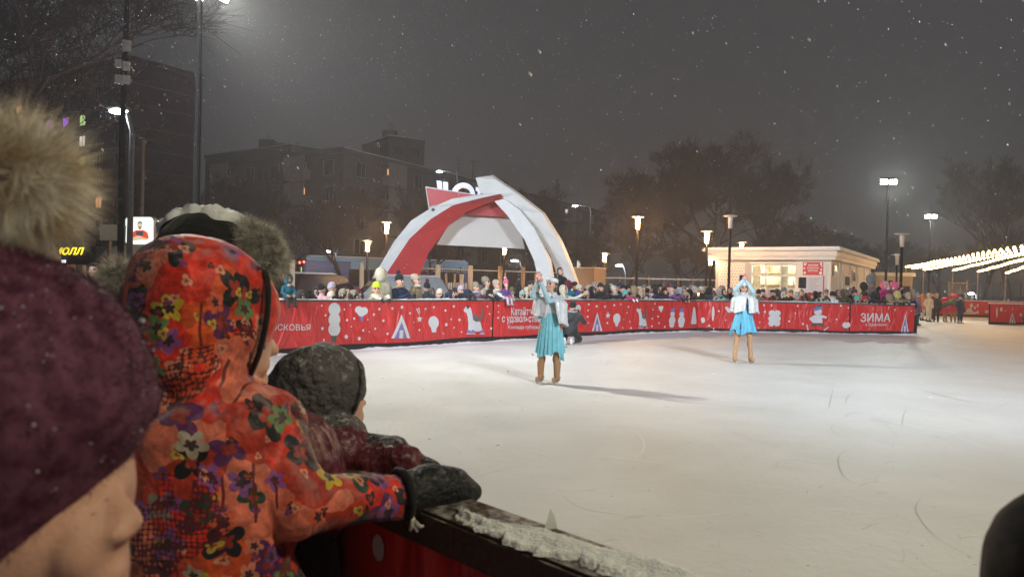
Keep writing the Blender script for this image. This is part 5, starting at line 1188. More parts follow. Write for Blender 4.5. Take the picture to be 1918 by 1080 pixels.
def beanie_mesh(slouch=.0):
    mb = MB(); pr = [(.083, -.012), (.092, -.008), (.094, .012), (.090, .034), (.0885, .038), (.0885, .060), (.080, .090), (.062, .116), (.036, .131), (.008, .136)]
    mb.lathe(pr, 22, (0, .004, 1.625), .98, 1.16); me = mb.mesh('beanie')
    for v in me.vertices:
        dz = v.co.z - 1.625; v.co.z += .24 * (-(v.co.y)) * (1 if dz < .05 else .5); v.co.y += slouch * max(0, dz)
    return me
def ball_mesh(c, r, rough=.22, n=14, m_=10, seed=1):
    rn = random.Random(seed); mb = MB(); mb.ell(c, (r, r, r), n, m_); me = mb.mesh('pompom')
    for v in me.vertices: d = v.co - Vector(c); v.co = Vector(c) + d * (1 + rn.uniform(-rough, rough))
    return me
def cap_mesh():
    mb = MB(); mb.lathe([(.084, 0), (.086, .02), (.082, .06), (.066, .095), (.03, .112), (.005, .114)], 20, (0, .004, 1.625), .98, 1.16)
    mb.add([(-.07, -.07, 1.632), (.07, -.07, 1.632), (.055, -.165, 1.618), (0, -.182, 1.616), (-.055, -.165, 1.618), (-.07, -.07, 1.622), (.07, -.07, 1.622), (.055, -.165, 1.61), (0, -.182, 1.608), (-.055, -.165, 1.61)], [(0, 1, 2, 3, 4), (9, 8, 7, 6, 5), (0, 5, 6, 1), (1, 6, 7, 2), (2, 7, 8, 3), (3, 8, 9, 4), (4, 9, 5, 0)])
    return mb.mesh('cap')
def hair_mesh(long=True):
    mb = MB(); n, m_ = 20, 12; vs = []; fs = []; c = Vector((0, .012, 1.61))
    for i in range(m_ + 1):
        th = math.pi * i / m_ * .8
        for j in range(n):
            ph = 2 * math.pi * j / n; v = Vector((math.sin(th) * math.cos(ph) * .088, math.sin(th) * math.sin(ph) * .105, math.cos(th) * .112))
            if v.z < 0 and long: v.z *= 1.9
            vs.append(c + v)
    for i in range(m_):
        for j in range(n):
            th = math.pi * (i + .5) / m_ * .8; ph = 2 * math.pi * (j + .5) / n
            if math.sin(ph) < -.45 and th > 1.0: continue
            fs.append((i * n + j, (i + 1) * n + j, (i + 1) * n + (j + 1) % n, i * n + (j + 1) % n))
    mb.add(vs, fs); return mb.mesh('hair')
def furhat_mesh(seed=2):
    rn = random.Random(seed); mb = MB(); mb.lathe([(.098, -.03), (.118, -.01), (.122, .03), (.112, .08), (.085, .115), (.04, .130), (.005, .132)], 22, (0, .006, 1.622), .98, 1.14); me = mb.mesh('fur_hat')
    for v in me.vertices: v.co += Vector((rn.uniform(-1, 1), rn.uniform(-1, 1), rn.uniform(-1, 1))) * .007
    return me
def scarf_mesh():
    pts = [(.088 * math.cos(R(a)), -.012 + .095 * math.sin(R(a)), 1.468 + .010 * math.sin(R(a * 2))) for a in range(0, 361, 20)]
    return MB().tube(pts, .036, 8).mesh('scarf')
HOOD, HOODRIM = hood_mesh(); GEAR = {'beanie': beanie_mesh(), 'slouchy': beanie_mesh(.35), 'cap': cap_mesh(), 'hair': hair_mesh(), 'furhat': furhat_mesh(), 'hood': HOOD, 'rim': HOODRIM, 'furrim': hood_mesh(1.0, .034)[1], 'scarf': scarf_mesh(), 'pompom': ball_mesh((0, .02, 1.80), .052), 'earmuff': furhat_mesh(5)}
band = MB(); band.lathe([(.084, -.02), (.090, -.018), (.092, .03), (.084, .034)], 22, (0, .004, 1.64), .98, 1.16); GEAR['headband'] = band.mesh('headband')
rnf = random.Random(3)
for v in GEAR['furrim'].vertices: v.co += Vector((rnf.uniform(-1, 1), rnf.uniform(-1, 1), rnf.uniform(-1, 1))) * .009
for gm in GEAR.values():
    gm.materials.append(cloth('grey')); gm.shade_smooth()
BODY = {}
def get_body(pose, child, leanq, turnq, sc=1.0, perp=.4):
    sc = round(sc, 2) if pose in ('rail', 'railhigh', 'over') else 1.0; perp = round(perp, 2) if sc != 1.0 else .4
    key = (pose, child, leanq, turnq, sc, perp)
    if key not in BODY:
        hs = 1.40 if child else 1.14
        P = sit_prims(1.15) if pose == 'sit' else body_prims(pose, hs, leanq * .1, R(turnq), sc, perp)
        me = fuse('person_body', P, .0135, 2); 
        for k in range(8): me.materials.append(cloth('grey'))
        BODY[key] = (me, hs)
    return BODY[key]
LM = [(0, 690, 'by the parked cars'), (690, 792, "by the red arch leg"), (792, 900, 'by the timber posts'), (900, 1000, 'above the lettering'), (1000, 1101, 'under the arch legs'), (1101, 1181, 'by the brown shed'), (1181, 1262, 'above the printed hound'), (1262, 1360, 'by the board corner'), (1360, 1482, 'by the kiosk window'), (1482, 1562, 'by the rules poster'), (1562, 1640, 'by the kiosk side'), (1640, 2000, 'by the board end lamp')]
CN = {'lightgrey': 'light grey', 'palepink': 'pale pink', 'lightgreen': 'pale green', 'lightblue': 'light blue', 'neon': 'neon yellow', 'leopard': 'spotted'}
GN = {'beanie': 'knit hat', 'slouchy': 'slouchy knit hat', 'cap': 'peaked cap', 'hair': 'hair', 'furhat': 'fur hat', 'hood': 'hood', 'headband': 'headband'}
LABELS = {}
def dress(o, cols):
    for i, c in enumerate(cols):
        o.material_slots[i].link = 'OBJECT'; o.material_slots[i].material = c
def gear(parent, key, col, name, piv, hs, off, lean_m=None):
    o = bpy.data.objects.new(name, GEAR[key]); COL.objects.link(o); o.parent = parent
    M = Matrix.Translation(piv + off) @ (lean_m or Matrix()) @ Matrix.Scale(hs, 4) @ Matrix.Translation(-piv)
    o.matrix_local = M; o.material_slots[0].link = 'OBJECT'; o.material_slots[0].material = cloth(col); return o
PEOPLE = []
def person(px, py, doff, gearkey, gcol, coat, face=0, pose='stand', pom=None, furrim=None, scarf=None, trousers='charcoal', gloves='black', boots='black', hairc=None, D=None, P=None, child=None, lean=0, turn=0, feet=None, label=None, place=None, skin=True):
    """py = top of the headgear in the photograph; the scale follows from it"""
    if D is None:
        Pth = PA1 if px < 1306 else PA2; s = Pth.s_at(px); q, nn = Pth.pos(s); D = q.y + doff
        if pose in ('rail', 'railhigh', 'over'):      # body squared to the boards, head turned
            th = math.degrees(math.atan2(nn.x, -nn.y)); turn = round(max(-65, min(65, face - th)) / 10) * 10; face = th
        perp = doff * abs(nn.y)
    else: perp = .4
    p = gx(px, D, 0); zt = at(px, py, D).z
    if feet is not None: zt -= feet
    if pose == 'sit':
        p.z = 0; zt = zt - 1.11; body, hs = get_body('sit', True, 0, 0); top = .52 + (1.76 - 1.45) * hs
    else:
        sc0 = zt / 1.76
        if child is None: child = sc0 < .80
        body, hs = get_body(pose, child, lean, turn, sc0, perp); top = 1.45 + (1.755 - 1.45) * hs - (lean * .1) ** 2 * .35 * .6
    sc = zt / top
    o = bpy.data.objects.new('person', body); COL.objects.link(o)
    sx = sc
    o.location = (p.x, p.y, (1.11 if pose == 'sit' else 0) + (feet or 0)); o.rotation_euler = (0, 0, R(face)); o.scale = (sx, sx, sc)
    dress(o, [SKIN, cloth(coat), cloth(trousers), cloth(boots), cloth(gloves), cloth(hairc or 'hair'), EYE, LIP])
    if pose == 'sit': off = Vector((0, -.05, .52)) - HC0; tm = Matrix.Rotation(R(-10), 4, 'X')
    else:
        L = lean * .1; off = Vector((0, -L * .57, -L * L * .35 * .57)); tm = Matrix.Rotation(R(turn), 4, 'Z') @ Matrix.Rotation(R(-4) - L * .1, 4, 'X')
    if gearkey == 'hood':
        gear(o, 'hood', gcol, 'hood', HC0, hs, off, tm); gear(o, 'furrim' if furrim else 'rim', furrim or gcol, 'fur_trim' if furrim else 'hood_rim', HC0, hs, off, tm)
    else:
        gear(o, gearkey, gcol, {'beanie': 'knit_hat', 'slouchy': 'knit_hat', 'furhat': 'fur_hat'}.get(gearkey, gearkey), HC0, hs, off, tm)
        if gearkey in ('headband',) or hairc: gear(o, 'hair', hairc or 'brown', 'hair', HC0, hs * .985, off, tm)
    if pom: gear(o, 'pompom', pom, 'pompom', HC0, hs, off, tm)
    if scarf: gear(o, 'scarf', scarf, 'scarf', HC0, hs, off, tm)
    cn = lambda c: CN.get(c, c)
    pl = place or next(t for a, b, t in LM if a <= px < b)
    who = ('child' if (child and pose != 'sit') else 'person')
    if label is None:
        act = {'sit': 'child sitting on the rail in ', 'over': who + ' reaching over rail in ', 'phone': who + ' with raised hands in ', 'reach': who + ' pointing in '}.get(pose, who + ' in ')
        label = act + cn(gcol) + ' ' + GN[gearkey] + (', ' + cn(coat) + ' coat ' if not (gcol == coat and gearkey == 'hood') else ' ') + pl
    tag(o, label, 'person', 'spectators behind the rink boards' if place is None else None)
    PEOPLE.append(o); return o
# ---- left boards (picture column, hat top, metres behind the board, headgear, colours, facing: 0 = to the camera, 90 = to picture right)
p_ = person
p_(537, 508, -.05, 'hood', 'teal', 'teal', 40, 'sit', trousers='charcoal', gloves='tan')
p_(562, 541, .35, 'hood', 'charcoal', 'charcoal', 30, 'railhigh'); p_(577, 549, .22, 'beanie', 'charcoal', 'charcoal', 60, 'railhigh', pom='charcoal', lean=3)
p_(601, 530, 1.2, 'slouchy', 'black', 'palepink', 150); p_(620, 528, 1.5, 'beanie', 'lilac', 'burgundy', 120); p_(619, 545, .45, 'beanie', 'cream', 'white', 50, 'railhigh')
p_(637, 540, .5, 'beanie', 'khaki', 'olive', 40, 'rail', lean=2); p_(658, 541, .5, 'hood', 'khaki', 'khaki', 60, 'rail', lean=2)
p_(712, 499, .9, 'hood', 'cream', 'khaki', 150, 'pockets'); p_(703, 527, .32, 'beanie', 'neon', 'cream', 20, 'over', scarf='cream', trousers='cream', gloves='black', boots='black', child=True)
p_(746, 513, .75, 'beanie', 'black', 'navy', 55, 'rail', pom='black', scarf='tan'); p_(777, 512, .85, 'slouchy', 'beige', 'tan', 70, 'pockets', scarf='cream', gloves='cream')
p_(797, 528, 1.5, 'beanie', 'black', 'charcoal', 200, pom='burgundy'); p_(822, 540, .35, 'beanie', 'cream', 'olive', 30, 'railhigh'); p_(839, 546, .22, 'beanie', 'navy', 'navy', 40, 'railhigh')
p_(861, 534, .40, 'beanie', 'lilac', 'black', 40, 'over'); p_(877, 541, .9, 'slouchy', 'navy', 'navy', 100); p_(890, 527, .42, 'slouchy', 'khaki', 'mauve', 35, 'rail', scarf='lightgrey', gloves='mauve')
p_(909, 517, .95, 'slouchy', 'khaki', 'beige', 60, hairc='brown'); p_(912, 541, .25, 'beanie', 'black', 'black', 45, 'over', lean=2); p_(929, 523, .5, 'slouchy', 'beige', 'white', 60, 'over', gloves='cream', scarf='cream')
p_(945, 522, -.05, 'beanie', 'pink', 'purple', 40, 'sit', pom='palepink', trousers='lilac', gloves='red', boots='lightgrey'); p_(957, 537, .9, 'beanie', 'olive', 'tan', 10); p_(969, 528, 1.3, 'hair', 'black', 'black', 190)
p_(977, 543, .3, 'beanie', 'mint', 'cream', 20, 'railhigh', scarf='cream'); p_(986, 536, .6, 'hood', 'cream', 'cream', 40); p_(993, 524, 1.4, 'cap', 'charcoal', 'charcoal', 120)
p_(1047, 498, 1.9, 'hair', 'black', 'black', 30, 'pockets', feet=.45, hairc='black'); p_(1054, 532, .45, 'hood', 'cream', 'cream', 50, 'reach', gloves='yellow'); p_(1063, 523, 1.3, 'hood', 'burgundy', 'teal', 140)
p_(1083, 532, .7, 'beanie', 'cream', 'blue', 70, hairc='brown'); p_(1084, 543, .3, 'hood', 'blue', 'blue', 30, 'railhigh'); p_(1097, 544, .5, 'beanie', 'palepink', 'lilac', 30)
p_(1108, 535, .6, 'hood', 'black', 'black', 45); p_(1124, 529, .55, 'slouchy', 'black', 'black', 10, 'rail'); p_(1113, 526, 1.6, 'hood', 'leopard', 'leopard', 20); p_(1137, 531, 1.1, 'hood', 'charcoal', 'burgundy', 60, hairc='burgundy')
p_(1149, 535, .55, 'slouchy', 'cream', 'black', 60, 'rail', scarf='lightgrey'); p_(1158, 529, 1.6, 'beanie', 'navy', 'navy', 0); p_(1164, 532, 1.2, 'cap', 'black', 'charcoal', -60); p_(1158, 551, .3, 'beanie', 'black', 'black', 10, 'railhigh')
p_(1170, 543, .35, 'beanie', 'turquoise', 'magenta', 50, 'over', gloves='white', scarf='magenta'); p_(1187, 534, .8, 'hood', 'tan', 'camel', 130); p_(1193, 551, .25, 'beanie', 'black', 'black', 0, 'railhigh'); p_(1200, 538, .6, 'hood', 'beige', 'beige', 40, 'rail')
p_(1211, 539, .8, 'slouchy', 'black', 'charcoal', 160); p_(1219, 549, .3, 'beanie', 'lilac', 'palepink', 30, 'railhigh'); p_(1224, 531, 1.5, 'furhat', 'black', 'black', 20); p_(1228, 536, .6, 'hood', 'black', 'navy', 45, 'rail')
p_(1234, 530, 1.2, 'beanie', 'black', 'black', 70); p_(1243, 537, .7, 'beanie', 'black', 'black', 65, hairc='brown'); p_(1256, 538, .4, 'beanie', 'palepink', 'purple', 60, 'over', scarf='lilac', gloves='burgundy')
p_(1268, 543, .5, 'slouchy', 'lightgrey', 'cream', 70, 'rail'); p_(1273, 539, 1.3, 'beanie', 'lightblue', 'charcoal', 120); p_(1271, 549, .25, 'hood', 'navy', 'black', 30, 'over', gloves='lightgrey'); p_(1284, 545, .6, 'hood', 'beige', 'beige', 20); p_(1291, 540, 1.2, 'hood', 'black', 'black', 80)
p_(1301, 535, .6, 'slouchy', 'lightgrey', 'black', 70, 'phone')
# ---- boards right of the corner
p_(1312, 536, .9, 'beanie', 'cream', 'black', 80); p_(1328, 536, .6, 'hood', 'black', 'navy', 60, 'phone', gloves='tan'); p_(1336, 543, .9, 'hair', 'brown', 'tan', 20); p_(1345.5, 539, .5, 'beanie', 'lightgrey', 'mint', 15, 'rail', scarf='turquoise'); p_(1355, 539, 1.1, 'hair', 'black', 'navy', 40)
p_(1377, 541, .8, 'beanie', 'navy', 'navy', 30)
p_(1419, 541, .7, 'beanie', 'black', 'olive', 160); p_(1437, 545, .4, 'beanie', 'palepink', 'red', 170, 'rail'); p_(1446, 541, .8, 'cap', 'charcoal', 'black', 80); p_(1463, 545, .4, 'hood', 'black', 'black', 10, 'rail', furrim='cream'); p_(1467, 538, 1.2, 'beanie', 'grey', 'black', 40)
p_(1480, 542, .8, 'beanie', 'grey', 'charcoal', 30); p_(1493, 546, .4, 'hood', 'leopard', 'leopard', 60, 'rail', gloves='red'); p_(1508, 546, .6, 'hair', 'black', 'black', 200); p_(1517, 547, .45, 'slouchy', 'red', 'brown', 80, 'rail', hairc='brown'); p_(1536, 544, .5, 'hair', 'black', 'lightgreen', 70, 'rail', scarf='lightgreen', hairc='black'); p_(1527, 544, 1.0, 'hood', 'black', 'black', 40)
p_(1558, 545, .5, 'furhat', 'black', 'white', 160, scarf='white'); p_(1580, 540, .5, 'hood', 'brown', 'brown', 45, 'rail', furrim='olive', hairc='burgundy'); p_(1599, 541, 1.0, 'beanie', 'charcoal', 'black', 60, pom='burgundy'); p_(1604, 553, .3, 'beanie', 'turquoise', 'lightblue', 60, 'railhigh'); p_(1619, 554, .3, 'beanie', 'red', 'lightblue', 70, 'railhigh'); p_(1613, 548, .9, 'hood', 'tan', 'tan', 20)
p_(1617, 527, .9, 'hood', 'black', 'black', 80, feet=.25); p_(1629, 513, 1.6, 'hood', 'grey', 'grey', 80, 'pockets', feet=.35, hairc='black'); p_(1637, 545, .35, 'hood', 'black', 'black', 60, 'over'); p_(1655, 525, 1.0, 'hood', 'pink', 'magenta', 20, 'rail', feet=.5, child=True, gloves='white', furrim='palepink'); p_(1645, 534, 1.5, 'hair', 'black', 'black', 120); p_(1667, 522, 2.0, 'hair', 'brown', 'khaki', 30); p_(1675, 526, 1.1, 'hood', 'pink', 'purple', 60, 'rail', feet=.5, child=True)
p_(1680, 543, .45, 'hood', 'yellow', 'khaki', 70, 'over'); p_(1665, 549, .35, 'hood', 'khaki', 'camel', 50, 'over'); p_(1693, 542, .9, 'slouchy', 'charcoal', 'lightgrey', 80); p_(1699, 547, .35, 'beanie', 'beige', 'navy', 70, 'rail'); p_(1708, 541, .6, 'slouchy', 'khaki', 'mauve', 150, scarf='khaki')
rz_ = random.Random(44)
for k, (px, py) in enumerate(((590, 536), (648, 534), (668, 537), (805, 536), (850, 538), (900, 533), (1004, 531), (1075, 527), (1102, 533), (1131, 535), (1144, 530), (1176, 533), (1205, 532), (1215, 535), (1250, 531), (1262, 534), (1280, 534), (1296, 532), (1320, 535), (1350, 533), (1366, 536), (1428, 540), (1455, 540), (1500, 540), (1546, 541), (1569, 541), (1590, 538), (1625, 541), (1650, 541), (1688, 538))):
    gk = rz_.choice(('beanie', 'slouchy', 'hood', 'hood', 'hair', 'cap', 'furhat')); gc = rz_.choice(('black', 'charcoal', 'navy', 'brown', 'grey', 'beige', 'burgundy', 'khaki')) if gk != 'hair' else rz_.choice(('black', 'brown'))
    p_(px, py, rz_.uniform(1.5, 2.3), gk, gc, rz_.choice(('black', 'black', 'charcoal', 'navy', 'olive', 'brown', 'mauve')), rz_.uniform(-40, 100), rz_.choice(('stand', 'pockets', 'phone')), furrim=rz_.choice((None, 'tan', 'grey')) if gk == 'hood' else None)
# ---- people standing on the ice beyond the opening, and one at the stalls
O_PL = 'on the far ice'
p_(1717, 547, 0, 'beanie', 'lightblue', 'green', 30, D=33, label='person in light blue hat and long dark green coat past the board end', place=O_PL, trousers='green')
p_(1727, 550, 0, 'hood', 'orange', 'orange', 20, D=39, label='person in bright orange hooded suit on the far ice', place=O_PL, trousers='white')
p_(1739, 548, 0, 'hood', 'cream', 'cream', 10, 'pockets', D=37.5, label='person in cream hooded snowsuit on the far ice', place=O_PL, trousers='cream', gloves='cream')
p_(1753, 549, 0, 'beanie', 'beige', 'charcoal', -30, D=37.8, label='person in beige hat and dark coat beside the cream snowsuit', place=O_PL, trousers='black')
p_(1746, 546, 0, 'beanie', 'burgundy', 'brown', 20, D=41, label='person in burgundy hat half hidden behind the cream snowsuit', place=O_PL)
p_(1798, 551, 0, 'cap', 'charcoal', 'navy', 15, D=36.2, label='person in navy jacket and dark trousers standing alone on the far ice', place=O_PL, trousers='navy', boots='lightgrey')
p_(172, 488, 0, 'hair', 'black', 'black', 60, D=13, label='person with dark hair and black jacket near the market stall', place='stall', hairc='black')
# two performers in puffed red and green costumes
M_CR = mat('costume_red', (.60, .015, .05), .6, bump=.6, bscale=18); M_CG = mat('costume_green', (.02, .16, .06), .7, bump=.6, bscale=18)
for k, (px, D) in enumerate(((1770, 38.0), (1785, 37.4))):
    o = p_(px, 556 if k == 0 else 552, 0, 'slouchy', 'red', 'red', 10 - 40 * k, D=D, label='performer in puffed red and green costume, ' + ('leaning forward beside the dark coat' if k == 0 else 'upright beside the navy jacket'), place=O_PL, trousers='tan', gloves='skin', boots='beige')
    s = 1.0
    mb = MB(); mb.lathe([(.16, 1.12), (.30, 1.05), (.36, .92), (.34, .76), (.26, .70), (.12, .72)], 22); me = mb.mesh('puffed_skirt')
    for v in me.vertices: a = math.atan2(v.co.y, v.co.x); v.co.x *= 1 + .10 * math.sin(a * 7); v.co.y *= 1 + .10 * math.sin(a * 7)
    q = link('puffed_skirt', me, M_CR, o, True)
    q = link('leaf_collar', MB().lathe([(.10, 1.44), (.26, 1.40), (.33, 1.28), (.27, 1.16), (.12, 1.14)], 18).mesh('leaf_collar'), M_CG, o, True)
    me = MB().ell((0, 0, 1.72), (.26, .22, .15), 18, 10).mesh('flower_hat')
    for v in me.vertices: a = math.atan2(v.co.y, v.co.x); v.co *= 1; v.co.x *= 1 + .15 * math.sin(a * 5); v.co.y *= 1 + .15 * math.sin(a * 5)
    q = link('flower_hat', me, M_CR, o, True)
# ================================================================== SKATERS
def skirt_mesh(rx0, ry0, z0, rx1, ry1, z1, tips, pleats, seed, c=(0, 0)):
    n, m_ = 144, 16; vs = []; fs = []; rn = random.Random(seed); ph = [rn.uniform(0, 6.28) for _ in range(4)]
    for i in range(m_ + 1):
        u = i / m_
        for j in range(n):
            a = 2 * math.pi * j / n
            fold = math.sin(a * pleats + ph[0] + .6 * math.sin(3 * a)) * .6 + math.sin(a * pleats * 1.7 + ph[1]) * .4
            amp = .03 + .20 * u * (.7 + .3 * math.sin(a * 3 + ph[2]))
            r = 1 + fold * amp
            hem = z1 + tips * (math.sin(a * 4 + ph[3]) * .5 + abs(math.sin(a * 2.5 + ph[1])) - .3)
            z = z0 + (hem - z0) * u; e = u ** .8
            vs.append((c[0] + (rx0 + (rx1 - rx0) * e) * r * math.cos(a), c[1] + (ry0 + (ry1 - ry0) * e) * r * math.sin(a), z))
            if i: k = (j + 1) % n; fs.append(((i - 1) * n + j, i * n + j, i * n + k, (i - 1) * n + k))
    return MB().add(vs, fs).mesh('skirt')
def cape_mesh(zn, zh, rn_, rx, ry, gap0, gap1, seed, lift=None, opn=16):
    """open cape; gap0..gap1 = kept angles in degrees (0 = right, -90 = front)"""
    n, m_ = 90, 12; vs = []; fs = []; edge = []
    rr = random.Random(seed); p0 = rr.uniform(0, 6)
    for i in range(m_ + 1):
        u = i / m_; row = []
        for j in range(n + 1):
            a = R(gap0 + opn * u + (gap1 - gap0 - 2 * opn * u) * j / n)
            e = math.sin(min(u * 2.6, 1) * math.pi / 2)
            fold = 1 + .10 * u * math.sin(a * 9 + p0) + .05 * u * math.sin(a * 17 + 1)
            x = (rn_ + (rx - rn_) * e) * math.cos(a) * fold; y = (rn_ * .9 + (ry - rn_ * .9) * e) * math.sin(a) * fold
            z = zn - (zn - zh) * u + .02 * u * math.sin(a * 5 + p0)
            if lift: z += lift(a, u)
            vs.append((x, y, z)); row.append(Vector((x, y, z)))
            if i and j: fs.append(((i - 1) * (n + 1) + j - 1, i * (n + 1) + j - 1, i * (n + 1) + j, (i - 1) * (n + 1) + j))
        edge.append(row)
    rim = [edge[i][0] for i in range(m_ + 1)] + edge[m_][1:] + [edge[i][n] for i in range(m_ - 1, -1, -1)]
    me = MB().add(vs, fs).mesh('cape'); return me, MB().tube(rim, .017, 7, cap=True).mesh('fur_trim'), MB().tube(edge[0], .022, 7).mesh('collar')
M_DRESS = mat('dress_blue', (.18, .50, .58), .55, noise=.18, nscale=9, sheen=.3, spec=.4); M_DRESS2 = mat('dress_blue_light', (.10, .42, .60), .5, noise=.15, nscale=9, sheen=.3)
M_SLEEVE = mat('sleeve_pale', (.38, .56, .62), .6, noise=.08, nscale=20); M_TIGHT = mat('tan_tights', (.36, .20, .09), .6, noise=.08, nscale=12); M_TIGHT2 = mat('beige_tights', (.50, .29, .15), .6, noise=.06, nscale=12)
M_SILVER = mat('silver_cloth', (.70, .72, .74), .34, metal=.12, noise=.1, nscale=14, bump=.5, bscale=25); M_FURW = mat('white_trim', (.75, .76, .78), .9, bump=1.0, bscale=90); M_BLADE = mat('blade', (.6, .6, .62), .25, metal=.9)
def skate(parent, heel, toe):
    h = Vector(heel); t = Vector(toe); d = (t - h); d.z = 0; L = d.length; d /= L; RM = Matrix.Rotation(math.atan2(d.y, d.x), 4, 'Z'); c = (h + t) / 2
    e = empty('skate', (0, 0, 0)); e.parent = parent
    MB().box((c.x, c.y, .020), (L * 1.22, .005, .026), RM).build('blade', M_BLADE, e)
    for f in (.15, .85): q = h.lerp(t, f); MB().box((q.x, q.y, .036), (.05, .03, .016), RM).build('mount', M_BLADE, e)
    MB().box((c.x, c.y, .0485), (L * 1.1, .055, .013), RM).build('sole', mat('sole', (.3, .2, .12), .6), e)
# ---- skater with white headband, hands together beside her head
s1 = gpt(1028, 719); s1.z = .0085
tn = R(-38); Mh = Matrix.Rotation(tn, 3, 'Z') @ Matrix.Rotation(R(-6), 3, 'X')
P = head_prims(.95, HC0, R(-6), tn, Vector((0, -.01, 1.375)) - HC0)
P += [cap((0, 0, 1.30), (0, -.005, 1.40), .055, .048, 0), ell((0, 0, 1.22), (.150, .105, .16), 1), ell((.005, 0, 1.05), (.120, .092, .16), 1), ell((.015, 0, .92), (.155, .115, .13), 1), cap((-.12, .01, 1.315), (.125, 0, 1.305), .055, .055, 1)]
LE, LH = Vector((-.285, -.05, 1.345)), Vector((-.205, -.14, 1.575)); RE, RH = Vector((-.045, -.25, 1.275)), Vector((-.165, -.205, 1.545))
P += [cap((-.15, .01, 1.31), LE, .050, .042, 1), cap(LE, LH, .042, .030, 1), cap((.145, -.01, 1.295), RE, .050, .043, 1), cap(RE, RH, .043, .030, 1)]
P += hand_prims(LH, (.12, -.05, 1), (1, .6, 0), .92, 4, False) + hand_prims(RH, (-.10, .02, 1), (-1, -.6, 0), .92, 4, False)
for hx, kx, ax, ay in ((-.085, -.115, -.128, .02), (.095, .105, .118, -.05)):
    P += [cap((hx, 0, .88), (kx, -.02, .50), .082, .055, 2), cap((kx, -.02, .50), (ax, ay + .02, .16), .052, .038, 2), ell((kx * .97, .015, .38), (.055, .055, .10), 2), cap((ax, ay + .02, .32), (ax, ay + .02, .12), .060, .047, 3), cap((ax + .02, ay + .05, .095), (ax - .055, ay - .11, .080), .042, .036, 3)]
me = fuse('skater_body', P, .0062, 3)
for m_ in (SKIN, M_SLEEVE, M_TIGHT, M_TIGHT, mat('cold_hands', (.60, .30, .26), .5), cloth('brown'), EYE, LIP): me.materials.append(m_)
sk1 = link('person', me); sk1.location = s1; tag(sk1, 'skater in turquoise dress, silver cape and white headband, hands pressed together', 'person', 'two performing skaters')
o = link('skirt', skirt_mesh(.125, .095, 1.10, .205, .175, .40, .15, 19, 4, (.005, 0)), M_DRESS, sk1, True); o = link('bodice', MB().lathe([(.131, 1.06), (.128, 1.12), (.135, 1.20), (.145, 1.28), (.11, 1.33)], 24, (.005, 0, 0), 1.05, .76).mesh('bodice'), M_SILVER, sk1, True)
cm, ct_, cc = cape_mesh(1.385, .965, .075, .255, .225, -80, 266, 2, lambda a, u: (.10 * u * max(0, math.cos(a - R(190))) - .05 * u * max(0, math.cos(a))))
for m2, nm, mm_ in ((cm, 'cape', M_SILVER), (ct_, 'fur_trim', M_FURW), (cc, 'collar', M_FURW)): link(nm, m2, mm_, sk1, True)
hb = Matrix.Translation(Vector((0, -.01, 1.375))) @ Mh.to_4x4() @ Matrix.Scale(.97, 4) @ Matrix.Translation(-HC0)
def headgear(parent, key, mat_, name, M):
    o = bpy.data.objects.new(name, GEAR[key].copy()); COL.objects.link(o); o.parent = parent; o.matrix_local = M; o.data.materials.clear(); o.data.materials.append(mat_); return o
headgear(sk1, 'hair', cloth('brown'), 'hair', hb); h2 = headgear(sk1, 'headband', mat('headband_white', (.72, .76, .80), .7), 'headband', hb @ Matrix.Translation((0, .002, 1.664)) @ Matrix.Rotation(R(-8), 4, 'X') @ Matrix.Diagonal((1.02, 1.0, 1.15, 1)) @ Matrix.Translation((0, 0, -1.648)))
link('hair_bun', ball_mesh(hb @ Vector((0, .10, 1.68)), .05, .12), mat('bun', (.16, .10, .055), .7), sk1, True)
skate(sk1, (-.105, .085, .05), (-.185, -.075, .05)); skate(sk1, (.14, .015, .05), (.062, -.145, .05))
# ---- skater with both arms raised over her head
s2 = gpt(1391, 680); s2.z = .0085
P = head_prims(.98, HC0, R(8), R(-8), Vector((-.02, 0, 1.415)) - HC0)
P += [cap((0, 0, 1.33), (-.015, -.005, 1.44), .056, .050, 0), ell((0, 0, 1.25), (.155, .108, .17), 1), ell((0, 0, 1.08), (.125, .095, .16), 1), ell((0, 0, .94), (.160, .12, .14), 1), cap((-.125, .0, 1.345), (.125, 0, 1.345), .058, .058, 1)]
for s, E, Hn in ((-1, Vector((-.225, -.09, 1.50)), Vector((-.065, -.13, 1.70))), (1, Vector((.125, -.17, 1.47)), Vector((-.015, -.14, 1.69)))):
    P += [cap((s * .150, -.01, 1.34), E, .053, .045, 1), cap(E, Hn, .045, .031, 1)] + hand_prims(Hn, (-s * .20, 0, 1), (s, .3, 0), .92, 4, False)
for s, fx in ((-1, -.158), (1, .165)):
    P += [cap((s * .09, 0, .90), (s * .125, -.015, .52), .085, .056, 2), cap((s * .125, -.015, .52), (fx, .02, .14), .052, .034, 2), ell((s * .135, .02, .40), (.052, .054, .10), 2), cap((fx, .02, .22), (fx, .02, .12), .047, .044, 3), cap((fx + .004 * s, .05, .095), (fx + .015 * s, -.11, .080), .042, .036, 3)]
me = fuse('skater_body', P, .0062, 3)
for m_ in (SKIN, M_SLEEVE, M_TIGHT2, M_TIGHT2, mat('cold_hands', (.6, .3, .26)), cloth('brown'), EYE, LIP): me.materials.append(m_)
sk2 = link('person', me); sk2.location = s2; tag(sk2, 'skater in light blue dress with silver cape, both arms raised overhead', 'person', 'two performing skaters')
link('skirt', skirt_mesh(.125, .095, 1.12, .255, .20, .60, .085, 11, 9), M_DRESS2, sk2, True); link('underskirt', skirt_mesh(.12, .09, 1.05, .20, .16, .66, .03, 9, 3), mat('under_navy', (.02, .02, .06), .7), sk2, True)
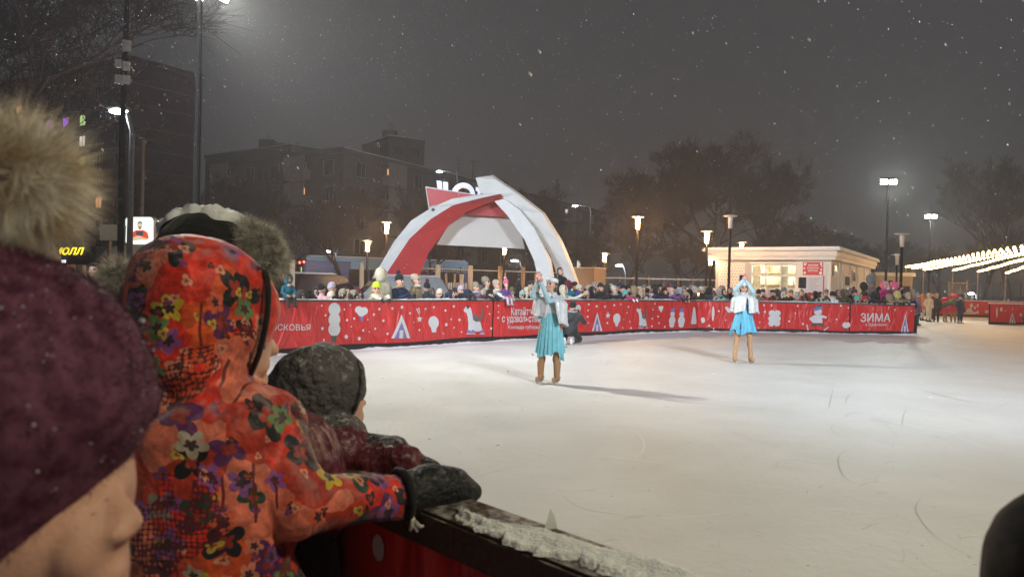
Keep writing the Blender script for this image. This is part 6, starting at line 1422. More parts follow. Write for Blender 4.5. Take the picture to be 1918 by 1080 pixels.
link('bodice', MB().lathe([(.128, 1.10), (.128, 1.15), (.135, 1.22), (.148, 1.30), (.11, 1.37)], 24, (0, 0, 0), 1.05, .76).mesh('bodice'), M_DRESS2, sk2, True)
cm, ct_, cc = cape_mesh(1.43, 1.06, .075, .260, .20, -86, 266, 6, None, 9)
for m2, nm, mm_ in ((cm, 'cape', M_SILVER), (ct_, 'fur_trim', M_FURW), (cc, 'collar', M_FURW)): link(nm, m2, mm_, sk2, True)
hb2 = Matrix.Translation(Vector((-.02, 0, 1.415))) @ (Matrix.Rotation(R(-8), 3, 'Z') @ Matrix.Rotation(R(8), 3, 'X')).to_4x4() @ Matrix.Scale(1.0, 4) @ Matrix.Translation(-HC0)
headgear(sk2, 'hair', cloth('brown'), 'hair', hb2); headgear(sk2, 'beanie', mat('headband_white', (.72, .76, .80), .7), 'white_hat', hb2)
skate(sk2, (-.158, .08, .05), (-.178, -.09, .05)); skate(sk2, (.167, .08, .05), (.184, -.09, .05))
# ---- photographer kneeling on the ice, back to us
D_ = 18.1; p3 = gx(1068, D_, 0); p3.z = .0085
P = head_prims(1.0, HC0, R(-6), 0, Vector((0, -.16, .80)) - HC0)
P += [cap((0, -.13, .74), (0, -.15, .84), .09, .078, 1), ell((0, -.07, .62), (.205, .145, .20), 1), ell((0, .0, .42), (.20, .15, .20), 1), cap((-.15, -.10, .74), (.15, -.10, .74), .080, .080, 1)]
for s in (-1, 1):
    E = Vector((s * .29, -.25, .56)); Hn = Vector((s * .10, -.42, .74))
    P += [cap((s * .20, -.10, .72), E, .072, .062, 1), cap(E, Hn, .060, .046, 1)] + hand_prims(Hn, (-s * .5, -.6, .4), (0, 0, 1))
P += [cap((-.10, .03, .34), (-.14, -.36, .12), .10, .075, 2), cap((-.14, -.36, .10), (-.10, .08, .08), .07, .055, 2), cap((-.10, .12, .10), (-.09, .17, .09), .05, .045, 3), cap((-.09, .19, .14), (-.085, .17, .05), .045, .045, 3),
      cap((.10, .03, .34), (.20, -.34, .34), .10, .078, 2), cap((.20, -.34, .34), (.16, -.05, .10), .07, .055, 2), cap((.15, .06, .10), (.10, .19, .12), .05, .046, 3), cap((.10, .19, .14), (.095, .17, .05), .045, .045, 3)]
me = fuse('photographer_body', P, .010, 3)
for m_ in (SKIN, cloth('charcoal'), cloth('black'), mat('skate_white', (.62, .60, .58), .5), cloth('black'), cloth('hair'), EYE, LIP): me.materials.append(m_)
ph = link('person', me); ph.location = p3; ph.rotation_euler = (0, 0, R(158)); tag(ph, 'photographer in dark jacket and white skates kneeling on the ice', 'person')
hb3 = Matrix.Translation(Vector((0, -.16, .80))) @ Matrix.Rotation(R(-6), 4, 'X') @ Matrix.Translation(-HC0)
headgear(ph, 'beanie', cloth('black'), 'knit_hat', hb3); headgear(ph, 'scarf', mat('grey_collar', (.25, .25, .24), .8), 'collar', hb3 @ Matrix.Translation((0, 0, .02)) @ Matrix.Scale(1.15, 4, (1, 0, 0)))
MB().tube([(-.17, -.10, .80), (-.05, .10, .66), (.12, .16, .46), (.20, .10, .36)], .016, 6).build('bag_strap', cloth('black'), ph)
me = MB().box((.25, .05, .34), (.16, .24, .20)).mesh('camera_bag'); bevel_mesh(me, .03); link('camera_bag', me, cloth('olive'), ph)
cmr = empty('camera', (0, 0, 0)); cmr.parent = ph; MB().box((0, -.50, .83), (.14, .07, .10)).build('camera_body', mat('camera_black', (.015, .015, .015), .4), cmr); MB().tube([(0, -.535, .83), (0, -.66, .83)], .036, 14).build('lens', mat('camera_black', (.015, .015, .015), .4), cmr)

# ================================================================== SPECTATORS IN THE FOREGROUND
def fur(name, pts, nrm, length, width, m_, parent, seed=1, droop=.25, chaos=.45, nseg=3, curl=.0):
    """separate curved hairs (flat ribbons) growing from points along normals"""
    rn = random.Random(seed); vs = []; fs = []
    for p, n in zip(pts, nrm):
        p = Vector(p); d = (Vector(n) + Vector((rn.gauss(0, chaos), rn.gauss(0, chaos), rn.gauss(0, chaos)))).normalized(); L = length * rn.uniform(.55, 1.15)
        side = d.cross(Vector((rn.gauss(0, 1), rn.gauss(0, 1), rn.gauss(0, 1)))).normalized(); q = p.copy(); b = len(vs); ww = width * rn.uniform(.6, 1.2)
        for k in range(nseg + 1):
            w = ww * (1 - k / nseg * .92); vs += [q - side * w, q + side * w]
            d = (d + Vector((rn.gauss(0, curl), rn.gauss(0, curl), -droop / nseg + rn.gauss(0, curl)))).normalized(); q = q + d * (L / nseg)
        for k in range(nseg): fs.append((b + 2 * k, b + 2 * k + 1, b + 2 * k + 3, b + 2 * k + 2))
    me = bpy.data.meshes.new(name); me.from_pydata([tuple(v) for v in vs], [], fs); o = link(name, me, m_, parent); return o
def sph_pts(c, r, n, seed=0, cond=None):
    rn = random.Random(seed); P_, N_ = [], []
    while len(P_) < n:
        v = Vector((rn.gauss(0, 1), rn.gauss(0, 1), rn.gauss(0, 1))).normalized()
        if cond and not cond(v): continue
        P_.append(Vector(c) + Vector((v.x * r[0], v.y * r[1], v.z * r[2]))); N_.append(Vector((v.x / r[0], v.y / r[1], v.z / r[2])).normalized())
    return P_, N_
def hairmat(key, c1, c2, scale=30):
    m = mat(key, c1, .75, spec=.25); nt = m.node_tree; b = nt.nodes['Principled BSDF']; tc = nt.nodes.new('ShaderNodeTexCoord'); n = nt.nodes.new('ShaderNodeTexNoise'); n.inputs['Scale'].default_value = scale; n.inputs['Detail'].default_value = 3
    nt.links.new(tc.outputs['Object'], n.inputs['Vector']); r = nt.nodes.new('ShaderNodeValToRGB'); r.color_ramp.elements[0].position = .38; r.color_ramp.elements[1].position = .62
    r.color_ramp.elements[0].color = (*c1, 1); r.color_ramp.elements[1].color = (*c2, 1); nt.links.new(n.outputs[0], r.inputs[0]); nt.links.new(r.outputs[0], b.inputs['Base Color']); return m
def floral(key):
    """patchwork of printed scraps: reds, salmon, navy, blossoms, dotted and checked pieces"""
    m = mat(key, (.5, .03, .02), .55, spec=.35, sheen=.2); nt = m.node_tree; b = nt.nodes['Principled BSDF']; N = nt.nodes.new; Lk = nt.links.new
    tc = N('ShaderNodeTexCoord'); nz = N('ShaderNodeTexNoise'); nz.inputs['Scale'].default_value = 9; nz.inputs['Detail'].default_value = 2; Lk(tc.outputs['Object'], nz.inputs['Vector'])
    wp = N('ShaderNodeVectorMath'); wp.operation = 'MULTIPLY_ADD'; wp.inputs[1].default_value = (.046, .046, .046); Lk(nz.outputs['Color'], wp.inputs[0]); Lk(tc.outputs['Object'], wp.inputs[2])
    def vor(sc_, out='Color', feat='F1', vec=None, rnd=1.0):
        v = N('ShaderNodeTexVoronoi'); v.feature = feat; v.inputs['Scale'].default_value = sc_; v.inputs['Randomness'].default_value = rnd; Lk(vec or wp.outputs[0], v.inputs['Vector']); return v
    def ramp(src, stops, interp='CONSTANT'):
        r = N('ShaderNodeValToRGB'); r.color_ramp.interpolation = interp
        while len(r.color_ramp.elements) < len(stops): r.color_ramp.elements.new(.5)
        for e, (p_, c_) in zip(r.color_ramp.elements, stops): e.position = p_; e.color = (*c_, 1)
        Lk(src, r.inputs[0]); return r.outputs[0]
    def mixc(f, a, b_):
        q = N('ShaderNodeMix'); q.data_type = 'RGBA'; Lk(f, q.inputs[0]); Lk(a, q.inputs[6]); Lk(b_, q.inputs[7]); return q.outputs[2]
    def mth(op, a, b_=None, v=None):
        q = N('ShaderNodeMath'); q.operation = op; Lk(a, q.inputs[0])
        if b_ is not None: Lk(b_, q.inputs[1])
        elif v is not None: q.inputs[1].default_value = v
        return q.outputs[0]
    RED, SAL, NAV, ORG, BLK, RUST = (.62, .030, .016), (.66, .16, .10), (.012, .012, .020), (.66, .085, .02), (.008, .008, .009), (.42, .035, .018)
    def noi(sc_, det=2, col=False, dist=0.0):
        q = N('ShaderNodeTexNoise'); q.inputs['Scale'].default_value = sc_; q.inputs['Detail'].default_value = det; q.inputs['Distortion'].default_value = dist; Lk(wp.outputs[0], q.inputs['Vector']); return q.outputs['Color' if col else 'Fac']
    def rgb(c_): q = N('ShaderNodeRGB'); q.outputs[0].default_value = (*c_, 1); return q.outputs[0]
    v1 = vor(10.5); v1.distance = 'MANHATTAN'; s1_ = N('ShaderNodeSeparateColor'); Lk(v1.outputs['Color'], s1_.inputs[0])
    base = ramp(s1_.outputs[0], [(0, RED), (.16, SAL), (.30, RED), (.46, ORG), (.58, NAV), (.63, RED), (.82, RUST), (.90, SAL)])
    # tonal print inside every scrap
    tn_ = N('ShaderNodeMapRange'); tn_.inputs[1].default_value = .40; tn_.inputs[2].default_value = .62; tn_.inputs[3].default_value = .72; tn_.inputs[4].default_value = 1.18; Lk(noi(40, 3, dist=1.0), tn_.inputs[0])
    ts = N('ShaderNodeVectorMath'); ts.operation = 'SCALE'; Lk(base, ts.inputs[0]); Lk(tn_.outputs[0], ts.inputs[3]); c = ts.outputs[0]
    # printed flowers and leaves: crisp petals round the centres of scattered cells
    spx = N('ShaderNodeSeparateXYZ'); Lk(wp.outputs[0], spx.inputs[0])
    cx_ = mth('ADD', spx.outputs[0], mth('MULTIPLY', spx.outputs[1], v=.6)); cz_ = mth('ADD', spx.outputs[2], mth('MULTIPLY', spx.outputs[1], v=.25)); cb = N('ShaderNodeCombineXYZ'); Lk(cx_, cb.inputs[0]); Lk(cz_, cb.inputs[1])
    def motif(c, scale, r0, petals, prob, stops, centre, seed_off, depth=.45):
        of = N('ShaderNodeVectorMath'); of.operation = 'ADD'; of.inputs[1].default_value = (seed_off, seed_off * 1.7, 0); Lk(cb.outputs[0], of.inputs[0])
        v = N('ShaderNodeTexVoronoi'); v.voronoi_dimensions = '2D'; v.inputs['Scale'].default_value = scale; Lk(of.outputs[0], v.inputs['Vector'])
        df = N('ShaderNodeVectorMath'); df.operation = 'SUBTRACT'; Lk(of.outputs[0], df.inputs[0]); Lk(v.outputs['Position'], df.inputs[1]); sp_ = N('ShaderNodeSeparateXYZ'); Lk(df.outputs[0], sp_.inputs[0])
        sc_ = N('ShaderNodeSeparateColor'); Lk(v.outputs['Color'], sc_.inputs[0])
        th_ = mth('ADD', mth('ARCTAN2', sp_.outputs[1], sp_.outputs[0]), mth('MULTIPLY', sc_.outputs[2], v=6.28)); rad = N('ShaderNodeVectorMath'); rad.operation = 'LENGTH'; Lk(df.outputs[0], rad.inputs[0])
        pe = mth('ADD', mth('MULTIPLY', mth('ABSOLUTE', mth('COSINE', mth('MULTIPLY', th_, v=petals / 2))), v=depth), v=1 - depth); lim = mth('MULTIPLY', mth('MULTIPLY', pe, mth('ADD', mth('MULTIPLY', sc_.outputs[2], v=.6), v=.7)), v=r0)
        on = mth('GREATER_THAN', sc_.outputs[1], v=1 - prob); inside = mth('MULTIPLY', mth('LESS_THAN', rad.outputs['Value'], lim), on)
        shade = mth('LESS_THAN', rad.outputs['Value'], mth('MULTIPLY', lim, v=.42)); mid_ = mth('MULTIPLY', shade, on); c = mixc(inside, c, ramp(sc_.outputs[0], stops)); return mixc(mid_, c, rgb(centre))
    c = motif(c, 13, .036, 4, .48, [(0, NAV), (.30, (.10, .02, .10)), (.5, BLK), (.72, (.02, .05, .035)), (.88, (.20, .17, .15))], (.30, .03, .02), .3, .55)
    c = motif(c, 17, .024, 5, .50, [(0, (.55, .40, .03)), (.14, (.24, .07, .26)), (.34, (.62, .20, .14)), (.52, (.60, .10, .05)), (.70, (.12, .20, .07)), (.84, (.36, .30, .24))], (.05, .02, .03), 1.9, .5)
    c = motif(c, 34, .010, 3, .40, [(0, (.62, .28, .20)), (.3, (.02, .015, .02)), (.6, (.50, .36, .06)), (.8, (.15, .04, .16))], (.30, .04, .02), 4.1, .6)
    # scrap with fish-scale print and scrap with thin plaid
    v3 = vor(115, rnd=.25); sc3 = mth('GREATER_THAN', v3.outputs['Distance'], v=.48); onp = mth('GREATER_THAN', s1_.outputs[1], v=.87); c = mixc(mth('MULTIPLY', sc3, onp), c, rgb((.10, .012, .02)))
    wv = N('ShaderNodeTexWave'); wv.inputs['Scale'].default_value = 9; wv.inputs['Distortion'].default_value = .6; Lk(wp.outputs[0], wv.inputs['Vector']); ln = mth('GREATER_THAN', wv.outputs[1], v=.965); onl = mth('LESS_THAN', s1_.outputs[1], v=.18); c = mixc(mth('MULTIPLY', ln, onl), c, rgb((.14, .02, .015)))
    # wear and snow dust
    n4 = N('ShaderNodeTexNoise'); n4.inputs['Scale'].default_value = 30; n4.inputs['Detail'].default_value = 6; Lk(tc.outputs['Object'], n4.inputs['Vector']); mr = N('ShaderNodeMapRange'); mr.inputs[1].default_value = .3; mr.inputs[2].default_value = .7; mr.inputs[3].default_value = .75; mr.inputs[4].default_value = 1.35; Lk(n4.outputs[0], mr.inputs[0])
    vm = N('ShaderNodeVectorMath'); vm.operation = 'SCALE'; Lk(c, vm.inputs[0]); Lk(mr.outputs[0], vm.inputs[3])
    ge = N('ShaderNodeNewGeometry'); sp = N('ShaderNodeSeparateXYZ'); Lk(ge.outputs['Normal'], sp.inputs[0]); up = N('ShaderNodeMapRange'); up.inputs[1].default_value = .35; up.inputs[2].default_value = 1.0; Lk(sp.outputs[2], up.inputs[0])
    n5 = N('ShaderNodeTexNoise'); n5.inputs['Scale'].default_value = 38; n5.inputs['Detail'].default_value = 8; Lk(tc.outputs['Object'], n5.inputs['Vector']); d5 = N('ShaderNodeMapRange'); d5.inputs[1].default_value = .48; d5.inputs[2].default_value = .70; d5.inputs[4].default_value = .55; Lk(n5.outputs[0], d5.inputs[0])
    sn = N('ShaderNodeRGB'); sn.outputs[0].default_value = (.52, .40, .40, 1); c2 = mixc(mth('MULTIPLY', up.outputs[0], d5.outputs[0]), vm.outputs[0], sn.outputs[0]); Lk(c2, b.inputs['Base Color'])
    nb_ = N('ShaderNodeTexNoise'); nb_.inputs['Scale'].default_value = 34; nb_.inputs['Detail'].default_value = 5; nb_.inputs['Distortion'].default_value = .6; Lk(tc.outputs['Object'], nb_.inputs['Vector']); bp = N('ShaderNodeBump'); bp.inputs['Strength'].default_value = .55; bp.inputs['Distance'].default_value = .012; Lk(nb_.outputs[0], bp.inputs['Height']); Lk(bp.outputs[0], b.inputs['Normal']); return m
def snowy(key, col, rough=.7, amt=.6, bump=.6, bscale=30):
    """cloth with snow caught on its upward sides"""
    m = mat(key, col, rough, bump=bump, bscale=bscale); nt = m.node_tree; b = nt.nodes['Principled BSDF']; N = nt.nodes.new; Lk = nt.links.new
    tc = N('ShaderNodeTexCoord'); ge = N('ShaderNodeNewGeometry'); sp = N('ShaderNodeSeparateXYZ'); Lk(ge.outputs['Normal'], sp.inputs[0]); up = N('ShaderNodeMapRange'); up.inputs[1].default_value = .15; up.inputs[2].default_value = .95; Lk(sp.outputs[2], up.inputs[0])
    n5 = N('ShaderNodeTexNoise'); n5.inputs['Scale'].default_value = 75; n5.inputs['Detail'].default_value = 8; n5.inputs['Roughness'].default_value = .7; Lk(tc.outputs['Object'], n5.inputs['Vector']); d5 = N('ShaderNodeMapRange'); d5.inputs[1].default_value = .52; d5.inputs[2].default_value = .62; d5.inputs[4].default_value = amt; Lk(n5.outputs[0], d5.inputs[0])
    q = N('ShaderNodeMath'); q.operation = 'MULTIPLY'; Lk(up.outputs[0], q.inputs[0]); Lk(d5.outputs[0], q.inputs[1]); mx = N('ShaderNodeMix'); mx.data_type = 'RGBA'; mx.inputs[6].default_value = (*col, 1); mx.inputs[7].default_value = (.6, .6, .62, 1); Lk(q.outputs[0], mx.inputs[0]); Lk(mx.outputs[2], b.inputs['Base Color']); return m
M_FLORAL = floral('floral_print'); M_MITT = snowy('black_mitten', (.010, .011, .012), .6, .25, .8, 60); M_BLK = cloth('black')
def legs(prims, c, half, rz, z=.85, r=.09):
    a = Vector((math.cos(rz), math.sin(rz), 0)) * half; f = Vector((math.sin(rz), -math.cos(rz), 0))
    for s in (-1, 1):
        h = Vector((c[0], c[1], z)) + a * s; k = Vector((c[0], c[1], .46)) + a * s * 1.05 + f * .02; an = Vector((c[0], c[1], .10)) + a * s * 1.1
        prims += [cap(h, k, r, r * .75, 2), cap(k, an, r * .74, r * .6, 2), cap(an + Vector((0, 0, -.045)), an + f * .14 + Vector((0, 0, -.05)), .052, .045, 3)]
# ---- B: hooded jacket with floral print, back to us, right arm on the rail
Cb = at(377, 585, 1.30); f = Vector((.82, .57, 0)); sd_ = Vector((.57, -.82, 0))
bodyc = at(410, 985, 1.26)
P = [ell(Cb, (.124, .140, .142), 1, Matrix.Rotation(R(-35), 3, 'Z')), ell(Cb + Vector((0, 0, .03)) - f * .012, (.120, .130, .122), 1), ell(Cb - f * .02 + Vector((0, 0, -.09)), (.114, .12, .09), 1),
     ell(Cb + f * .050 + Vector((0, 0, -.055)), (.078, .078, .100), 0), cap(Cb + f * .122 + Vector((0, 0, -.052)), Cb + f * .134 + Vector((0, 0, -.075)), .008, .012, 0), ell(Cb + f * .092 + Vector((0, 0, -.130)), (.032, .032, .03), 0), ell(Cb + f * .088 + sd_ * .03 + Vector((0, 0, -.095)), (.030, .030, .030), 0),
     ell(Cb + Vector((-.01, .0, -.185)) - f * .005, (.100, .100, .040), 5),
     cap(at(300, 800, 1.25), at(488, 800, 1.30), .095, .078, 1), ell(bodyc + Vector((-.015, 0, .05)), (.170, .150, .23), 1), ell(bodyc + Vector((-.01, 0, -.18)), (.170, .155, .24), 1), ell(at(395, 815, 1.24), (.135, .115, .085), 1),
     cap(at(265, 830, 1.22), at(232, 1010, 1.20), .072, .062, 1), cap(at(232, 1010, 1.20), at(300, 1160, 1.32), .060, .05, 1),
     cap(at(505, 832, 1.27), at(560, 945, 1.22), .066, .058, 1), cap(at(560, 945, 1.22), at(742, 930, 1.335), .055, .046, 1),
     cap(at(758, 926, 1.345), at(800, 915, 1.375), .046, .043, 4), cap(at(800, 908, 1.375), at(850, 908, 1.405), .043, .037, 4), cap(at(850, 908, 1.405), at(884, 920, 1.425), .036, .022, 4), cap(at(795, 935, 1.36), at(850, 933, 1.385), .024, .016, 4)]
legs(P, (bodyc.x, bodyc.y - .02), .10, R(35), .82)
me = fuse('hero_body', P, .0068, 3, wrinkle=(.011, 21.0, (1,)))
for m_ in (SKIN, M_FLORAL, cloth('black'), cloth('black'), M_MITT, cloth('black'), EYE, LIP): me.materials.append(m_)
hB = link('person', me); tag(hB, 'child in red floral-print hooded jacket, black mitten resting on the rail', 'person', 'spectators along the near boards')
# seams and cuff of the jacket, hood edge binding, snow flecks
def ringtube(c, ax, r1, r2, rad, mat_, name, parent, a0=0, a1=360, n=28):
    ax = Vector(ax).normalized(); u = ax.orthogonal().normalized(); v = ax.cross(u); pts = [Vector(c) + u * math.cos(R(a0 + (a1 - a0) * k / n)) * r1 + v * math.sin(R(a0 + (a1 - a0) * k / n)) * r2 for k in range(n + 1)]
    return MB().tube(pts, rad, 8, cap=True).build(name, mat_, parent, True)
ringtube(Cb + f * .085 + Vector((0, 0, -.03)), f + Vector((0, 0, -.12)), .100, .123, .0055, M_BLK, 'hood_binding', hB)
wr = at(752, 926, 1.34); ringtube(wr, at(800, 915, 1.375) - at(742, 928, 1.335), .046, .046, .007, M_BLK, 'cuff', hB)
wh = mat('clip_pale', (.50, .48, .42), .4); cl = empty('mitten_clip', (0, 0, 0)); cl.parent = hB
MB().tube([at(758, 962, 1.325), at(757, 985, 1.325), at(765, 992, 1.32), at(775, 990, 1.32)], .0035, 6).build('cord', M_BLK, cl)
MB().tube([at(770, 962, 1.32), at(774, 978, 1.315), at(768, 994, 1.31)], [.0045, .0065, .0028], 7).tube([at(774, 978, 1.315), at(782, 996, 1.31)], [.006, .0025], 7).tube([at(775, 976, 1.315), at(788, 986, 1.31), at(794, 984, 1.31)], [.0055, .004, .0025], 7).build('clip', wh, cl, True)
# ---- C: dark grey hooded child leaning over the rail
Cc_ = at(596, 722, 1.75); f2 = Vector((.78, .62, 0)); Mr = Matrix.Rotation(R(-40), 3, 'Z')
P = [ell(Cc_ + Vector((0, 0, .005)), (.104, .115, .108), 1, Mr), ell(Cc_ - f2 * .028 + Vector((0, 0, -.02)), (.098, .10, .098), 1), ell(Cc_ + f2 * .058 + Vector((0, 0, -.04)), (.062, .062, .075), 0), cap(Cc_ + f2 * .112 + Vector((0, 0, -.035)), Cc_ + f2 * .122 + Vector((0, 0, -.052)), .008, .011, 0), ell(Cc_ + f2 * .095 + Vector((0, 0, -.085)), (.03, .03, .03), 0),
     ell(at(600, 815, 1.70), (.115, .10, .055), 1), cap(at(545, 840, 1.62), at(660, 845, 1.66), .070, .062, 6), ell(at(520, 930, 1.50), (.15, .14, .20), 6), ell(at(500, 1080, 1.46), (.15, .14, .22), 2), cap(at(610, 835, 1.70), at(700, 838, 1.66), .058, .040, 1), cap(at(700, 838, 1.66), at(748, 838, 1.62), .040, .028, 1),
     cap(at(650, 862, 1.66), at(765, 868, 1.60), .055, .046, 6), cap(at(768, 872, 1.60), at(806, 884, 1.585), .034, .030, 4), cap(at(806, 884, 1.585), at(830, 898, 1.58), .028, .018, 4)]
legs(P, (at(500, 1080, 1.46).x, 1.46), .085, R(35), .70, .085)
me = fuse('hero_body', P, .0062, 3, wrinkle=(.011, 30.0, (1, 6)))
M_DG = snowy('grey_hood', (.085, .082, .085), .7, .7, 1.0, 45)
for m_ in (SKIN, M_DG, cloth('black'), cloth('black'), M_MITT, cloth('black'), snowy('burgundy_quilt', (.11, .018, .030), .5, .45, .8, 26), LIP): me.materials.append(m_)
hC = link('person', me); tag(hC, 'child in dark grey hood and burgundy jacket leaning over the near rail', 'person', 'spectators along the near boards')
ringtube(Cc_ + f2 * .072 + Vector((0, 0, -.02)), f2 + Vector((0, 0, -.15)), .078, .094, .005, M_DG, 'hood_edge', hC)
# ---- E: person in black hood with grey fur trim and snow on top, between B and the boards
Ce = at(362, 545, 1.86)
P = [ell(Ce, (.150, .150, .170), 1), ell(at(388, 455, 1.86), (.125, .120, .085), 1), ell(Ce + Vector((.08, .09, -.03)), (.09, .09, .11), 0), cap(at(260, 770, 1.86), at(460, 770, 1.90), .11, .11, 1), ell(at(360, 930, 1.84), (.21, .16, .32), 1), ell(at(360, 1150, 1.84), (.19, .16, .25), 1)]
for a_, b_, c_ in ((at(245, 790, 1.82), at(235, 960, 1.80), at(330, 1000, 2.0)), (at(480, 790, 1.88), at(500, 930, 1.92), at(520, 880, 2.08))): P += [cap(a_, b_, .085, .07, 1), cap(b_, c_, .065, .05, 1)] + hand_prims(c_, (.7, .7, 0), (0, 0, 1))
legs(P, (at(360, 1150, 1.84).x, 1.84), .10, R(35), .80, .10)
me = fuse('hero_body', P, .011, 3, wrinkle=(.006, 22.0, (1,)))
for m_ in (SKIN, cloth('black'), cloth('black'), cloth('black'), cloth('black'), cloth('hair'), EYE, LIP): me.materials.append(m_)
hE = link('person', me); tag(hE, 'person in black hood with thick grey fur trim and snow on top', 'person', 'spectators along the near boards')
M_GFUR = hairmat('grey_fur', (.30, .275, .25), (.74, .71, .66), 55)
pts = []; nrm = []; rr_ = random.Random(8)
for px, py, D_, r_, n_ in ((486, 462, 1.83, .062, 4200), (458, 440, 1.85, .045, 1800), (508, 494, 1.82, .042, 2200), (222, 520, 1.84, .050, 2200), (200, 560, 1.83, .056, 2600), (212, 625, 1.82, .052, 2200), (230, 690, 1.82, .045, 1600)):
    a_, b_ = sph_pts(at(px, py, D_), (r_ * .62, r_ * .62, r_ * .62), n_ * 2, int(px)); pts += a_; nrm += b_
fur('fur_trim', pts, nrm, .042, .0006, M_GFUR, hE, 3, .35, .38, 4, .20)
n_a, n_b = 40, 12; vs = []; fs = []; cr_ = at(386, 456, 1.86)
for i in range(n_a + 1):
    for j in range(n_b + 1):
        a = R(12 + 156 * i / n_a); b_ = R(-30 + 100 * j / n_b + 7 * math.sin(i * .35) + 3 * math.sin(i * .8)); th = .007 + .004 * math.sin(i * 1.1 + j * .7) + .003 * math.sin(j * 2 + i * .5)
        if i in (0, n_a) or j in (0, n_b): th = -.004
        d = Vector((math.cos(a), math.sin(b_) * math.sin(a), math.cos(b_) * math.sin(a))); vs.append(cr_ + Vector((d.x * (.127 + th), d.y * (.122 + th), d.z * (.089 + th * 1.4))))
        if i and j: fs.append(((i - 1) * (n_b + 1) + j - 1, i * (n_b + 1) + j - 1, i * (n_b + 1) + j, (i - 1) * (n_b + 1) + j))
MB().add(vs, fs).build('snow_cap', SNOW, hE, True)
# ---- A: child in fuzzy purple hat with fur pompom, cheek and nose in profile
Ca = at(62, 935, .535); tnA = math.atan2(.86, -.50); hsA = .90; MA = Matrix.Rotation(tnA, 3, 'Z') @ Matrix.Rotation(R(-13), 3, 'X')
offA = Ca - (HC0 + MA @ ((Vector((0, 0, 1.585)) - HC0) * hsA))
fA = Vector((.86, .50, -.10)).normalized(); sA = Vector((.50, -.86, 0)).normalized(); uA = sA.cross(fA).normalized()
def fa(px, py, dd=0.0, ss=0.0): return at(px, py, .505) + sA * ss        # profile points of the face, seen from the side
P = [ell(at(60, 925, .548), (.072, .076, .088), 0), ell(at(112, 990, .545), (.050, .048, .066), 0), ell(at(125, 1070, .545), (.044, .045, .055), 0), ell(at(170, 915, .545), (.027, .040, .036), 0),
     cap(at(208, 925, .532), at(236, 977, .528), .0075, .0125, 0), ell(at(222, 995, .520), (.011, .013, .009), 0), ell(at(165, 1010, .528), (.026, .034, .034), 0), ell(at(188, 1066, .528), (.0175, .022, .017), 0), ell(at(170, 1120, .53), (.024, .028, .022), 0),
     cap(at(190, 940, .502), at(216, 925, .512), .0022, .0018, 6), cap(at(182, 906, .505), at(212, 896, .512), .0022, .0016, 5)]
tb = Vector((Ca.x - .05, Ca.y - .04, 0)); shz = Ca.z - .235
P += [cap((tb.x, tb.y, shz - .02), (tb.x + .02, tb.y + .015, shz + .06), .085, .07, 1), ell((tb.x, tb.y, shz - .14), (.155, .13, .18), 1), ell((tb.x, tb.y, shz - .36), (.155, .135, .24), 1), cap((tb.x - .09, tb.y + .11, shz - .03), (tb.x + .06, tb.y - .10, shz - .03), .07, .07, 1)]
for q in (Vector((-.12, .14, 0)), Vector((.08, -.13, 0))): P += [cap((tb.x + q.x, tb.y + q.y, shz - .05), (tb.x + q.x * 1.3, tb.y + q.y * 1.3, shz - .30), .058, .05, 1), cap((tb.x + q.x * 1.3, tb.y + q.y * 1.3, shz - .30), (tb.x + q.x + .12, tb.y + q.y + .10, shz - .36), .05, .042, 1)] + hand_prims((tb.x + q.x + .12, tb.y + q.y + .10, shz - .36), (.6, .5, 0), (0, 0, 1), .8)
legs(P, (tb.x, tb.y), .08, R(40), .62, .08)
me = fuse('hero_body', P, .0045, 3)
for m_ in (mat('skin_near', (.62, .35, .26), .55, spec=.3, noise=.14, nscale=22, bump=.12, bscale=260), cloth('purple'), cloth('black'), cloth('black'), cloth('black'), cloth('brown'), EYE, LIP): me.materials.append(m_)
hA = link('person', me); tag(hA, 'child in fuzzy purple hat with beige fur pompom, face in profile', 'person', 'spectators along the near boards')
M_PURP = hairmat('purple_knit', (.066, .017, .040), (.145, .052, .092), 60)
hc = at(-72, 768, .53); mb = MB(); mb.ell((0, 0, 0), (.135, .125, .126), 60, 36); me = mb.mesh('fuzzy_hat')
for v in me.vertices:
    q = v.co.copy()
    if q.z < 0: q.z *= 1.50; q.x += q.z * .40
    q *= (1 + .012 * math.sin(q.x * 160) * math.sin(q.z * 140 + 1)); v.co = hc + q
me.update()
hat = link('fuzzy_hat', me, M_PURP, hA, True); rr2 = random.Random(6)
vis = [(v.co.copy(), v.normal.copy()) for v in me.vertices]; pts = []; nrm = []
for pl in me.polygons:
    vv = [me.vertices[i].co for i in pl.vertices]
    for k in range(16): a, b_ = rr2.random(), rr2.random(); pts.append(vv[0].lerp(vv[1], a).lerp(vv[3 if len(vv) > 3 else 2].lerp(vv[2], a), b_)); nrm.append(pl.normal.copy())
fur('fuzz', pts, nrm, .0075, .00032, M_PURP, hat, 9, .1, .6, 2, .3)
mb = MB()
for k in range(900):     # caught flakes: many tiny, a few clumps
    pl = me.polygons[rr2.randrange(len(me.polygons))]
    if pl.normal.z < -.5: continue
    q = Vector(pl.center) + pl.normal * .006 + Vector((rr2.uniform(-.004, .004), 0, rr2.uniform(-.004, .004))); s_ = rr2.uniform(.0003, .0010) if rr2.random() < .965 else rr2.uniform(.0014, .0024)
    mb.ell(q, (s_ * rr2.uniform(.7, 1.6), s_, s_ * rr2.uniform(.6, 1.2)), 5, 3)
mb.build('snow_flecks', mat('snow_fleck', (.50, .48, .52), .8), hat)['kind'] = 'stuff'
M_POM = hairmat('pompom_fur', (.56, .45, .31), (.88, .84, .76), 38)
pc = at(2, 340, .555); P_, N_ = sph_pts(pc, (.030, .030, .020), 17000, 4); fur('pompom', P_, N_, .054, .00045, M_POM, hA, 5, .30, .50, 4, .26)
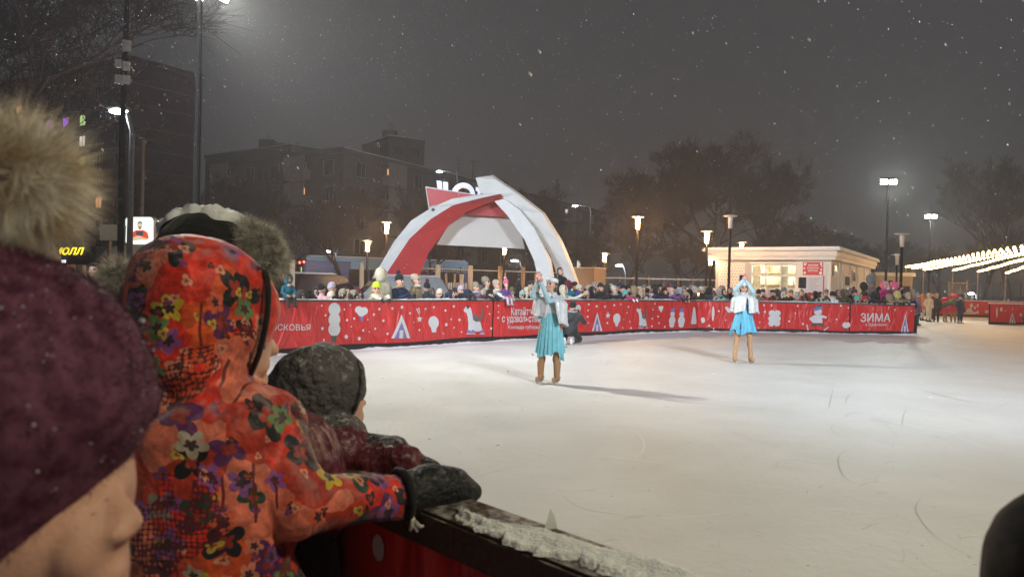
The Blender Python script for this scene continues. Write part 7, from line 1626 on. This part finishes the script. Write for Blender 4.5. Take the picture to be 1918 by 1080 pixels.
MB().ell(pc, (.034, .034, .03), 14, 10).build('pompom_core', mat('pom_core', (.22, .14, .07), .9), hA, True)
# ---- D: dark coat at the right edge, leaning on the rail
P = head_prims(1.0, HC0, R(-5), R(135), Vector((.60, .50, 1.44)) - HC0)
P += [cap((.575, .46, 1.36), (.595, .49, 1.46), .09, .075, 1), ell((.585, .43, 1.20), (.16, .13, .22), 1), ell((.57, .41, .98), (.17, .14, .25), 1), cap((.66, .36, 1.32), (.498, .605, 1.300), .078, .068, 1), cap((.492, .612, 1.295), (.470, .600, 1.13), .068, .060, 1), cap((.470, .600, 1.13), (.55, .67, 1.145), .050, .035, 1), cap((.70, .34, 1.30), (.76, .34, 1.08), .075, .062, 1), cap((.76, .34, 1.08), (.80, .43, 1.14), .058, .048, 1)] + hand_prims((.55, .67, 1.145), (.7, .3, .1), (0, 0, 1), .85) + hand_prims((.80, .43, 1.14), (.3, .4, .05), (0, 0, 1), .85)
legs(P, (.57, .40), .10, R(135), .84)
me = fuse('hero_body', P, .008, 3, wrinkle=(.003, 30.0, (1,)))
M_DK = hairmat('dark_wool', (.012, .009, .007), (.030, .024, .018), 60)
for m_ in (SKIN, M_DK, cloth('black'), cloth('black'), cloth('black'), cloth('hair'), EYE, LIP): me.materials.append(m_)
hD = link('person', me); tag(hD, 'person in dark woolly coat, only the shoulder showing beside the snowy rail', 'person', 'spectators along the near boards')
headgear(hD, 'beanie', cloth('charcoal'), 'knit_hat', Matrix.Translation(Vector((.60, .50, 1.44))) @ Matrix.Rotation(R(135), 4, 'Z') @ Matrix.Rotation(R(-5), 4, 'X') @ Matrix.Translation(-HC0))
# ================================================================== FALLING SNOW
rs = np.random.RandomState(17)
def flakes(n, lo, hi, smin, smax, seed, ctr=None, sig=None):
    rs = np.random.RandomState(seed); c = rs.rand(n, 3) * (np.array(hi) - np.array(lo)) + np.array(lo)
    if ctr: c = np.array(ctr) + rs.randn(n, 3) * np.array(sig); c = c[(c[:, 2] > .3) & (c[:, 1] > 3)]
    ok = ~((np.abs(c[:, 0]) < .35) & (c[:, 1] < .75)); c = c[ok]; n = len(c)
    s = smin + (smax - smin) * rs.rand(n) ** 2.5
    base = np.array([[1, 0, 0], [-1, 0, 0], [0, 1, 0], [0, -1, 0], [0, 0, 1], [0, 0, -1]], float)
    fall = np.array([.45, .1, -1.0]); fall /= np.linalg.norm(fall)
    v = c[:, None, :] + base[None] * (s[:, None, None] * (.6 + .8 * rs.rand(n, 6, 1)))
    st = (1 + 1.2 * rs.rand(n))[:, None] * s[:, None]           # a little elongated along the wind, as clumped flakes are
    v[:, 4] = c - fall * st; v[:, 5] = c + fall * st
    f = np.array([[0, 2, 4], [2, 1, 4], [1, 3, 4], [3, 0, 4], [2, 0, 5], [1, 2, 5], [3, 1, 5], [0, 3, 5]])
    F = (np.arange(n)[:, None, None] * 6 + f[None]).reshape(-1, 3)
    me = bpy.data.meshes.new('falling_snow'); me.from_pydata(v.reshape(-1, 3).tolist(), [], F.tolist()); return me
M_FLK = mat('flake', (.85, .86, .9), .8)
o = link('falling_snow', flakes(15000, (-16, 2.6, 1.2), (22, 30, 11), .0022, .0075, 17), M_FLK); tag(o, 'snowflakes falling through the floodlit air over the rink', 'snow', kind='stuff')
o = link('falling_snow', flakes(6500, (-11, 9, 3.2), (0, 21, 9.5), .0018, .0055, 23, (-5.2, 14.6, 6.7), (2.6, 3.0, 1.7)), M_FLK); tag(o, 'dense snowflakes whirling under the tall floodlight', 'snow', kind='stuff')
o = link('falling_snow', flakes(420, (-5, 2.2, 2.1), (6, 7, 5.5), .003, .0085, 31), M_FLK); tag(o, 'larger wet snowflakes drifting down near the children', 'snow', kind='stuff')
# ================================================================== HAZE: snow-filled air round the whole place
hx = MB().box((0, 130, 20), (330, 320, 44)); hm = bpy.data.materials.new('haze_air'); hm.use_nodes = True; nt = hm.node_tree; nt.nodes.clear()
ho = nt.nodes.new('ShaderNodeOutputMaterial'); pv = nt.nodes.new('ShaderNodeVolumePrincipled'); pv.inputs['Color'].default_value = (.92, .94, 1, 1); pv.inputs['Density'].default_value = HAZE; pv.inputs['Anisotropy'].default_value = .35
nt.links.new(pv.outputs[0], ho.inputs['Volume'])
hz_o = hx.build('haze', hm); tag(hz_o, 'thin haze of falling snow in the night air', 'haze', kind='stuff')
